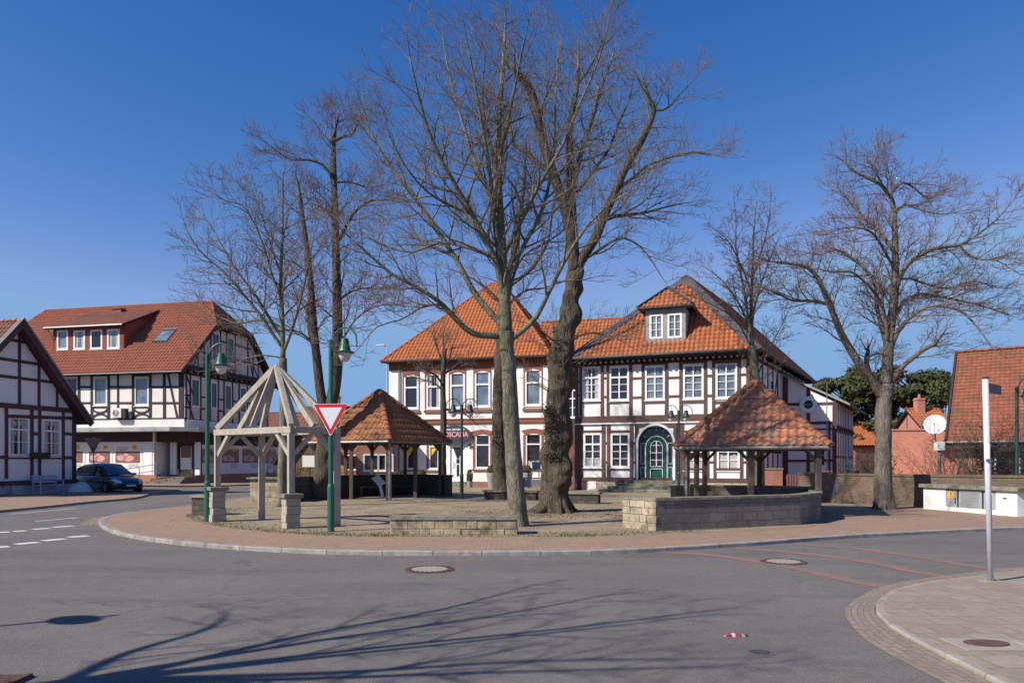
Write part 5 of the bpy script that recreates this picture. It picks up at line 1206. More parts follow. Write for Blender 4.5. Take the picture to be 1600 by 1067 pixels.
# ================================================================== boundary walls on the right
def low_wall(name, label, pts, h, th, m, cap='stone_cap', cat='wall', capo=.05, group=None, caph=.08):
    P = [Vector(p[:2]) for p in pts]; c = sum(P, Vector((0, 0)))/len(P)
    t = thing(name, label, cat, (c.x, c.y, 0), group)
    n = len(P); of = []
    for i in range(n):
        t0 = (P[i]-P[i-1]).normalized() if i > 0 else (P[1]-P[0]).normalized(); t1 = (P[i+1]-P[i]).normalized() if i < n-1 else t0
        nn = (Vector((-t0.y, t0.x))+Vector((-t1.y, t1.x))).normalized(); s = 1/max(.5, nn.dot(Vector((-t0.y, t0.x)))); of.append(nn*s)
    for nm, z0, z1, a, b, mt in (('masonry', 0, h-caph, 0, th, m), ('coping', h-caph, h, -capo, th+capo, cap)):
        mb = MB(); A_ = [P[i]+of[i]*a for i in range(n)]; B_ = [P[i]+of[i]*b for i in range(n)]
        if a < 0: 
            A_[0] = A_[0]-(P[1]-P[0]).normalized()*capo; B_[0] = B_[0]-(P[1]-P[0]).normalized()*capo; A_[-1] = A_[-1]+(P[-1]-P[-2]).normalized()*capo; B_[-1] = B_[-1]+(P[-1]-P[-2]).normalized()*capo
        for i in range(n-1):
            mb.quad(V3(A_[i], z0), V3(A_[i+1], z0), V3(A_[i+1], z1), V3(A_[i], z1)); mb.quad(V3(B_[i+1], z0), V3(B_[i], z0), V3(B_[i], z1), V3(B_[i+1], z1))
            mb.quad(V3(A_[i], z1), V3(A_[i+1], z1), V3(B_[i+1], z1), V3(B_[i], z1)); mb.quad(V3(A_[i], z0), V3(B_[i], z0), V3(B_[i+1], z0), V3(A_[i+1], z0))
        mb.quad(V3(B_[0], z0), V3(A_[0], z0), V3(A_[0], z1), V3(B_[0], z1)); mb.quad(V3(A_[-1], z0), V3(B_[-1], z0), V3(B_[-1], z1), V3(A_[-1], z1))
        mb.build(nm, M[mt] if isinstance(mt, str) else mt, t)
    return t
low_wall('boundary_wall', 'long brown brick boundary wall with faded graffiti behind the large right tree', [(11.9, 30.5), (12.45, 29.3), (14.65, 26.5), (16.6, 24.8), (19.5, 22.6), (26, 18.5)], 1.17, .24, 'brick_brown', cap='brick_brown', capo=.03)
low_wall('gate_pillar_wall', 'short red brick wall beside the picket gate', [(12.35, 36.0), (13.2, 35.9)], 1.3, .3, 'brick_red', capo=.03)
low_wall('yard_wall', 'brown brick garden wall running from the picket gate towards the street', [(14.9, 35.4), (13.4, 31.8), (11.95, 30.6)], 1.17, .24, 'brick_brown', cap='brick_brown', capo=.03)
# graffiti
gf = Fac((12.45, 29.3), (14.65, 26.5)); 
mb = MB(); rnd = random.Random(12); u = .15
for k in range(5):
    pts = [gf.P(u+.11*k+.05*math.cos(t*1.7+k)+.012*t, .62+.22*math.sin(t+k*1.3), .006) for t in np.linspace(0, 4.2, 10)]
    for a, b in zip(pts, pts[1:]): mb.beam(a, b, .035, .004, up=V3(gf.n, 0))
o = mb.build('graffiti', mat('graffiti_blue', (.06, .11, .2), (.12, .12, .13), 8, .8)); tag(o, 'faded blue graffiti scribble sprayed on the brown brick boundary wall', 'graffiti')
# picket gate
pg0, pg1 = Vector((13.25, 35.6)), Vector((15.3, 35.1)); fpg = Fac(pg0, pg1); PG = thing('picket_gate', 'red brown picket gate with arched top behind the right pavilion', 'gate', V3(pg0, 0))
mb = MB()
for k in range(17):
    u = .06+k*(fpg.L-.12)/16; h = 1.05+.18*abs(u/fpg.L-.5)*2*(1 if u > fpg.L/2 else -.3); fpg.box(mb, u-.035, u+.035, .08, h, 0, .025)
mb.build('pickets', M['gate_red'], PG)
mb = MB(); fpg.box(mb, 0, fpg.L, .25, .33, -.04, -.001); fpg.box(mb, 0, fpg.L, .8, .88, -.04, -.001); fpg.beam(mb, .1, .3, fpg.L-.1, .85, .06, o=-.002); mb.build('gate_rails', M['gate_red'], PG)
# reddish plank gate between restaurant and timbered house
fg2 = Fac(Vector((80/F*43.5, 43.5)), Vector((101/F*42.3, 42.3))); RG = thing('plank_gate', 'tall red brown plank gate between restaurant and timbered house', 'gate', fg2.P(0, 0))
mb = MB()
for k in range(8): fg2.box(mb, k*fg2.L/8+.006, (k+1)*fg2.L/8-.006, .05, 2.5+.06*math.sin(math.pi*(k+.5)/8), -.03, 0)
mb.build('planks', M['gate_red'], RG)
mb = MB()
for z in (.5, 2.0): fg2.box(mb, 0, fg2.L, z, z+.12, -.08, -.031)
mb.build('rails', M['gate_red'], RG)
# transformer cabinet in its white wall
t0 = Vector((14.2, 25.4)); t1 = Vector((15.0, 21.85)); fcab = Fac(t0, t1); CB = thing('cabinet_wall', 'low white wall housing grey electrical cabinet doors with a yellow warning triangle', 'electrical cabinet', V3((t0+t1)/2, 0))
L_ = fcab.L; c0, c1 = fcab.u(1477.5), fcab.u(1556)
mb = MB(); wall_with_holes(mb, fcab, 0, L_, 0, .74, [(c0, c1, .14, .735)], 0, .05)
g = Fac(t1, t1-fcab.n*.7); wall_with_holes(mb, g, 0, g.L, 0, .74, []); g = Fac(t1-fcab.n*.7, t0-fcab.n*.7); wall_with_holes(mb, g, 0, g.L, 0, .74, []); g = Fac(t0-fcab.n*.7, t0); wall_with_holes(mb, g, 0, g.L, 0, .74, [])
mb.build('wall', M['plaster'], CB)
mb = MB(); fcab.box(mb, -.12, L_+.1, .74, .86, -.78, .1); mb.build('coping', M['stone_cap'], CB, bevel=.015)
dm = mat('cabinet_grey', (.3, .33, .35), (.36, .39, .41), 4, .5)
def cdoor(x0, x1, louvre):
    u0, u1 = fcab.u(x0)+.015, fcab.u(x1)-.015; mb = MB(); fcab.box(mb, u0, u1, .15, .73, -.045, -.01)
    d = mb.build('cabinet_door', dm, CB)
    if louvre:
        mb = MB()
        for k in range(11): z = .19+k*.047; mb.beam(fcab.P(u0+.08, z, .0), fcab.P(u1-.08, z, .0), .006, .035, up=V3(fcab.n, 0)*.5+Vector((0, 0, 1)))
        mb.build('louvres', M['grey_metal'], d)
    return d, u0, u1
d, u0, u1 = cdoor(1478, 1495, False)
mb = MB(); c_ = (u0+u1)/2-.02; mb.prism([fcab.P(c_-.16, .49, -.008), fcab.P(c_+.16, .49, -.008), fcab.P(c_, .7, -.008)], V3(fcab.n, 0)*.004); fcab.box(mb, c_-.14, c_+.14, .43, .47, -.01, -.004); mb.build('warning_sign', M['orange_yellow'], d)
mb = MB(); z = .66
pts = [(c_+.01, .65), (c_-.035, .575), (c_+.02, .58), (c_-.005, .51)]
for a, b in zip(pts, pts[1:]): mb.beam(fcab.P(*a, -.003), fcab.P(*b, -.003), .02, .003, up=V3(fcab.n, 0))
mb.build('warning_symbol', M['dark_metal'], d)
mb = MB(); fcab.box(mb, u1-.06, u1-.035, .25, .45, -.01, .02); mb.build('handle', M['dark_metal'], d)
cdoor(1497, 1534, True); d, u0, u1 = cdoor(1536, 1556, False)
mb = MB(); fcab.box(mb, u0+.1, u1-.12, .6, .71, -.01, -.004); mb.build('notice', M['poster_white'], d)
mb = MB(); u = fcab.u(1570); fcab.box(mb, u-.06, u+.06, .5, .54, 0, .012); mb.build('vent_slot', M['dark_metal'], CB)
# ================================================================== masonry of the square
def block_wall(name, label, pts, h, th, rows, seed, wr=(.22, .46), capm='stone_cap', capo=.04, caph=.07, m='sand_blocks'):
    t = low_wall(name, label, pts, h, th-.06, 'stone_dark', cap=capm, capo=capo, caph=caph); rnd = random.Random(seed); mb = MB()
    P_ = [Vector(p) for p in pts]
    loop = [(P_[i], P_[i+1]) for i in range(len(P_)-1)]
    a0, a1 = P_[0], P_[-1]; t0 = (P_[1]-P_[0]).normalized(); t1 = (P_[-1]-P_[-2]).normalized()
    n0, n1 = Vector((-t0.y, t0.x)), Vector((-t1.y, t1.x)); loop += [(a1, a1+n1*th), (a1+n1*th, a0+n0*th), (a0+n0*th, a0)]
    for A_, B_ in loop:
        f = Fac(A_, B_); z = 0
        for rh in rows:
            u = -.01
            while u < f.L-.02:
                w_ = min(rnd.uniform(*wr), f.L+.01-u)
                if f.L-u-w_ < .1: w_ = f.L+.01-u
                z1 = z+rh; o = rnd.uniform(.0, .025); b = len(mb.v)
                f.box(mb, u+.002, u+w_-.002, z+.001, z1-.001, -.08, o)
                uvc = (rnd.random()*9, rnd.random()*9)
                for q in range(len(mb.f)-6, len(mb.f)): mb.uv[q] = uvc
                u += w_
            z += rh
    mb.build('stone_blocks', M[m], t, bevel=.014); return t
block_wall('bench_wall', 'low sandstone bench wall with flat coping near the kerb in the middle', [(-2.7, 16.45), (.1, 16.4)], .41, .62, (.13, .21), 7)
low_wall('pavilion_wall', 'grey stone wall bent around the front of the right pavilion', [(3.39, 17.25), (7.45, 19.0), (8.62, 20.5), (10.35, 24.7), (9.3, 26.1), (6.9, 26.6), (5.6, 26.0)], .78, .32, 'stone_grey', caph=.06, capo=.03)
block_wall('wall_end', 'short pale sandstone wall end left of the grey pavilion wall', [(2.75, 18.25), (3.36, 17.24)], .77, .36, (.18, .18, .17, .18), 9, capo=.02, caph=.06)
block_wall('stone_pier', 'pale stone wall pier behind the slim tree, left end of the dark wall', [(-10.45, 29.4), (-9.1, 29.2)], 1.0, .5, (.2, .26, .2, .25), 13, capo=.12, wr=(.3, .6))
low_wall('round_wall', 'stone wall darkened for shade, curving behind the left tiled pavilion', [(-9.05, 29.75), (-8.2, 31.8), (-7.2, 34.5), (-6, 35.8), (-4.4, 35.9), (-3.25, 34.6), (-3.1, 33.9)], 1.0, .35, 'stone_dark', cap='stone_dark', capo=.05)  # shade under the pavilion roof is put into this dark stone colour
low_wall('stone_block', 'dark low stone bench stub at the left edge of the square', [(-9.75, 22.4), (-9.15, 22.2)], .62, .5, 'stone_dark', capo=.05)
low_wall('garden_bench_wall', 'low dark stone bench wall behind the gnarled trunk', [(2.1, 28.6), (3.3, 28.2)], .45, .45, 'stone_dark', capo=.06)
low_wall('tree_bench_wall', 'long low dark stone bench wall left of the gnarled trunk', [(-1.2, 31.5), (1.0, 30.9)], .4, .5, 'stone_dark', capo=.06)
# timber bench along the curved wall
BB = thing('pavilion_bench', 'dark plank bench running along the wall inside the left pavilion', 'bench', (-6, 34.3, 0))
mb = MB(); mb.beam((-7.0, 33.6, .45), (-5.9, 34.9, .45), .4, .05); mb.build('seat', M['post_wood'], BB)
mb = MB(); mb.beam((-5.75, 35.0, .45), (-4.5, 35.1, .45), .4, .05); mb.build('seat', M['post_wood'], BB)
for x, y in ((-6.9, 33.7), (-6.0, 34.75), (-5.6, 35.0), (-4.6, 35.1)):
    mb = MB(); mb.box(x-.05, x+.05, y-.12, y+.12, 0, .42); mb.build('leg', M['post_wood'], BB)
st_ = P3(591, 760, 32.6); ST = thing('leaning_board', 'pale plank board leaning in the left pavilion', 'board', (st_.x, st_.y, 0))
mb = MB(); mb.beam((st_.x+.2, st_.y, .02), (st_.x-.1, st_.y+.5, 1.0), .12, .05, up=(0, 1, 0)); mb.beam((st_.x-.22, st_.y+.42, .95), (st_.x+.16, st_.y+.1, .6), .36, .03, up=(0, -.5, .6)); mb.build('board', M['poster_white'], ST)
# ================================================================== pavilions
def brace(mb, top, d, post, w_=.1, l=.5):
    mb.beam(post+Vector((0, 0, -l)), post+Vector(d)*l, w_, w_)
def pavilion(name, label, corners, cz_, apex, post_in, tmat, post_z, seed, tw, th, gutter_side=0, postmat='post_wood', slope_posts=None):
    c4 = [Vector(c) for c in corners]; ce = sum(c4, Vector((0, 0)))/4; ap = V3(apex, apex[2]) if len(apex) == 3 else None
    ap = Vector(apex); t = thing(name, label, 'pavilion', V3(ce, 0))
    e = [V3(c, cz_) for c in c4]
    roof_part('roof', [[e[i], e[(i+1) % 4], ap] for i in range(4)], M[tmat], t, tw=tw, th=th, amp=.055, step=.03, under='post_wood', thick=.07, ridges=[(p, ap) for p in e], ridge_mat='tile_ridge', rr=.12, seed=seed)
    pc = [ce+(c-ce)*post_in for c in c4]; zt = cz_+(ap.z-cz_)*(1-post_in)-.12
    ring = []
    for i in range(4):
        a, b = pc[i], pc[(i+1) % 4]; mb = MB(); mb.beam(V3(a, zt-.08), V3(b, zt-.08), .14, .15); mb.build('wall_plate', M['post_wood'], t)
        dd = (b-a).normalized(); L_ = (b-a).length
        for s, kk in ((0, 0), (.5, 1)):
            p = a+(b-a)*s; zb = post_z(p)
            mb = MB(); mb.box(p.x-.075, p.x+.075, p.y-.075, p.y+.075, zb, zt-.15)
            po = mb.build('post', M[postmat], t, bevel=.008)
            mb = MB(); q = V3(p, zt-.16)
            mb.beam(q+Vector((0, 0, -.5)), q+V3(dd, 0)*.48, .09, .09); mb.build('brace', M['post_wood'], po); mb = MB()
            if kk: mb.beam(q+Vector((0, 0, -.5)), q-V3(dd, 0)*.48, .09, .09)
            else:
                pd = (pc[i]-pc[i-1]).normalized(); mb.beam(q+Vector((0, 0, -.5)), q-V3(pd, 0)*.48, .09, .09)
            mb.build('brace', M['post_wood'], po)
    mb = MB()
    for i in range(4): mb.tube([e[i]+Vector((0, 0, -.05)), e[(i+1) % 4]+Vector((0, 0, -.05))], .055, 8)
    mb.build('gutter', M['zinc'], t)
    return t
pavilion('right_pavilion' if False else 'tiled_pavilion', 'tiled pavilion with mossy red pyramid roof standing behind the grey stone wall', [(4.99, 22.5), (9.05, 20.95), (10.72, 25.06), (6.7, 26.6)], 2.09, (7.83, 23.75, 4.2), .86, 'tile_pav', lambda p: .74 if (p.x > 8.5 or p.y > 25) else 0.0, 91, .235, .36)
t = pavilion('tiled_pavilion', 'tiled pavilion with rust-coloured roof seen corner-on left of the restaurant', [(-9.15, 32.4), (-5.05, 30.4), (-2.85, 34.4), (-7.0, 36.5)], 2.5, (-6.02, 33.45, 4.85), .84, 'tile_pav_b', lambda p: 0.0 if p.y < 33.6 else (1.0 if p.y > 35 else 0), 95, .235, .36)
mb = MB(); mb.tube([(5.36, 22.62, 0), (5.36, 22.62, 1.8), (5.15, 22.46, 2.03)], .05, 8); mb.build('downpipe', M['zinc'], bpy.data.objects['tiled_pavilion'])
mb = MB(); mb.tube([(-5.12, 30.85, 0), (-5.12, 30.85, 2.2), (-5.08, 30.6, 2.42)], .07, 8); mb.build('downpipe', M['zinc'], t)
# bare timber frame
TF = thing('timber_frame_shelter', 'bare pale wooden roof frame of an unfinished shelter, without any tiles', 'shelter', (-6.2, 19.35, 0))
P1, P3_, P4_, P2_ = Vector((-8.0, 20.0)), Vector((-5.42, 18.05)), Vector((-4.45, 18.7)), Vector((-7.02, 20.65))
ring = [P1, P3_, P4_, P2_]; zr_ = 2.5; apx = Vector((-6.2, 19.35, 4.13)); pw = .15
ax_ = (P3_-P1).normalized(); ay_ = Vector((-ax_.y, ax_.x))
axp = Vector((.82, .572)); ayp = Vector((-.572, .82))
def sqpost(mb, p, z0, z1, w_=pw): mb.obox(V3(p, (z0+z1)/2), V3(axp, 0)*w_/2, V3(ayp, 0)*w_/2, (0, 0, (z1-z0)/2))
for p, zb in ((P1, .95), (P3_, .85), (P4_, 0), (P2_, 0)):
    mb = MB(); sqpost(mb, p, zb, zr_-.16); mb.build('post', M['new_wood'], TF, bevel=.006)
for a, b in zip(ring, ring[1:]+ring[:1]):
    mb = MB(); e = .075 if (a is P1 or a is P4_) else -.08; d = (b-a).normalized(); z = zr_-.08
    mb.beam(V3(a-d*e, z), V3(b+d*e, z), .16, .158); mb.build('ring_beam', M['new_wood'], TF, bevel=.006)
    mb = MB()
    for p, s in ((a, 1), (b, -1)):
        mb = MB(); l = .5; mb.beam(V3(p+d*s*.05, zr_-.2-l), V3(p+d*s*(l+.05), zr_-.16), .1, .1); mb.build('brace', M['new_wood'], TF)
tg = [P1, (P1+P3_)/2-ax_*.0, P3_, (P3_+P4_)/2, P4_, (P4_+P2_)/2, P2_, (P2_+P1)/2]
for p in tg:
    mb = MB(); mb.beam(V3(p, zr_+.02), apx-(apx-V3(p, zr_)).normalized()*.06, .12, .15); mb.build('rafter', M['new_wood'], TF, bevel=.004)
mb = MB(); mb.lathe([(.1, 4.0), (.11, 4.1), (.02, 4.2)], (apx.x, apx.y, 0), 8); mb.build('finial', M['new_wood'], TF)
for p, h, lab in ((P1, .95, 'weathered stone pillar beside the leftmost green lamp post'), (P3_, .85, 'pale stone pillar with mossy cap under the front post of the bare frame')):
    PL = thing('stone_pillar', lab, 'pillar', V3(p, 0), 'stone pillars under the bare frame')
    mb = MB(); w_ = .18; rnd = random.Random(int(h*100)); z = 0
    while z < h-.12:
        hh_ = min(rnd.uniform(.13, .22), h-.1-z); j = rnd.uniform(-.012, .012); mb.obox(V3(p, z+hh_/2)+V3(axp, 0)*j, V3(axp, 0)*(w_+rnd.uniform(-.008, .008)), V3(ayp, 0)*(w_+j), (0, 0, hh_/2-.003)); z += hh_
    mb.build('shaft', mat('pillar_stone', (.33, .29, .225), (.43, .385, .305), 3, .9, c3=(.2, .17, .12), sc3=3, bump=.8, bsc=16, fine=.1), PL, bevel=.012)
    mb = MB(); mb.obox(V3(p, h-.05), V3(axp, 0)*(w_+.06), V3(ayp, 0)*(w_+.06), (0, 0, .05)); mb.build('cap', M['stone_cap'], PL, bevel=.012)
# ================================================================== lamps
def lamp_head(mbs, c, s=1.0):
    g, wht = mbs
    g.lathe([(.03*s, .3*s), (.085*s, .29*s), (.1*s, .2*s), (.13*s, .06*s), (.15*s, .0)], c, 18)
    g.lathe([(.15*s, .005), (.235*s, -.015*s), (.235*s, -.03*s), (.14*s, -.028*s)], c, 22)
    wht.lathe([(.15*s, -.03*s), (.16*s, -.06*s), (.13*s, -.14*s), (.09*s, -.22*s), (.02*s, -.25*s)], c, 18)
def arch_lamp(name, label, base, h, dirs, m='green_metal', s=1.0, r=.055, group='arched green street lamps'):
    L_ = thing(name, label, 'street lamp', base, group); b = Vector(base)
    mb = MB(); mb.lathe([(r*1.5, 0), (r*1.5, 1.05), (r*1.1, 1.12), (r*.95, h), (r*.5, h+.04)], b, 14); mb.build('post', M[m], L_, smooth=False)
    for ang in dirs:
        d = Vector((math.cos(ang), math.sin(ang), 0)); R_ = .31*s
        pts = [b+Vector((0, 0, h-.25))+d*(r+.012)]+[b+Vector((0, 0, h-.02))+d*(R_+r-R_*math.cos(math.pi*k/12))+Vector((0, 0, R_*math.sin(math.pi*k/12))) for k in range(13)]
        pts.append(pts[-1]-Vector((0, 0, .16*s)))
        mb = MB(); mb.tube(pts, .018*s, 8); c = b+d*(R_+r)+Vector((0, 0, h-.02)); mb.tube([c+Vector((0, 0, R_)), c+Vector((0, 0, .02))], .01*s, 6)
        arm = mb.build('arm', M[m], L_)
        g, w_ = MB(), MB(); lamp_head((g, w_), c-Vector((0, 0, .24*s)), s); g.build('lamp_hood', M[m], arm, smooth=False); w_.build('lamp_shade', M['lamp_white'], arm, smooth=True)
    return L_
b = G(324, 814.5); L1 = arch_lamp('street_lamp', 'leftmost green arched street lamp beside the weathered stone pillar', b, 4.55, [0.0], s=1.05)
b = G(517, 830.5); L2 = arch_lamp('street_lamp', 'tall green arched street lamp that carries the give-way sign', b, 4.45, [-.3], s=1.0)
b = G(721.5, 779.5); arch_lamp('street_lamp', 'dark double-armed street lamp before the restaurant entrance', b, 4.05, [math.pi, 0], m='green_dark', s=1.0, group='double-armed street lamps')
b = G(1060.5, 773.5); arch_lamp('street_lamp', 'green double-armed street lamp before the arched door of the timbered house', b, 4.05, [math.pi-.5, .1], m='green_dark', s=1.0, group='double-armed street lamps')
b = P3(1589, 780, 25.5); b.z = 0; arch_lamp('street_lamp', 'rightmost green arched street lamp behind the cabinet wall', b, 4.2, [.1], m='green_dark', s=1.05)
# give way sign on lamp 2
b = G(517, 830.5); YS = thing('give_way_sign', 'red and white inverted triangle give-way sign on the green lamp post', 'road sign', (b.x, b.y-.1, 2.7))
sd_ = Vector((.985, -.17, 0)); nf_ = Vector((-.17, -.985, 0)); cz3 = 3.0; c0 = Vector((b.x+.02, b.y-.09, 0))
def tri(hw, zt, zb, rad, o):
    P_ = [(-hw, zt), (0, zb), (hw, zt)]; out = []
    for i in range(3):
        a, b_, c = Vector(P_[i-1]), Vector(P_[i]), Vector(P_[(i+1) % 3]); d1 = (a-b_).normalized(); d2 = (c-b_).normalized()
        p1, p2 = b_+d1*rad*1.73, b_+d2*rad*1.73
        for k in range(6): t = k/5; q = (1-t)**2*p1+2*t*(1-t)*b_+t*t*p2; out.append(q)
    return [c0+sd_*q.x+Vector((0, 0, q.y))+nf_*o for q in out]
zt_s, zb_s = EYE+88.5/F*17.2, EYE+38/F*17.2; hw_s = 28.5/F*17.2
mb = MB(); mb.prism(tri(hw_s, zt_s, zb_s, .035, 0), nf_*.01); mb.build('back_plate', M['poster_white'], YS)
mb = MB(); mb.prism(tri(hw_s-.012, zt_s-.008, zb_s+.024, .03, .0105), nf_*.003); mb.build('red_border', M['red_sign'], YS)
mb = MB(); mb.prism(tri(hw_s-.145, zt_s-.085, zb_s+.165, .01, .014), nf_*.003); mb.build('white_field', M['white_sign'], YS)
mb = MB()
for z in (zt_s-.08, zt_s-.5): mb.lathe([(.075, z), (.075, z+.03)], (b.x, b.y, 0), 12)
mb.build('clamp', M['zinc'], YS)
# sign seen from behind (left)
b = G(146.5, 765.5); BS = thing('give_way_sign', 'inverted triangle road sign seen from behind near the parked car', 'road sign', b)
mb = MB(); mb.tube([b, b+Vector((0, 0, 3.0))], .035, 8); mb.build('post', M['zinc'], BS)
mb = MB(); d_ = Vector((.97, .24, 0)); c_ = b+Vector((0, -.06, 0)); mb.prism([c_-d_*.47+Vector((0, 0, 2.95)), c_+Vector((0, 0, 2.1)), c_+d_*.47+Vector((0, 0, 2.95))], Vector((.24, -.97, 0))*-.012); mb.build('sign_plate', M['dark_metal'], BS)
# pale post with street name sign, near right
b = G(1548, 908, -.034); PS = thing('sign_post', 'leaning pale post with dark street-name plate on the near right pavement', 'sign post', b)
tp = P3(1539.5, 592, 10.1); mb = MB(); mb.tube([b, tp], .038, 14); mb.build('post', M['post_paint'], PS, smooth=True)
mb = MB(); mb.tube([tp, tp+Vector((0, 0, .03))], .04, 12); mb.build('post_cap', M['dark_metal'], PS)
mb = MB(); d_ = Vector((.77, .64, 0)).normalized(); c_ = tp-Vector((0, 0, .115)); mb.obox(c_+d_*.33, d_*.29, Vector((d_.y, -d_.x, 0))*.008, (0, 0, .065)); mb.build('name_plate', mat('sign_back', (.09, .07, .075), (.12, .1, .1), 9, .5), PS)
c_ = P3(1543.5, 706, 10.12); mb = MB(); mb.obox(c_+Vector((.035, .02, 0)), (.035, 0, 0), (0, .05, 0), (0, 0, .085)); mb.build('sign_box', M['dark_metal'], PS, bevel=.006)
mb = MB(); mb.obox(c_+Vector((-.03, -.03, .005)), (.009, 0, 0), (0, .05, 0), (0, 0, .1)); mb.build('sticker_plate', M['poster_white'], PS)
mb = MB(); bb_ = b; mb.box(b.x-.12, b.x+.14, b.y-.1, b.y+.1, -.034, -.022); mb.build('footing', M['concrete'], PS)
# tall street light behind
b = P3(605, 700, 60); b.z = 0; RLT = thing('road_light', 'tall thin pale road light rising left of the restaurant roof', 'street light', b)
zt_ = EYE+178/F*60; mb = MB(); mb.tube([b, (b.x, b.y, zt_)], [.09, .05], 8); mb.tube([(b.x, b.y, zt_), (b.x-.3, b.y, zt_+.12)], .035, 6); mb.build('pole', M['grey_metal'], RLT)
mb = MB(); mb.obox((b.x-.55, b.y, zt_+.13), (.32, 0, .03), (0, .12, 0), (0, 0, .05)); mb.build('lamp_head', M['poster_white'], RLT, bevel=.02)
# sign pole out of frame that throws its round shadow on the road
RP_ = thing('round_sign', 'round traffic sign on a pole outside the left of the frame', 'road sign', (-8.2, 6.1, 0)); b = Vector((-8.2, 6.1, 0))
mb = MB(); mb.tube([b, b+Vector((0, 0, 3.3))], .035, 8); mb.build('post', M['zinc'], RP_)
mb = MB(); n = 24; mb.prism([b+Vector((.2*math.cos(2*math.pi*k/n), -.2*math.cos(2*math.pi*k/n)-.05, 3.02+.2*math.sin(2*math.pi*k/n))) for k in range(n)], (-.01, -.01, 0)); mb.build('sign_plate', M['white_sign'], RP_)
# ================================================================== planters at the restaurant
def leafball(mb, c, r, n, rnd, sz=.05, sq=(1, 1, 1), mi=0, solid=.75):
    for k in range(n):
        d = Vector((rnd.gauss(0, 1), rnd.gauss(0, 1), rnd.gauss(0, 1))).normalized(); rr = r*(solid+(1.05-solid)*rnd.random())
        p = Vector(c)+Vector((d.x*rr*sq[0], d.y*rr*sq[1], d.z*rr*sq[2])); a = Vector((rnd.gauss(0, 1), rnd.gauss(0, 1), rnd.gauss(0, 1))).normalized(); b = a.cross(d)
        if b.length < .1: continue
        b.normalize(); s = sz*rnd.uniform(.6, 1.3); mb.quad(p-a*s, p-b*s*.6, p+a*s, p+b*s*.6, mi)
rnd = random.Random(77)
def planter(px, py, h, rt, rb, ball, label, sq=(1, 1, 1), m='slate_light', d=None):
    b = G(px, py) if d is None else P3(px, 700, d); b.z = 0
    t = thing('planter', label, 'planter', b, 'planters before the restaurant')
    mb = MB(); mb.lathe([(rb, 0), (rt*.96, h*.8), (rt, h), (rt*.86, h), (rt*.82, h-.06), (.01, h-.06)], b, 14); mb.build('pot', M[m], t)
    mb = MB(); leafball(mb, b+Vector((0, 0, h+ball*.55*sq[2])), ball, 900, rnd, .045, sq); mb.lathe([(.02, h-.05), (.03, h+.2)], b, 6, 1); mb.build('foliage', [M['leaf_brown'], M['twig']], t)
planter(769, 763, .95, .36, .2, .3, 'large dark planter with a browned box ball left of the twin trunks')
planter(823, 762.5, .95, .36, .2, .3, 'large dark planter half hidden right of the smooth tree trunk')
planter(734, 761.5, .4, .2, .14, .24, 'small pale pot with a slim conical shrub beside the restaurant door', (.8, .8, 2.0), 'concrete')
planter(625, 758, .6, .3, .3, .36, 'pale pot with round box ball at the left restaurant corner', m='concrete', d=43)
planter(659, 758, .6, .3, .3, .36, 'pale pot with round box ball under the yellow curtain window', m='concrete', d=43)
TB_ = thing('garden_table', 'stacked grey garden furniture between tree trunks before the restaurant', 'garden table', P3(833, 760, 40)*1.0); c_ = P3(833, 760, 40); c_.z = 0; TB_.location = c_; WL[TB_.name] = c_
mb = MB(); mb.box(c_.x-.55, c_.x+.5, c_.y-.4, c_.y+.4, .68, .74); mb.build('table_top', M['slate_light'], TB_)
for sx in (-.5, .45):
    for sy in (-.33, .33): mb = MB(); mb.box(c_.x+sx-.03, c_.x+sx+.03, c_.y+sy-.03, c_.y+sy+.03, 0, .68); mb.build('leg', M['slate'], TB_)
mb = MB(); mb.box(c_.x-.5, c_.x+.46, c_.y-.43, c_.y-.41, .25, .66); mb.build('front_panel', M['slate_light'], TB_)
CH_ = thing('garden_chair', 'grey garden chair standing on the garden table', 'chair', c_+Vector((.05, 0, .74)))
mb = MB(); mb.box(c_.x-.3, c_.x+.35, c_.y-.25, c_.y+.25, 1.12, 1.18); mb.build('seat', M['slate_light'], CH_); mb = MB(); mb.box(c_.x-.05, c_.x+.42, c_.y+.22, c_.y+.26, 1.19, 1.6); mb.build('backrest', M['slate_light'], CH_)
for sx in (-.27, .32):
    for sy in (-.2, .2): mb = MB(); mb.box(c_.x+sx-.02, c_.x+sx+.02, c_.y+sy-.02, c_.y+sy+.02, .74, 1.12); mb.build('leg', M['slate'], CH_)
# wheelie bin
b = P3(1332, 750, 46); b.z = 0; BN_ = thing('waste_bin', 'blue-lidded waste bin beside the low timbered wing', 'bin', b); mb = MB(); mb.box(b.x-.28, b.x+.28, b.y-.3, b.y+.3, .08, .95); mb.build('body', M['dark_metal'], BN_, bevel=.03); mb = MB(); mb.box(b.x-.3, b.x+.3, b.y-.33, b.y+.33, .95, 1.06); mb.build('lid', M['blue'], BN_, bevel=.02)
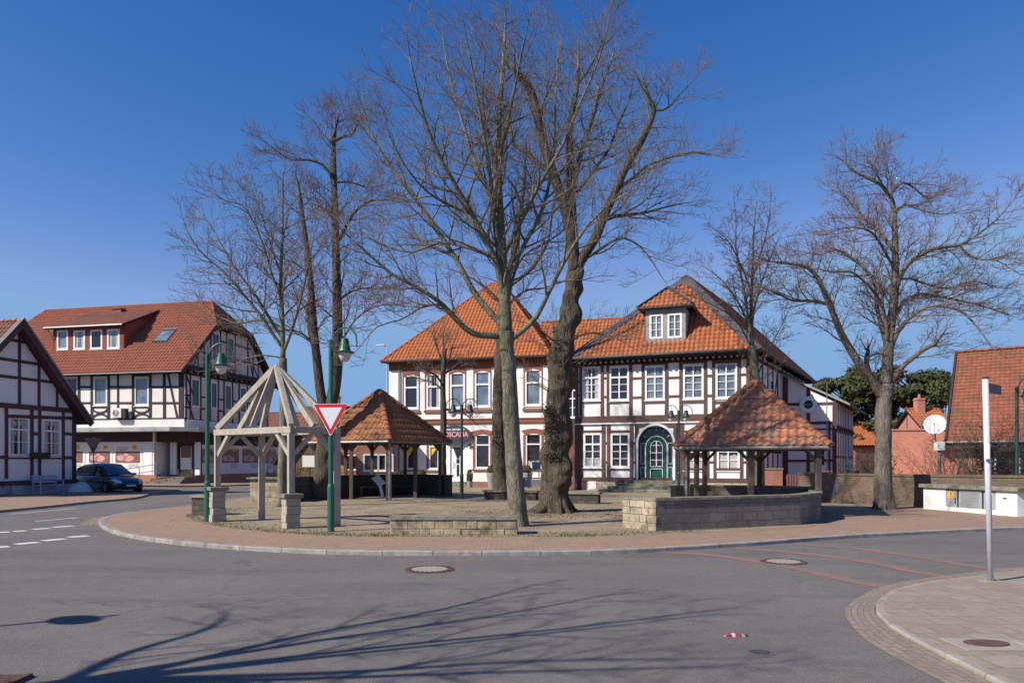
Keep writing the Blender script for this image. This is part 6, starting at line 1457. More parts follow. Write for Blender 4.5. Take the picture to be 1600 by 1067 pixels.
# ================================================================== parked car
def car(loc, yaw, label):
    t = thing('parked_car', label, 'car', (0, 0, 0)); nm = t
    # local x forward, y left, z up
    st = [(-2.1, .62, .42, .98, .98), (-2.02, .78, .3, 1.02, 1.02), (-1.6, .86, .24, 1.0, 1.0), (-.8, .88, .2, .98, .98), (0, .885, .2, .96, .96), (.7, .885, .2, .95, .95), (1.15, .87, .2, .93, .93), (1.6, .85, .22, .82, .82), (1.95, .78, .26, .68, .68), (2.1, .6, .34, .55, .55)]
    mb = MB(); rings = []
    for x, w_, zb, zt, _ in st:
        rings.append([(x, -w_*.94, zb), (x, -w_, zb+.16), (x, -w_, zb+(zt-zb)*.62), (x, -w_*.95, zt-.05), (x, -w_*.8, zt), (x, 0, zt+.035), (x, w_*.8, zt), (x, w_*.95, zt-.05), (x, w_, zb+(zt-zb)*.62), (x, w_, zb+.16), (x, w_*.94, zb)])
    vs = [v for r in rings for v in r]; n = 11; fs = []
    for i in range(len(rings)-1):
        for k in range(n): a = i*n+k; b = i*n+(k+1) % n; fs.append((a, b, b+n, a+n))
    fs += [tuple(range(n))[::-1], tuple(range((len(rings)-1)*n, len(rings)*n))]
    mb.add(vs, fs)
    # greenhouse
    cab = [(-2.0, .74, 1.0, 1.02), (-1.75, .68, 1.0, 1.42), (-1.2, .66, 1.0, 1.55), (-.4, .66, .98, 1.6), (.2, .65, .97, 1.56), (.6, .66, .96, 1.38), (1.2, .74, .93, .97)]
    rg = []
    for x, w_, zb, zt in cab:
        wb_ = .8; rg.append([(x, -wb_, zb), (x, -w_, max(zb+.01, zt-.07)), (x, -w_*.8, zt), (x, 0, zt+.03), (x, w_*.8, zt), (x, w_, max(zb+.01, zt-.07)), (x, wb_, zb)])
    vs = [v for r in rg for v in r]; n = 7; fs = []
    for i in range(len(rg)-1):
        for k in range(n-1): a = i*n+k; fs.append((a, a+1, a+1+n, a+n))
    mb.add(vs, fs)
    body = mb.build('body', M['carpaint'], t, smooth=True)
    def lerp(a, b, f): return tuple(a[i]+(b[i]-a[i])*f for i in range(3))
    def pane(i, k, i2, fz0, fz1, off, fx0=0.06, fx1=.94):
        a, b, c, d = rg[i][k], rg[i2][k], rg[i2][k+1], rg[i][k+1]
        p = lambda fx, fz: Vector(lerp(lerp(a, b, fx), lerp(d, c, fx), fz))+Vector(off)
        g = MB(); g.quad(p(fx0, fz0), p(fx1, fz0), p(fx1, fz1), p(fx0, fz1)); return g
    for s, k in ((-1, 0), (1, 5)):
        for (i, j, a, b) in ((1, 2, .1, .95), (2, 3, .05, .95), (3, 4, .05, .98), (4, 5, .06, .95), (5, 6, .05, .7)):
            g = pane(i, k, j, .12 if s < 0 else .08, .9 if s < 0 else .88, (0, s*.012, .004), a, b); g.build('side_window', M['carglass'], t)
    g = MB()
    for i, j in ((5, 6), (4, 5)):
        a, b = rg[i], rg[j]
        q = lambda r, f: Vector((r[1][0], r[1][1]*f, r[1][2]+.05))
    g.quad((.32, -.55, 1.535), (1.18, -.68, .985), (1.18, .68, .985), (.32, .55, 1.535)); g.add([(.32, 0, 1.57), (1.18, 0, 1.0)], []); g.build('windscreen', M['carglass'], t)
    g = MB(); g.quad((-2.03, -.6, 1.06), (-2.03, .6, 1.06), (-1.8, .55, 1.42), (-1.8, -.55, 1.42)); g.build('rear_window', M['carglass'], t)
    for x in (-1.32, 1.32):
        for s in (-1, 1):
            g = MB(); c = Vector((x, s*.86, .32))
            pts = [(.2, -.1), (.3, -.1), (.33, -.06), (.33, .06), (.3, .1), (.2, .1)]
            n = 24; vs = [c+Vector((r*math.cos(2*math.pi*k/n), y, r*math.sin(2*math.pi*k/n))) for r, y in pts for k in range(n)]
            g.add(vs, [(i*n+k, i*n+(k+1) % n, ((i+1) % 6)*n+(k+1) % n, ((i+1) % 6)*n+k) for i in range(6) for k in range(n)]); w_ = g.build('wheel', M['black'], t, smooth=False)
            g = MB()
            for k in range(7): a = 2*math.pi*k/7; g.obox(c+Vector((math.cos(a)*.1, s*.085, math.sin(a)*.1)), Vector((math.cos(a), 0, math.sin(a)))*.1, (0, .012, 0), Vector((-math.sin(a), 0, math.cos(a)))*.028)
            vs = [c+Vector((r*math.cos(2*math.pi*k/n), s*.08, r*math.sin(2*math.pi*k/n))) for r in (.2, .17) for k in range(n)]; g.add(vs, [(k, (k+1) % n, n+(k+1) % n, n+k) for k in range(n)])
            g.build('rim', M['rim'], w_)
            g = MB(); n = 14; pts = [(x+.39*math.cos(math.pi*k/n), s*.889, .3+.37*math.sin(math.pi*k/n)) for k in range(n+1)]; g.poly([(x+.39, s*.889, .2)]+pts+[(x-.39, s*.889, .2)]) ; g.build('wheel_arch', M['black'], t)
    for s in (-1, 1):
        g = MB(); g.add([(1.62, s*.82, .73), (1.98, s*.66, .56), (2.04, s*.52, .55), (1.98, s*.5, .66), (1.72, s*.66, .8)], [(0, 1, 2, 3, 4)]); 
        g = MB(); g.prism([(1.63, s*.83, .72), (1.97, s*.72, .56), (2.08, s*.5, .54), (2.03, s*.46, .63), (1.75, s*.66, .78)], (.03, s*.03, .03)); g.build('headlight', M['headlight'], t)
        g = MB(); g.obox((.75, s*1.0, 1.02), (.06, 0, 0), (0, .1, 0), (0, 0, .065)); g.obox((.8, s*.9, .98), (.03, 0, 0), (0, .06, 0), (0, 0, .02)); g.build('mirror', M['carpaint'], t, bevel=.02)
        g = MB(); g.obox((-2.06, s*.68, .85), (.04, 0, 0), (0, .1, 0), (0, 0, .2)); g.build('tail_light', M['red_sign'], t)
        for x in (-.75, .25): g = MB(); g.obox((x, s*.9, .84), (.09, 0, 0), (0, .012, 0), (0, 0, .015)); g.build('door_handle', M['carpaint'], t)
    g = MB(); g.box(2.09, 2.13, -.5, .5, .36, .47); g.box(2.02, 2.09, -.35, .35, .56, .6); g.build('grille', M['black'], t)
    g = MB(); g.box(2.135, 2.15, -.26, .26, .38, .48); g.build('number_plate', M['white_sign'], t)
    t.location = loc; t.rotation_euler = (0, 0, yaw); return t
car((-22.0, 40.1, RZ), R(-31), 'dark teal hatchback parked between the small timbered house and the shop')
# ================================================================== trees
class Twigs:
    """many thin tapering 3-sided sticks built at once"""
    def __init__(s): s.a = []; s.b = []; s.ra = []; s.rb = []
    def add(s, a, b, ra, rb): s.a.append(tuple(a)); s.b.append(tuple(b)); s.ra.append(ra); s.rb.append(rb)
    def build(s, name, m, parent, n=3):
        a = np.array(s.a); b = np.array(s.b); ra = np.array(s.ra)[:, None]; rb = np.array(s.rb)[:, None]
        d = b-a; L = np.linalg.norm(d, axis=1, keepdims=True); d = d/np.maximum(L, 1e-9); b = b+d*ra*.4
        ref = np.where(np.abs(d[:, 2:3]) < .9, np.array([[0, 0, 1.]]), np.array([[1., 0, 0]]))
        x = np.cross(d, ref); x /= np.linalg.norm(x, axis=1, keepdims=True); y = np.cross(d, x)
        N = len(a); off = np.array(WL[parent.name]); V = np.zeros((N, 2*n, 3))
        for k in range(n):
            c, s_ = math.cos(2*math.pi*k/n), math.sin(2*math.pi*k/n)
            V[:, k] = a+(x*c+y*s_)*ra-off; V[:, n+k] = b+(x*c+y*s_)*rb-off
        base = (np.arange(N)*2*n)[:, None, None]
        q = np.array([[k, (k+1) % n, n+(k+1) % n, n+k] for k in range(n)])[None]
        Fc = (base+q).reshape(-1)
        me = bpy.data.meshes.new(name); me.vertices.add(N*2*n); me.vertices.foreach_set('co', V.reshape(-1))
        nf = N*n; me.loops.add(nf*4); me.loops.foreach_set('vertex_index', Fc.astype(np.int32))
        me.polygons.add(nf); me.polygons.foreach_set('loop_start', np.arange(0, nf*4, 4, dtype=np.int32)); me.polygons.foreach_set('loop_total', np.full(nf, 4, dtype=np.int32))
        me.polygons.foreach_set('use_smooth', np.ones(nf, dtype=bool)); me.materials.append(m); me.update(calc_edges=True)
        o = bpy.data.objects.new(name, me); COL.objects.link(o); o.parent = parent; WL[o.name] = WL[parent.name].copy(); return o
from mathutils import noise as mn
def bark_trunk(T, pts, r0, r1, sides=30, amp=.03, rid=.02, bumps=(), flare_r=0.0, seed=0, pw=1.0):
    """main stem as one dense tube with furrows, swellings and root flare"""
    P = [Vector(p) for p in pts]; out = []
    for i in range(len(P)-1):
        a, b, c, d = P[max(i-1, 0)], P[i], P[i+1], P[min(i+2, len(P)-1)]; k = max(2, int((c-b).length/.07))
        for j in range(k): t = j/k; out.append(.5*((2*b)+(-a+c)*t+(2*a-5*b+4*c-d)*t*t+(-a+3*b-3*c+d)*t**3))
    out.append(P[-1]); n = len(out); z0 = out[0].z; vs = []; fs = []; so = Vector((seed*3.1, seed*1.7, 0)); ph = T.r.uniform(0, 6)
    for i, p in enumerate(out):
        t = i/(n-1); r = r0+(r1-r0)*t**pw; h = p.z-z0
        for k in range(sides):
            a = 2*math.pi*k/sides; dx, dy = math.cos(a), math.sin(a); q = Vector((dx*r, dy*r, p.z))+so
            rr = r*(1+amp/r0*mn.noise(q*Vector((1, 1, 1))*1.3)*1.0)+amp*1.6*mn.noise(q*2.6)
            rr -= rid*abs(mn.noise(Vector((q.x*9, q.y*9, q.z*1.1))))*1.6; rr += rid*.4*mn.noise(Vector((q.x*22, q.y*22, q.z*6)))
            if flare_r: e = math.exp(-h/.34); rr += flare_r*e*(.45+.55*max(0, math.sin(a*3.5+ph+.6*math.sin(a*2))))
            for (ba, bz, br, bh) in bumps:
                da = (a-ba+math.pi) % (2*math.pi)-math.pi; g = math.exp(-((da*r)**2+((p.z-bz)*.8)**2)/(br*br)); rr += bh*g*(1+.35*mn.noise(q*7))
            vs.append(Vector((p.x+dx*rr, p.y+dy*rr, p.z)))
    for i in range(n-1):
        for k in range(sides): a = i*sides+k; b = i*sides+(k+1) % sides; fs.append((a, b, b+sides, a+sides))
    T.tr.add(vs, fs); return out
def rv(rnd): return Vector((rnd.gauss(0, 1), rnd.gauss(0, 1), rnd.gauss(0, 1))).normalized()
def polyat(pts, t):
    f = t*(len(pts)-1); i = min(int(f), len(pts)-2); return pts[i].lerp(pts[i+1], f-i), (pts[i+1]-pts[i]).normalized()
class Tree:
    def __init__(s, name, label, base, seed, group=None, up=.35, bark='bark_rough', twig='twig', dens=1.0, sub=(2.2, .95, .42), rtw=.0055, clim=None):
        s.t = thing(name, label, 'tree', base, group); s.r = random.Random(seed); s.tr = MB(); s.tw = Twigs(); s.th = Twigs(); s.up = up; s.bark = bark; s.twm = twig; s.dens = dens; s.sub = sub; s.rtw = rtw
    def shoot(s, p, d, L, r, lvl, zlim=None):
        rnd = s.r; n = max(3, int(L/.22)) if lvl < 3 else 2; seg = L/n; pts = [p]; q = p; dd = d.normalized()
        wob = .16 if lvl < 3 else .12
        drift = rv(rnd)*.05
        for i in range(n):
            dd = (dd+rv(rnd)*wob+drift+Vector((0, 0, s.up*(.5 if lvl > 1 else .28)*seg*2.2))).normalized(); q2 = q+dd*seg
            ra = max(r*(1-i/n)**.8, s.rtw*.75); rb = max(r*(1-(i+1)/n)**.8, s.rtw*.7)
            s.tw.add(q, q2, ra, rb); q = q2; pts.append(q)
        if lvl >= 3: return
        Lc = s.sub[lvl]; step = (.28, .175, .1)[lvl-0]/s.dens if lvl < 3 else 1
        pos = .22*L+rnd.random()*step; az = rnd.random()*6.28
        while pos < L*.97:
            t = pos/L; pp, dr = polyat(pts, t); az += 2.4+rnd.uniform(-.5, .5)
            o = dr.orthogonal().normalized(); b = dr.cross(o); sd_ = o*math.cos(az)+b*math.sin(az)
            an = R(rnd.uniform(32, 58)); cd = dr*math.cos(an)+sd_*math.sin(an)
            if cd.z < -.35: cd.z *= .3
            cl = Lc*(1.05-.62*t)*rnd.uniform(.6, 1.2); cl = min(cl, (L-pos)*.9+Lc*.45)
            s.shoot(pp, cd, cl, max(s.rtw, r*(1-t)**.8*.55), lvl+1); pos += step*rnd.uniform(.7, 1.35)
    def limb(s, pts, r0, r1, sides=8, step=.5, start=.12, L0=None, sp=True, ref=True, lump=0.0, jit=.0, pw=1.0):
        P = [Vector(p) for p in pts]
        if r0 < .16: r0 *= .8; r1 *= .7
        step *= .7
        if ref:                        # resample smoothly
            out = []
            for i in range(len(P)-1):
                a, b, c, d = P[max(i-1, 0)], P[i], P[i+1], P[min(i+2, len(P)-1)]
                k = max(2, int((c-b).length/.25))
                for j in range(k):
                    t = j/k; out.append(.5*((2*b)+(-a+c)*t+(2*a-5*b+4*c-d)*t*t+(-a+3*b-3*c+d)*t**3)+rv(s.r)*jit)
            out.append(P[-1]); P = out
        n = len(P); ln = sum((P[i+1]-P[i]).length for i in range(n-1))
        rad = [r0+(r1-r0)*(i/(n-1))**pw for i in range(n)]
        if lump: rad = [q*(1+s.r.uniform(-lump, lump)) for q in rad]
        s.tr.tube(P, rad, sides)
        if not sp: return P
        L0 = L0 or s.sub[0]*1.0; pos = ln*start+s.r.random()*step; az = s.r.random()*6.28
        while pos < ln:
            t = pos/ln; pp, dr = polyat(P, t); az += 2.4+s.r.uniform(-.6, .6); o = dr.orthogonal().normalized(); b = dr.cross(o)
            sd_ = o*math.cos(az)+b*math.sin(az); an = R(s.r.uniform(35, 62)); cd = dr*math.cos(an)+sd_*math.sin(an)
            if cd.z < -.2: cd.z *= .2
            rr = (r0+(r1-r0)*t**pw); cl = L0*(1.1-.6*t)*s.r.uniform(.5, 1.1)
            s.shoot(pp+sd_*rr*.5, cd, cl, min(rr*.6, .012+.0125*cl), 1); pos += step/s.dens*s.r.uniform(.6, 1.4)
        s.shoot(P[-1], P[-1]-P[-3], L0*.42, r1, 1)
        return P
    def done(s):
        k = s.tr.build('trunk', M[s.bark], s.t, smooth=True)
        s.tw.build('crown', M[s.twm], s.t, 4)
        return k
def px3(pts, d0, dd=0.0, curve=1.2):
    n = len(pts); return [P3(x, y, d0+dd*(i/(n-1))**curve) for i, (x, y) in enumerate(pts)]
def flare(T, base, r, n=7, rnd=None, spread=1.9, h=.6, sides=6):
    for k in range(n):
        a = 2*math.pi*k/n+rnd.uniform(-.3, .3); d = Vector((math.cos(a), math.sin(a), 0)); s = rnd.uniform(.8, 1.2)
        T.tr.tube([base+d*r*.45+Vector((0, 0, h*s)), base+d*r*.85+Vector((0, 0, h*.35)), base+d*r*spread*s*.8+Vector((0, 0, .05)), base+d*r*spread*s*1.15+Vector((0, 0, -.06))], [r*.42, r*.36, r*.22, r*.08], sides)
def burl(mb, c, r, rnd, mi=0):
    bm = bmesh.new(); bmesh.ops.create_icosphere(bm, subdivisions=3, radius=1)
    ph = [rv(rnd)*rnd.uniform(3, 7) for _ in range(6)]
    vs = []
    for v in bm.verts:
        n = v.co.normalized(); k = 1+.1*sum(math.sin(n.dot(p)+i) for i, p in enumerate(ph))/1.5; vs.append(Vector(c)+Vector((n.x*r[0], n.y*r[1], n.z*r[2]))*k)
    mb.add(vs, [tuple(v.index for v in f.verts) for f in bm.faces], mi); bm.free()
# --- T1: tall smooth linden in front
D1 = 18.6
T = Tree('linden_tree', 'tall smooth-barked bare linden rising behind the low bench wall in the middle', G(812, 822), 101, 'bare lindens on the square', up=.5, bark='bark_smooth', twig='twig', dens=1.15, sub=(2.2, .95, .4), rtw=.005)
bark_trunk(T, px3([(812, 826), (806, 770), (801, 700), (797, 620), (793, 560), (791, 518)], D1), .225, .19, 28, .014, .012, [(-1.2, 2.6, .1, .03), (-.4, 4.0, .12, .03), (-1.9, 1.6, .1, .02)], .1, 1)
T.limb(px3([(791, 520), (786, 430), (780, 330), (777, 240), (782, 160), (787, 90), (789, 50)], D1, .3), .17, .035, 10, .42, .12, 2.0)
T.limb(px3([(783, 425), (771, 330), (764, 260), (752, 190), (740, 120), (733, 80)], D1, -.9), .1, .025, 8, .42)
T.limb(px3([(790, 524), (752, 524), (728, 514), (700, 485), (682, 468), (650, 448), (612, 428), (575, 396), (548, 372)], D1, -1.2), .115, .03, 8, .42, .25)
T.limb(px3([(789, 512), (745, 463), (712, 404), (672, 345), (640, 298), (600, 245), (576, 200), (568, 165)], D1, 1.5), .105, .025, 8, .42, .25)
T.limb(px3([(787, 470), (775, 409), (738, 336), (712, 290), (691, 252), (668, 200), (652, 140), (640, 90)], D1, -1.8), .11, .025, 8, .4, .2)
T.limb(px3([(782, 408), (735, 388), (686, 379), (645, 394), (595, 382), (560, 362), (540, 350)], D1, .8), .06, .02, 6, .42)
T.limb(px3([(776, 330), (745, 262), (722, 190), (705, 130), (695, 80), (692, 55)], D1, 1.4), .075, .02, 8, .4)
T.limb(px3([(778, 260), (793, 190), (806, 130), (816, 80), (822, 55)], D1, -1.3), .07, .02, 8, .4)
T.limb(px3([(786, 400), (812, 350), (842, 290), (880, 225), (905, 165), (935, 95), (948, 50)], D1, -1.6), .085, .02, 8, .42)
T.limb(px3([(787, 445), (818, 385), (850, 320), (865, 240), (868, 160), (872, 90)], D1, 1.5), .08, .02, 8, .42)
T.limb(px3([(798, 530), (818, 515), (838, 495), (857, 458), (876, 420), (900, 378), (925, 345), (958, 315), (985, 300)], D1, -1.3), .1, .022, 8, .42, .3)
T.limb(px3([(790, 505), (800, 440), (818, 400), (852, 380), (880, 360), (910, 330)], D1, 1.9), .06, .018, 6, .42)
T.limb(px3([(738, 336), (705, 322), (668, 300), (635, 262), (610, 215)], D1, -2.2), .05, .016, 6, .42)
T.limb(px3([(690, 475), (660, 480), (625, 500), (590, 510), (560, 545)], D1, -2.0), .035, .014, 6, .42)
T.limb(px3([(783, 300), (765, 220), (754, 160), (756, 110), (760, 75)], D1, -.8), .06, .016, 6, .42)
T.done()
# --- T2: massive gnarled linden
D2 = 23.7; b2 = G(868, 800)
T = Tree('linden_tree', 'massive gnarled linden with burls and mossy lumps on its thick trunk', b2, 102, 'bare lindens on the square', up=.4, bark='bark_rough', twig='twig', dens=1.12, sub=(2.2, 1.0, .42), rtw=.0055)
bark_trunk(T, px3([(868, 805), (866, 765), (867, 720), (872, 680), (870, 640), (875, 590), (879, 545), (888, 500), (896, 450), (899, 420)], D2), .44, .27, 44, .07, .055, [(-1.1, 1.15, .3, .22), (-.7, 1.5, .22, .16), (-2.6, 1.9, .28, .2), (-2.3, 2.55, .2, .16), (-2.5, 3.0, .2, .14), (-1.7, 2.2, .26, .1), (-.5, 2.3, .3, .1), (-1.2, 3.2, .3, .1), (-1.6, 4.9, .4, .16), (-2.6, 5.0, .3, .12), (-.2, 6.3, .3, .14), (-.9, 4.1, .3, .08), (-2.0, 3.7, .25, .12)], .42, 2)
flare(T, b2, .5, 8, T.r, 1.7, .5)
T.limb(px3([(898, 425), (892, 370), (884, 330), (871, 291), (857, 250), (843, 205), (836, 160), (822, 130), (814, 122)], D2, -.8), .2, .12, 10, .6, .3)
T.limb(px3([(874, 300), (862, 272), (840, 255), (822, 238), (802, 225), (798, 205)], D2, .6), .14, .09, 8, .55, .2, 1.9)
T.limb(px3([(898, 425), (894, 370), (892, 310), (891, 250), (890, 205), (896, 165), (901, 140), (903, 110)], D2, .6), .22, .07, 10, .5, .3)
T.limb(px3([(896, 290), (905, 250), (918, 208), (930, 170), (944, 125), (955, 95)], D2, 1.5), .11, .05, 8, .45)
T.limb(px3([(901, 420), (915, 395), (930, 372), (945, 335), (962, 298), (978, 262), (1000, 225), (1012, 200), (1022, 173), (1016, 160)], D2, -.8), .17, .08, 10, .5, .2)
T.limb(px3([(962, 298), (980, 285), (996, 272), (1018, 256), (1050, 245), (1085, 238), (1112, 242)], D2, -2.0), .08, .02, 8, .42)
T.limb(px3([(1020, 172), (1035, 172), (1048, 165), (1060, 150), (1075, 135)], D2, -.9), .06, .02, 6, .4)
T.limb(px3([(940, 345), (960, 338), (980, 336), (996, 334), (1010, 332), (1035, 325), (1065, 318)], D2, 1.2), .1, .025, 8, .45)
T.limb(px3([(905, 410), (928, 396), (955, 378), (975, 372), (1000, 385), (1020, 410), (1032, 430)], D2, -1.5), .07, .02, 6, .42)
T.limb(px3([(902, 300), (925, 270), (950, 235), (968, 190), (985, 150), (990, 110)], D2, 2.0), .08, .022, 8, .42)
T.limb(px3([(842, 205), (850, 160), (862, 130), (872, 100), (876, 80)], D2, 1.0), .07, .02, 6, .42)
T.limb(px3([(905, 130), (925, 100), (940, 70), (950, 45)], D2, -.5), .05, .02, 6, .4)
T.limb(px3([(882, 545), (862, 530), (840, 512), (820, 490), (805, 470)], D2, -.8), .04, .014, 6, .35, .1, 1.5)
T.limb(px3([(885, 540), (905, 525), (930, 520), (955, 525), (975, 535)], D2, -.9), .04, .014, 6, .35, .1, 1.5)
for k in range(22):
    z = T.r.uniform(3.6, 5.6); a = T.r.uniform(-3.0, .2); p = b2+Vector((.25*math.cos(a)+.1, .25*math.sin(a), z)); T.shoot(p, Vector((math.cos(a), math.sin(a)*.6, .3)), T.r.uniform(.8, 1.7), .012, 2)
k = T.done()
mb = MB()
for x, y in ((858, 668), (861, 690), (864, 712), (856, 640), (862, 655)):
    c = P3(x, y, D2-.55)
    for j in range(260): 
        q = c+Vector((T.r.gauss(0, .1), T.r.uniform(-.02, .3), T.r.gauss(0, .1))); a = rv(T.r)*.03; e = a.orthogonal().normalized()*.02; mb.quad(q-a, q-e, q+a, q+e)
mb.build('moss_pad', M['moss'], k); k.children[0]['kind'] = 'stuff'
# --- T3 twin trunk behind T1
T = Tree('linden_tree', 'slimmer bare linden directly behind the tall smooth-barked linden', G(784, 768), 103, 'bare lindens on the square', up=.5, twig='twig_red', dens=.62, sub=(2.4, 1.1, .5), rtw=.009)
D3 = 39.0
bark_trunk(T, px3([(783, 770), (780, 720), (779, 640), (782, 560), (786, 500), (792, 440)], D3), .4, .26, 24, .03, .03, [], .2, 5)
flare(T, G(784, 768), .38, 5, T.r, 1.5, .6)
T.limb(px3([(792, 440), (806, 380), (815, 320), (820, 260), (822, 220)], D3, .5), .2, .05, 8, .5)
T.limb(px3([(790, 460), (770, 400), (745, 360), (735, 320)], D3, .8), .14, .04, 8, .5)
T.limb(px3([(792, 450), (830, 420), (855, 380), (862, 340), (868, 300)], D3, -.8), .14, .04, 8, .5)
T.limb(px3([(788, 480), (760, 450), (728, 430), (700, 420)], D3, 1.0), .1, .03, 6, .5)
T.limb(px3([(790, 480), (820, 455), (850, 450), (880, 440)], D3, 1.0), .1, .03, 6, .5)
T.done()
# --- T4 thin pollard near the restaurant
D4 = 38.0
T = Tree('pollard_tree', 'small pollarded tree with cut crown growing left of the restaurant door', G(692, 768), 104, up=.5, dens=1.3, sub=(1.5, .8, .34), rtw=.0075)
T.limb(px3([(692, 770), (691, 720), (693, 660), (692, 600), (694, 560), (695, 545)], D4), .23, .11, 10, sp=False, lump=.06)
for q in ([(694, 570), (686, 552), (680, 535), (678, 520)], [(694, 560), (694, 545), (692, 530), (693, 518)], [(694, 575), (702, 560), (706, 545), (712, 530)], [(692, 610), (678, 598), (664, 594), (650, 590)], [(693, 640), (712, 640), (728, 648), (742, 660)], [(693, 585), (708, 575), (722, 570), (730, 560)], [(691, 600), (680, 585), (668, 580), (655, 570)]):
    T.limb(px3(q, D4, T.r.uniform(-.8, .8)), .08, .03, 6, .4, .2, 1.1)
T.done()
# --- T5 tall tree with two stems (left)
D5 = 31.6
T = Tree('linden_tree', 'tall bare linden dividing into two stems behind the green street lamp with the sign', G(505, 780), 105, 'bare lindens on the square', up=.45, twig='twig_red', dens=1.3, sub=(1.9, .95, .42), rtw=.0075)
bark_trunk(T, px3([(505, 783), (507, 740), (508, 700), (510, 665), (513, 640)], D5), .43, .34, 30, .04, .04, [(-2.3, .75, .35, .3)], .25, 3)
flare(T, G(505, 780), .42, 7, T.r, 1.5, .6)
T.limb(px3([(512, 650), (522, 610), (527, 560), (527, 480), (525, 400), (523, 320), (521, 245), (522, 215)], D5, .3), .27, .1, 10, .55, .3, 2.5)
T.limb(px3([(511, 655), (502, 620), (497, 580), (491, 520), (486, 450), (480, 390), (472, 335), (469, 305)], D5, -.5), .22, .08, 10, .55, .3, 2.3)
T.limb(px3([(497, 560), (486, 520), (482, 490), (481, 478)], D5, .6), .16, .12, 8, .5, .3, 1.6)
T.limb(px3([(522, 280), (505, 258), (480, 250), (455, 250), (435, 238), (418, 225)], D5, -.7), .08, .022, 6, .42)
T.limb(px3([(521, 225), (506, 212), (494, 195), (488, 185)], D5, .8), .08, .022, 6, .42)
T.limb(px3([(522, 220), (535, 214), (548, 212), (556, 200), (562, 188)], D5, -.6), .09, .025, 6, .42)
T.limb(px3([(526, 285), (548, 285), (575, 293), (600, 290)], D5, 1.2), .06, .02, 6, .45)
T.limb(px3([(530, 375), (545, 345), (560, 325), (580, 314), (604, 312)], D5, -1.0), .12, .03, 8, .45)
T.limb(px3([(528, 470), (550, 455), (575, 450), (600, 452), (628, 445)], D5, 1.5), .07, .02, 6, .45)
T.limb(px3([(530, 540), (555, 500), (585, 480), (620, 475)], D5, -1.5), .07, .02, 6, .45)
T.limb(px3([(522, 215), (524, 200), (528, 185), (530, 175)], D5, -.2), .07, .02, 6, .4)
T.limb(px3([(484, 430), (462, 412), (445, 405), (425, 395)], D5, 1.0), .07, .02, 6, .45)
T.limb(px3([(525, 340), (505, 325), (488, 318), (470, 300)], D5, 1.3), .06, .02, 6, .45)
T.limb(px3([(495, 540), (470, 520), (450, 515), (425, 520)], D5, -1.3), .06, .02, 6, .45)
T.done()
# --- T6 slim tree left
D6 = 26.5
T = Tree('linden_tree', 'slim bare linden with wide arching limbs between shop building and two-stemmed tree', G(442, 791), 106, 'bare lindens on the square', up=.4, bark='bark_smooth', dens=1.1, sub=(2.0, .95, .42), rtw=.0065)
T.limb(px3([(441, 793), (441, 740), (443, 680), (443, 610), (442, 560)], D6), .17, .14, 10, sp=False)
flare(T, G(442, 791), .16, 5, T.r, 1.5, .3)
T.limb(px3([(442, 560), (441, 500), (439, 440), (441, 370), (442, 300), (443, 262)], D6, .3), .13, .025, 8, .45, .15)
T.limb(px3([(443, 545), (425, 520), (405, 490), (380, 460), (350, 425), (320, 400), (300, 375), (290, 355)], D6, -1.0), .085, .02, 8, .42, .2)
T.limb(px3([(442, 530), (420, 495), (395, 455), (375, 430), (350, 390), (328, 350), (312, 335)], D6, 1.3), .08, .02, 8, .42, .2)
T.limb(px3([(441, 470), (425, 430), (412, 385), (395, 345), (378, 320), (355, 315), (330, 300)], D6, -.8), .07, .02, 8, .42)
T.limb(px3([(443, 550), (458, 510), (472, 460), (482, 410), (490, 370)], D6, -1.2), .08, .02, 8, .42, .2)
T.limb(px3([(440, 430), (425, 390), (410, 340), (395, 300), (380, 280)], D6, .9), .05, .018, 6, .42)
T.limb(px3([(443, 560), (415, 555), (385, 560), (350, 575), (325, 560)], D6, .6), .04, .015, 6, .42)
T.limb(px3([(440, 510), (405, 500), (370, 505), (335, 490), (305, 470)], D6, 1.8), .045, .015, 6, .42)
T.done()
# --- T7 slim tree behind right pavilion
D7 = 27.5
T = Tree('linden_tree', 'slim upright bare linden growing behind the tiled pavilion before the timbered house', P3(1186, 700, D7)-Vector((0, 0, P3(1186, 700, D7).z)), 107, 'bare lindens on the square', up=.6, bark='bark_smooth', twig='twig_red', dens=1.2, sub=(1.3, .68, .33), rtw=.0068)
T.limb([P3(1187, 788, D7)]+px3([(1186, 700), (1183, 620), (1178, 570), (1175, 540)], D7), .2, .15, 10, sp=False)
T.limb(px3([(1175, 540), (1174, 480), (1176, 420), (1178, 360), (1182, 310)], D7, .3), .11, .02, 8, .4)
T.limb(px3([(1175, 535), (1168, 490), (1160, 440), (1150, 390), (1150, 350), (1148, 320)], D7, -.6), .09, .02, 8, .4)
T.limb(px3([(1172, 510), (1152, 470), (1130, 440), (1112, 425), (1098, 415)], D7, .8), .06, .018, 6, .4)
T.limb(px3([(1176, 490), (1190, 440), (1205, 400), (1218, 370)], D7, .7), .06, .018, 6, .4)
T.limb(px3([(1176, 460), (1160, 420), (1140, 380), (1120, 360)], D7, -1.0), .05, .016, 6, .4)
T.limb(px3([(1177, 430), (1192, 385), (1200, 350), (1203, 325)], D7, -.8), .05, .016, 6, .4)
T.limb(px3([(1175, 545), (1150, 500), (1120, 480), (1098, 470)], D7, -1.2), .04, .015, 6, .4)
T.limb(px3([(1182, 590), (1195, 560), (1210, 530), (1225, 500), (1235, 480)], D7, .5), .04, .015, 6, .4)
for k in range(10): T.shoot(P3(1183+T.r.uniform(-2, 2), T.r.uniform(540, 600), D7), Vector((T.r.choice((-1, 1)), T.r.uniform(-.5, .5), .5)), T.r.uniform(.9, 1.8), .012, 2)
T.done()
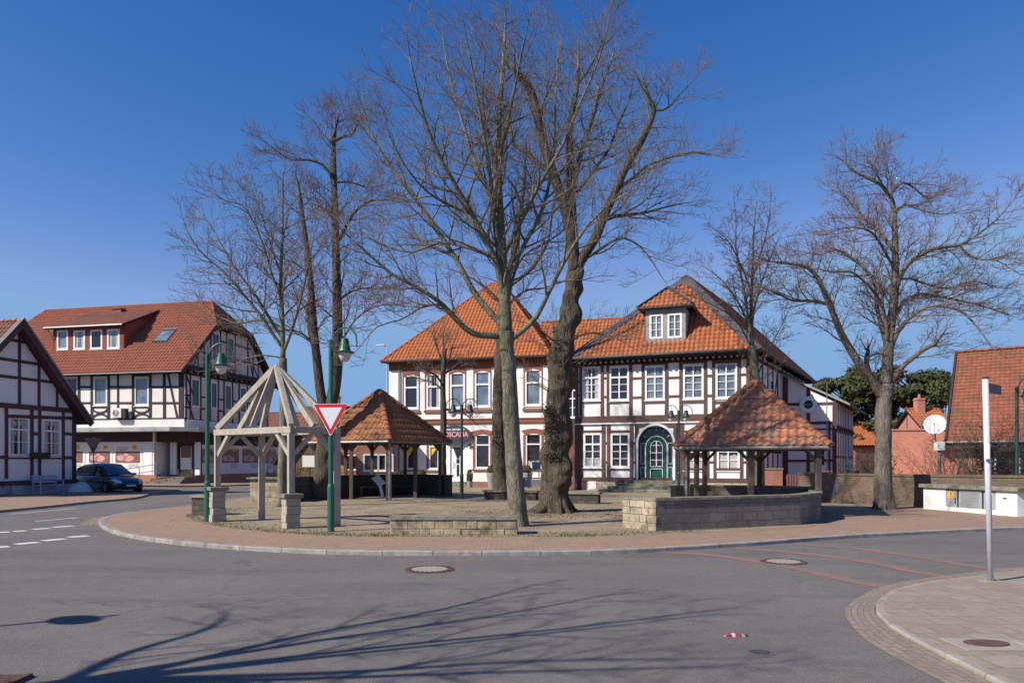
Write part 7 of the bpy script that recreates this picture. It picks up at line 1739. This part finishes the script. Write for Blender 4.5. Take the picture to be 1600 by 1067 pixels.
# --- T8 large tree right
D8 = 25.3; b8 = G(1381, 795)
T = Tree('linden_tree', 'large spreading bare linden with arching limbs before the boundary wall on the right', b8, 108, 'bare lindens on the square', up=.3, bark='bark_grey', twig='twig_red', dens=1.45, sub=(1.75, .78, .34), rtw=.0062)
bark_trunk(T, px3([(1381, 798), (1380, 740), (1380, 680), (1381, 630), (1384, 600)], D8), .29, .25, 30, .02, .022, [(-1.5, 4.0, .3, .06)], .16, 4)
flare(T, b8, .29, 7, T.r, 1.5, .5)
T.limb(px3([(1381, 625), (1366, 598), (1346, 573), (1328, 545), (1314, 520), (1302, 490), (1290, 462), (1278, 435), (1262, 418), (1235, 412), (1201, 408)], D8, -1.2), .17, .03, 10, .42, .3)
T.limb(px3([(1296, 476), (1270, 470), (1240, 470), (1222, 462), (1200, 452), (1182, 448)], D8, -2.0), .08, .02, 8, .42)
T.limb(px3([(1374, 615), (1362, 593), (1354, 570), (1355, 555)], D8, .5), .15, .12, 8, .4, .3, 1.5)
T.limb(px3([(1355, 560), (1370, 552), (1384, 556)], D8, .4), .05, .03, 6, .4, .3, 1.2)
T.limb(px3([(1384, 605), (1387, 560), (1390, 520), (1397, 470), (1399, 420), (1398, 360), (1395, 318), (1386, 300), (1375, 288), (1356, 278), (1336, 268), (1318, 252)], D8, .3), .19, .03, 10, .42, .15)
T.limb(px3([(1391, 560), (1380, 520), (1370, 480), (1368, 450), (1366, 430)], D8, .8), .13, .06, 8, .45, .2)
T.limb(px3([(1388, 580), (1386, 540), (1384, 500), (1372, 465), (1350, 440), (1330, 425), (1300, 425), (1278, 420)], D8, -.6), .11, .025, 8, .42, .2)
T.limb(px3([(1382, 462), (1360, 430), (1338, 408), (1320, 395), (1302, 391), (1282, 398), (1265, 395)], D8, 1.4), .09, .022, 8, .42)
T.limb(px3([(1398, 455), (1410, 425), (1425, 407), (1445, 395), (1467, 387), (1499, 383), (1525, 368), (1555, 345), (1582, 315)], D8, -.9), .12, .022, 8, .42)
T.limb(px3([(1499, 383), (1515, 400), (1535, 405), (1560, 408), (1585, 424), (1600, 430)], D8, -2.2), .06, .018, 6, .42)
T.limb(px3([(1398, 395), (1380, 370), (1360, 350), (1340, 330), (1325, 312), (1306, 300)], D8, 1.2), .09, .02, 8, .42)
T.limb(px3([(1397, 420), (1378, 385), (1360, 362), (1330, 355), (1300, 362)], D8, -1.4), .06, .02, 6, .42)
T.limb(px3([(1395, 300), (1410, 285), (1430, 295), (1450, 310), (1475, 300)], D8, .8), .06, .02, 6, .42)
T.limb(px3([(1398, 330), (1415, 320), (1445, 330), (1475, 335), (1500, 330)], D8, -1.0), .06, .02, 6, .42)
T.limb(px3([(1394, 315), (1392, 285), (1387, 265), (1382, 248)], D8, .3), .05, .02, 6, .4)
T.limb(px3([(1384, 298), (1372, 275), (1365, 258), (1370, 245)], D8, -.3), .04, .018, 6, .4)
T.limb(px3([(1392, 600), (1405, 578), (1425, 560), (1445, 545), (1460, 538), (1465, 532)], D8, -.8), .12, .09, 8, .4, .4, 1.7)
T.limb(px3([(1394, 540), (1405, 515), (1425, 494), (1448, 480), (1475, 478), (1507, 490), (1530, 515), (1548, 540)], D8, -1.3), .1, .022, 8, .42)
T.limb(px3([(1397, 500), (1410, 475), (1435, 460), (1463, 463), (1500, 470), (1535, 478), (1575, 492)], D8, 1.2), .09, .022, 8, .42)
T.limb(px3([(1398, 440), (1420, 435), (1450, 445), (1480, 450), (1520, 440), (1560, 450)], D8, 2.0), .05, .018, 6, .42)
for k in range(16): T.shoot(P3(T.r.uniform(1350, 1392), T.r.uniform(560, 620), D8), Vector((T.r.choice((-1, 1)), T.r.uniform(-.8, .3), .3)), T.r.uniform(.8, 1.6), .012, 2)
T.done()
# --- tree behind the camera, only its shadow reaches the picture
bN = Vector((-7.6, 3.3, 0))
T = Tree('linden_tree', 'bare tree outside the left of the frame that throws its shadow over the road', bN, 109, None, up=.25, bark='bark_smooth', dens=1.0, sub=(1.6, .75, .34), rtw=.006)
T.limb([bN, bN+Vector((0, .1, 1.6)), bN+Vector((.05, .1, 3.2)), bN+Vector((.1, .1, 4.0))], .17, .13, 10, sp=False)
for a, rz2, ln in ((.3, 1.0, 3.6), (-.5, 1.1, 3.4), (1.2, .9, 3.2), (-1.5, 1.0, 3.4), (2.5, 1.0, 3.0), (-2.6, 1.1, 3.0), (.9, 2.0, 3.8), (-1.0, 2.1, 3.8), (0, 3, 3.6)):
    d = Vector((math.cos(a), math.sin(a), rz2)).normalized(); p = bN+Vector((.1, .1, T.r.uniform(3.2, 4.0))); e = Vector((math.cos(a+.5), math.sin(a+.5), 0))
    T.limb([p, p+d*ln*.35+e*.2, p+d*ln*.7+e*.1, p+d*ln+e*.4], .085, .02, 6, .55, .25, 1.4)
T.done()
# ================================================================== evergreens and shrubs
def pine(label, px, d, h, w_, seed, trunk_h=.3, group='dark pines behind the right buildings'):
    rnd = random.Random(seed); b = P3(px, 700, d); b.z = 0
    t = thing('pine_tree', label, 'tree', b, group)
    mb = MB(); mb.tube([b, b+Vector((.2, 0, h*.5)), b+Vector((0, 0, h*.85))], [.3, .22, .08], 8)
    cl = []
    for k in range(34):
        z = h*rnd.uniform(trunk_h, .93); rr = w_*math.sqrt(max(.05, 1-((z/h-.55)/.52)**2)); a = rnd.uniform(0, 6.28); q = rr*rnd.uniform(.35, .95)
        c = b+Vector((math.cos(a)*q, math.sin(a)*q, z)); cl.append((c, w_*rnd.uniform(.22, .36))); mb.tube([b+Vector((0, 0, z*.85)), c], [.08, .03], 5)
    mb.build('trunk', M['bark_rough'], t)
    mb = MB()
    for c, r in cl: leafball(mb, c, r, 620, rnd, .17, (1.1, 1.1, .72), 0, .35)
    mb.build('crown', M['pine'], t)
pine('dark pine behind the low timbered wing, left of the big linden', 1322, 66, 10.2, 3.3, 1); pine('dark pine directly behind the trunk of the big right linden', 1352, 70, 10.4, 3.0, 2)
pine('broad dark pine right of the big linden trunk', 1421, 64, 10.4, 3.2, 3); pine('dark pine behind the chimney of the distant house', 1455, 72, 9.6, 2.9, 4)
def shrub(name, label, px, d, h, w_, n, seed, leafm=None, zb=0.0, group=None, spr=1.0):
    rnd = random.Random(seed); b = P3(px, 700, d); b.z = zb; t = thing(name, label, 'shrub', b, group); tw = Twigs()
    mb = MB()
    for k in range(n):
        a = rnd.uniform(0, 6.28); q = rnd.uniform(0, w_*.5); p = b+Vector((math.cos(a)*q, math.sin(a)*q, 0)); dd = Vector((math.cos(a)*.5*spr, math.sin(a)*.5*spr, 1)).normalized(); s = h*rnd.uniform(.6, 1.05)/6
        for i in range(6):
            dd = (dd+rv(rnd)*.18).normalized(); q_ = p+dd*s; tw.add(p, q_, .012*(1-i/7), .012*(1-(i+1)/7)); 
            for j in range(2):
                e = (dd+rv(rnd)*.7).normalized(); tw.add(q_, q_+e*s*1.1, .006, .004)
                if leafm: leafball(mb, q_+e*s*.6, s*.7, 5, rnd, .035, (1, 1, 1), 0, .2)
            p = q_
    tw.build('stems', M['twig'], t)
    if leafm: mb.build('foliage', M[leafm], t)
shrub('bare_shrub', 'bare brown shrub in front of the orange brick outbuilding wall', 1490, 31.5, 2.7, 1.6, 60, 5); shrub('bare_shrub', 'bare brown shrub under the eave of the red-roofed brick house', 1562, 29.5, 3.4, 1.8, 80, 6)
shrub('bare_shrub', 'bare twiggy shrub at the far right frame edge before the brick house', 1590, 28.5, 3.2, 1.6, 70, 7, 'leaf_brown')
shrub('hedge_shrub', 'small green shrub beside the distant garage, left of the big linden', 1352, 33, 1.9, 1.0, 50, 8, 'leaf'); shrub('ground_shrub', 'low leafless shrub between shop building and dark stone wall', 455, 44, 1.6, 2.2, 60, 9, 'leaf_brown')
shrub('bare_shrub', 'bare shrub rising behind the old brick house roof', 478, 49, 4.5, 2.4, 60, 10)
# far tree belt so the horizon is closed behind the houses
rnd = random.Random(50)
for i, (px, d, h) in enumerate(((-60, 95, 9), (10, 110, 9), (405, 105, 8.5), (450, 100, 8), (500, 112, 9), (545, 104, 8), (590, 110, 8.5), (1290, 100, 8), (1380, 105, 8), (1600, 90, 9), (1680, 95, 9))):
    b = P3(px, 700, d); b.z = 0; t = thing('distant_tree', ['distant bare tree left of the shop roof', 'distant bare tree just above the small house roof', 'distant bare tree right of the shop gable', 'distant bare tree behind the slim linden', 'distant bare tree left of the two-stemmed linden', 'distant bare tree behind the red-roofed old house', 'distant bare tree beside the tall road light', 'distant tree behind the low timbered wing', 'distant tree behind the dark pines', 'distant tree behind the tall mottled roof', 'distant tree beyond the right frame edge'][i], 'tree', b, 'distant trees behind the houses')
    mb = MB(); mb.tube([b, b+Vector((0, 0, h*.5))], [.25, .15], 6); mb.build('trunk', M['bark_rough'], t)
    tw = Twigs()
    for k in range(420):
        z = h*rnd.uniform(.25, .95); a = rnd.uniform(0, 6.28); q = h*.38*math.sqrt(max(.02, 1-((z/h-.55)/.5)**2))*rnd.random()**.5
        p = b+Vector((math.cos(a)*q, math.sin(a)*q, z)); e = (Vector((math.cos(a), math.sin(a), 1.2))+rv(rnd)*.5).normalized(); tw.add(p-e*h*.12, p+e*h*.05, .035, .02)
    tw.build('crown', M['twig'], t)

# fallen leaves on the square
rnd = random.Random(91); mb = MB()
for k in range(3800):
    if k % 3: x, y = rnd.gauss(1.0, 1.6), rnd.gauss(23.3, 1.2)
    else: x, y = rnd.uniform(-9.5, 8), rnd.uniform(18.5, 34)
    if y < 18.4 or (x < 1.9 and x > .9 and 23.3 < y < 24.2): continue
    a = rnd.uniform(0, 6.28); s_ = rnd.uniform(.015, .035); h = rnd.uniform(.002, .02)
    mb.quad((x+s_*math.cos(a), y+s_*math.sin(a), .006), (x-s_*.7*math.sin(a), y+s_*.7*math.cos(a), .006+h), (x-s_*math.cos(a), y-s_*math.sin(a), .007), (x+s_*.7*math.sin(a), y-s_*.7*math.cos(a), .006+h))
o = mb.build('leaf_litter', mat('dry_leaves', (.2, .11, .06), (.28, .17, .1), 9, .9)); tag(o, 'scattered dry brown leaves around the gnarled linden', 'leaves', kind='stuff')
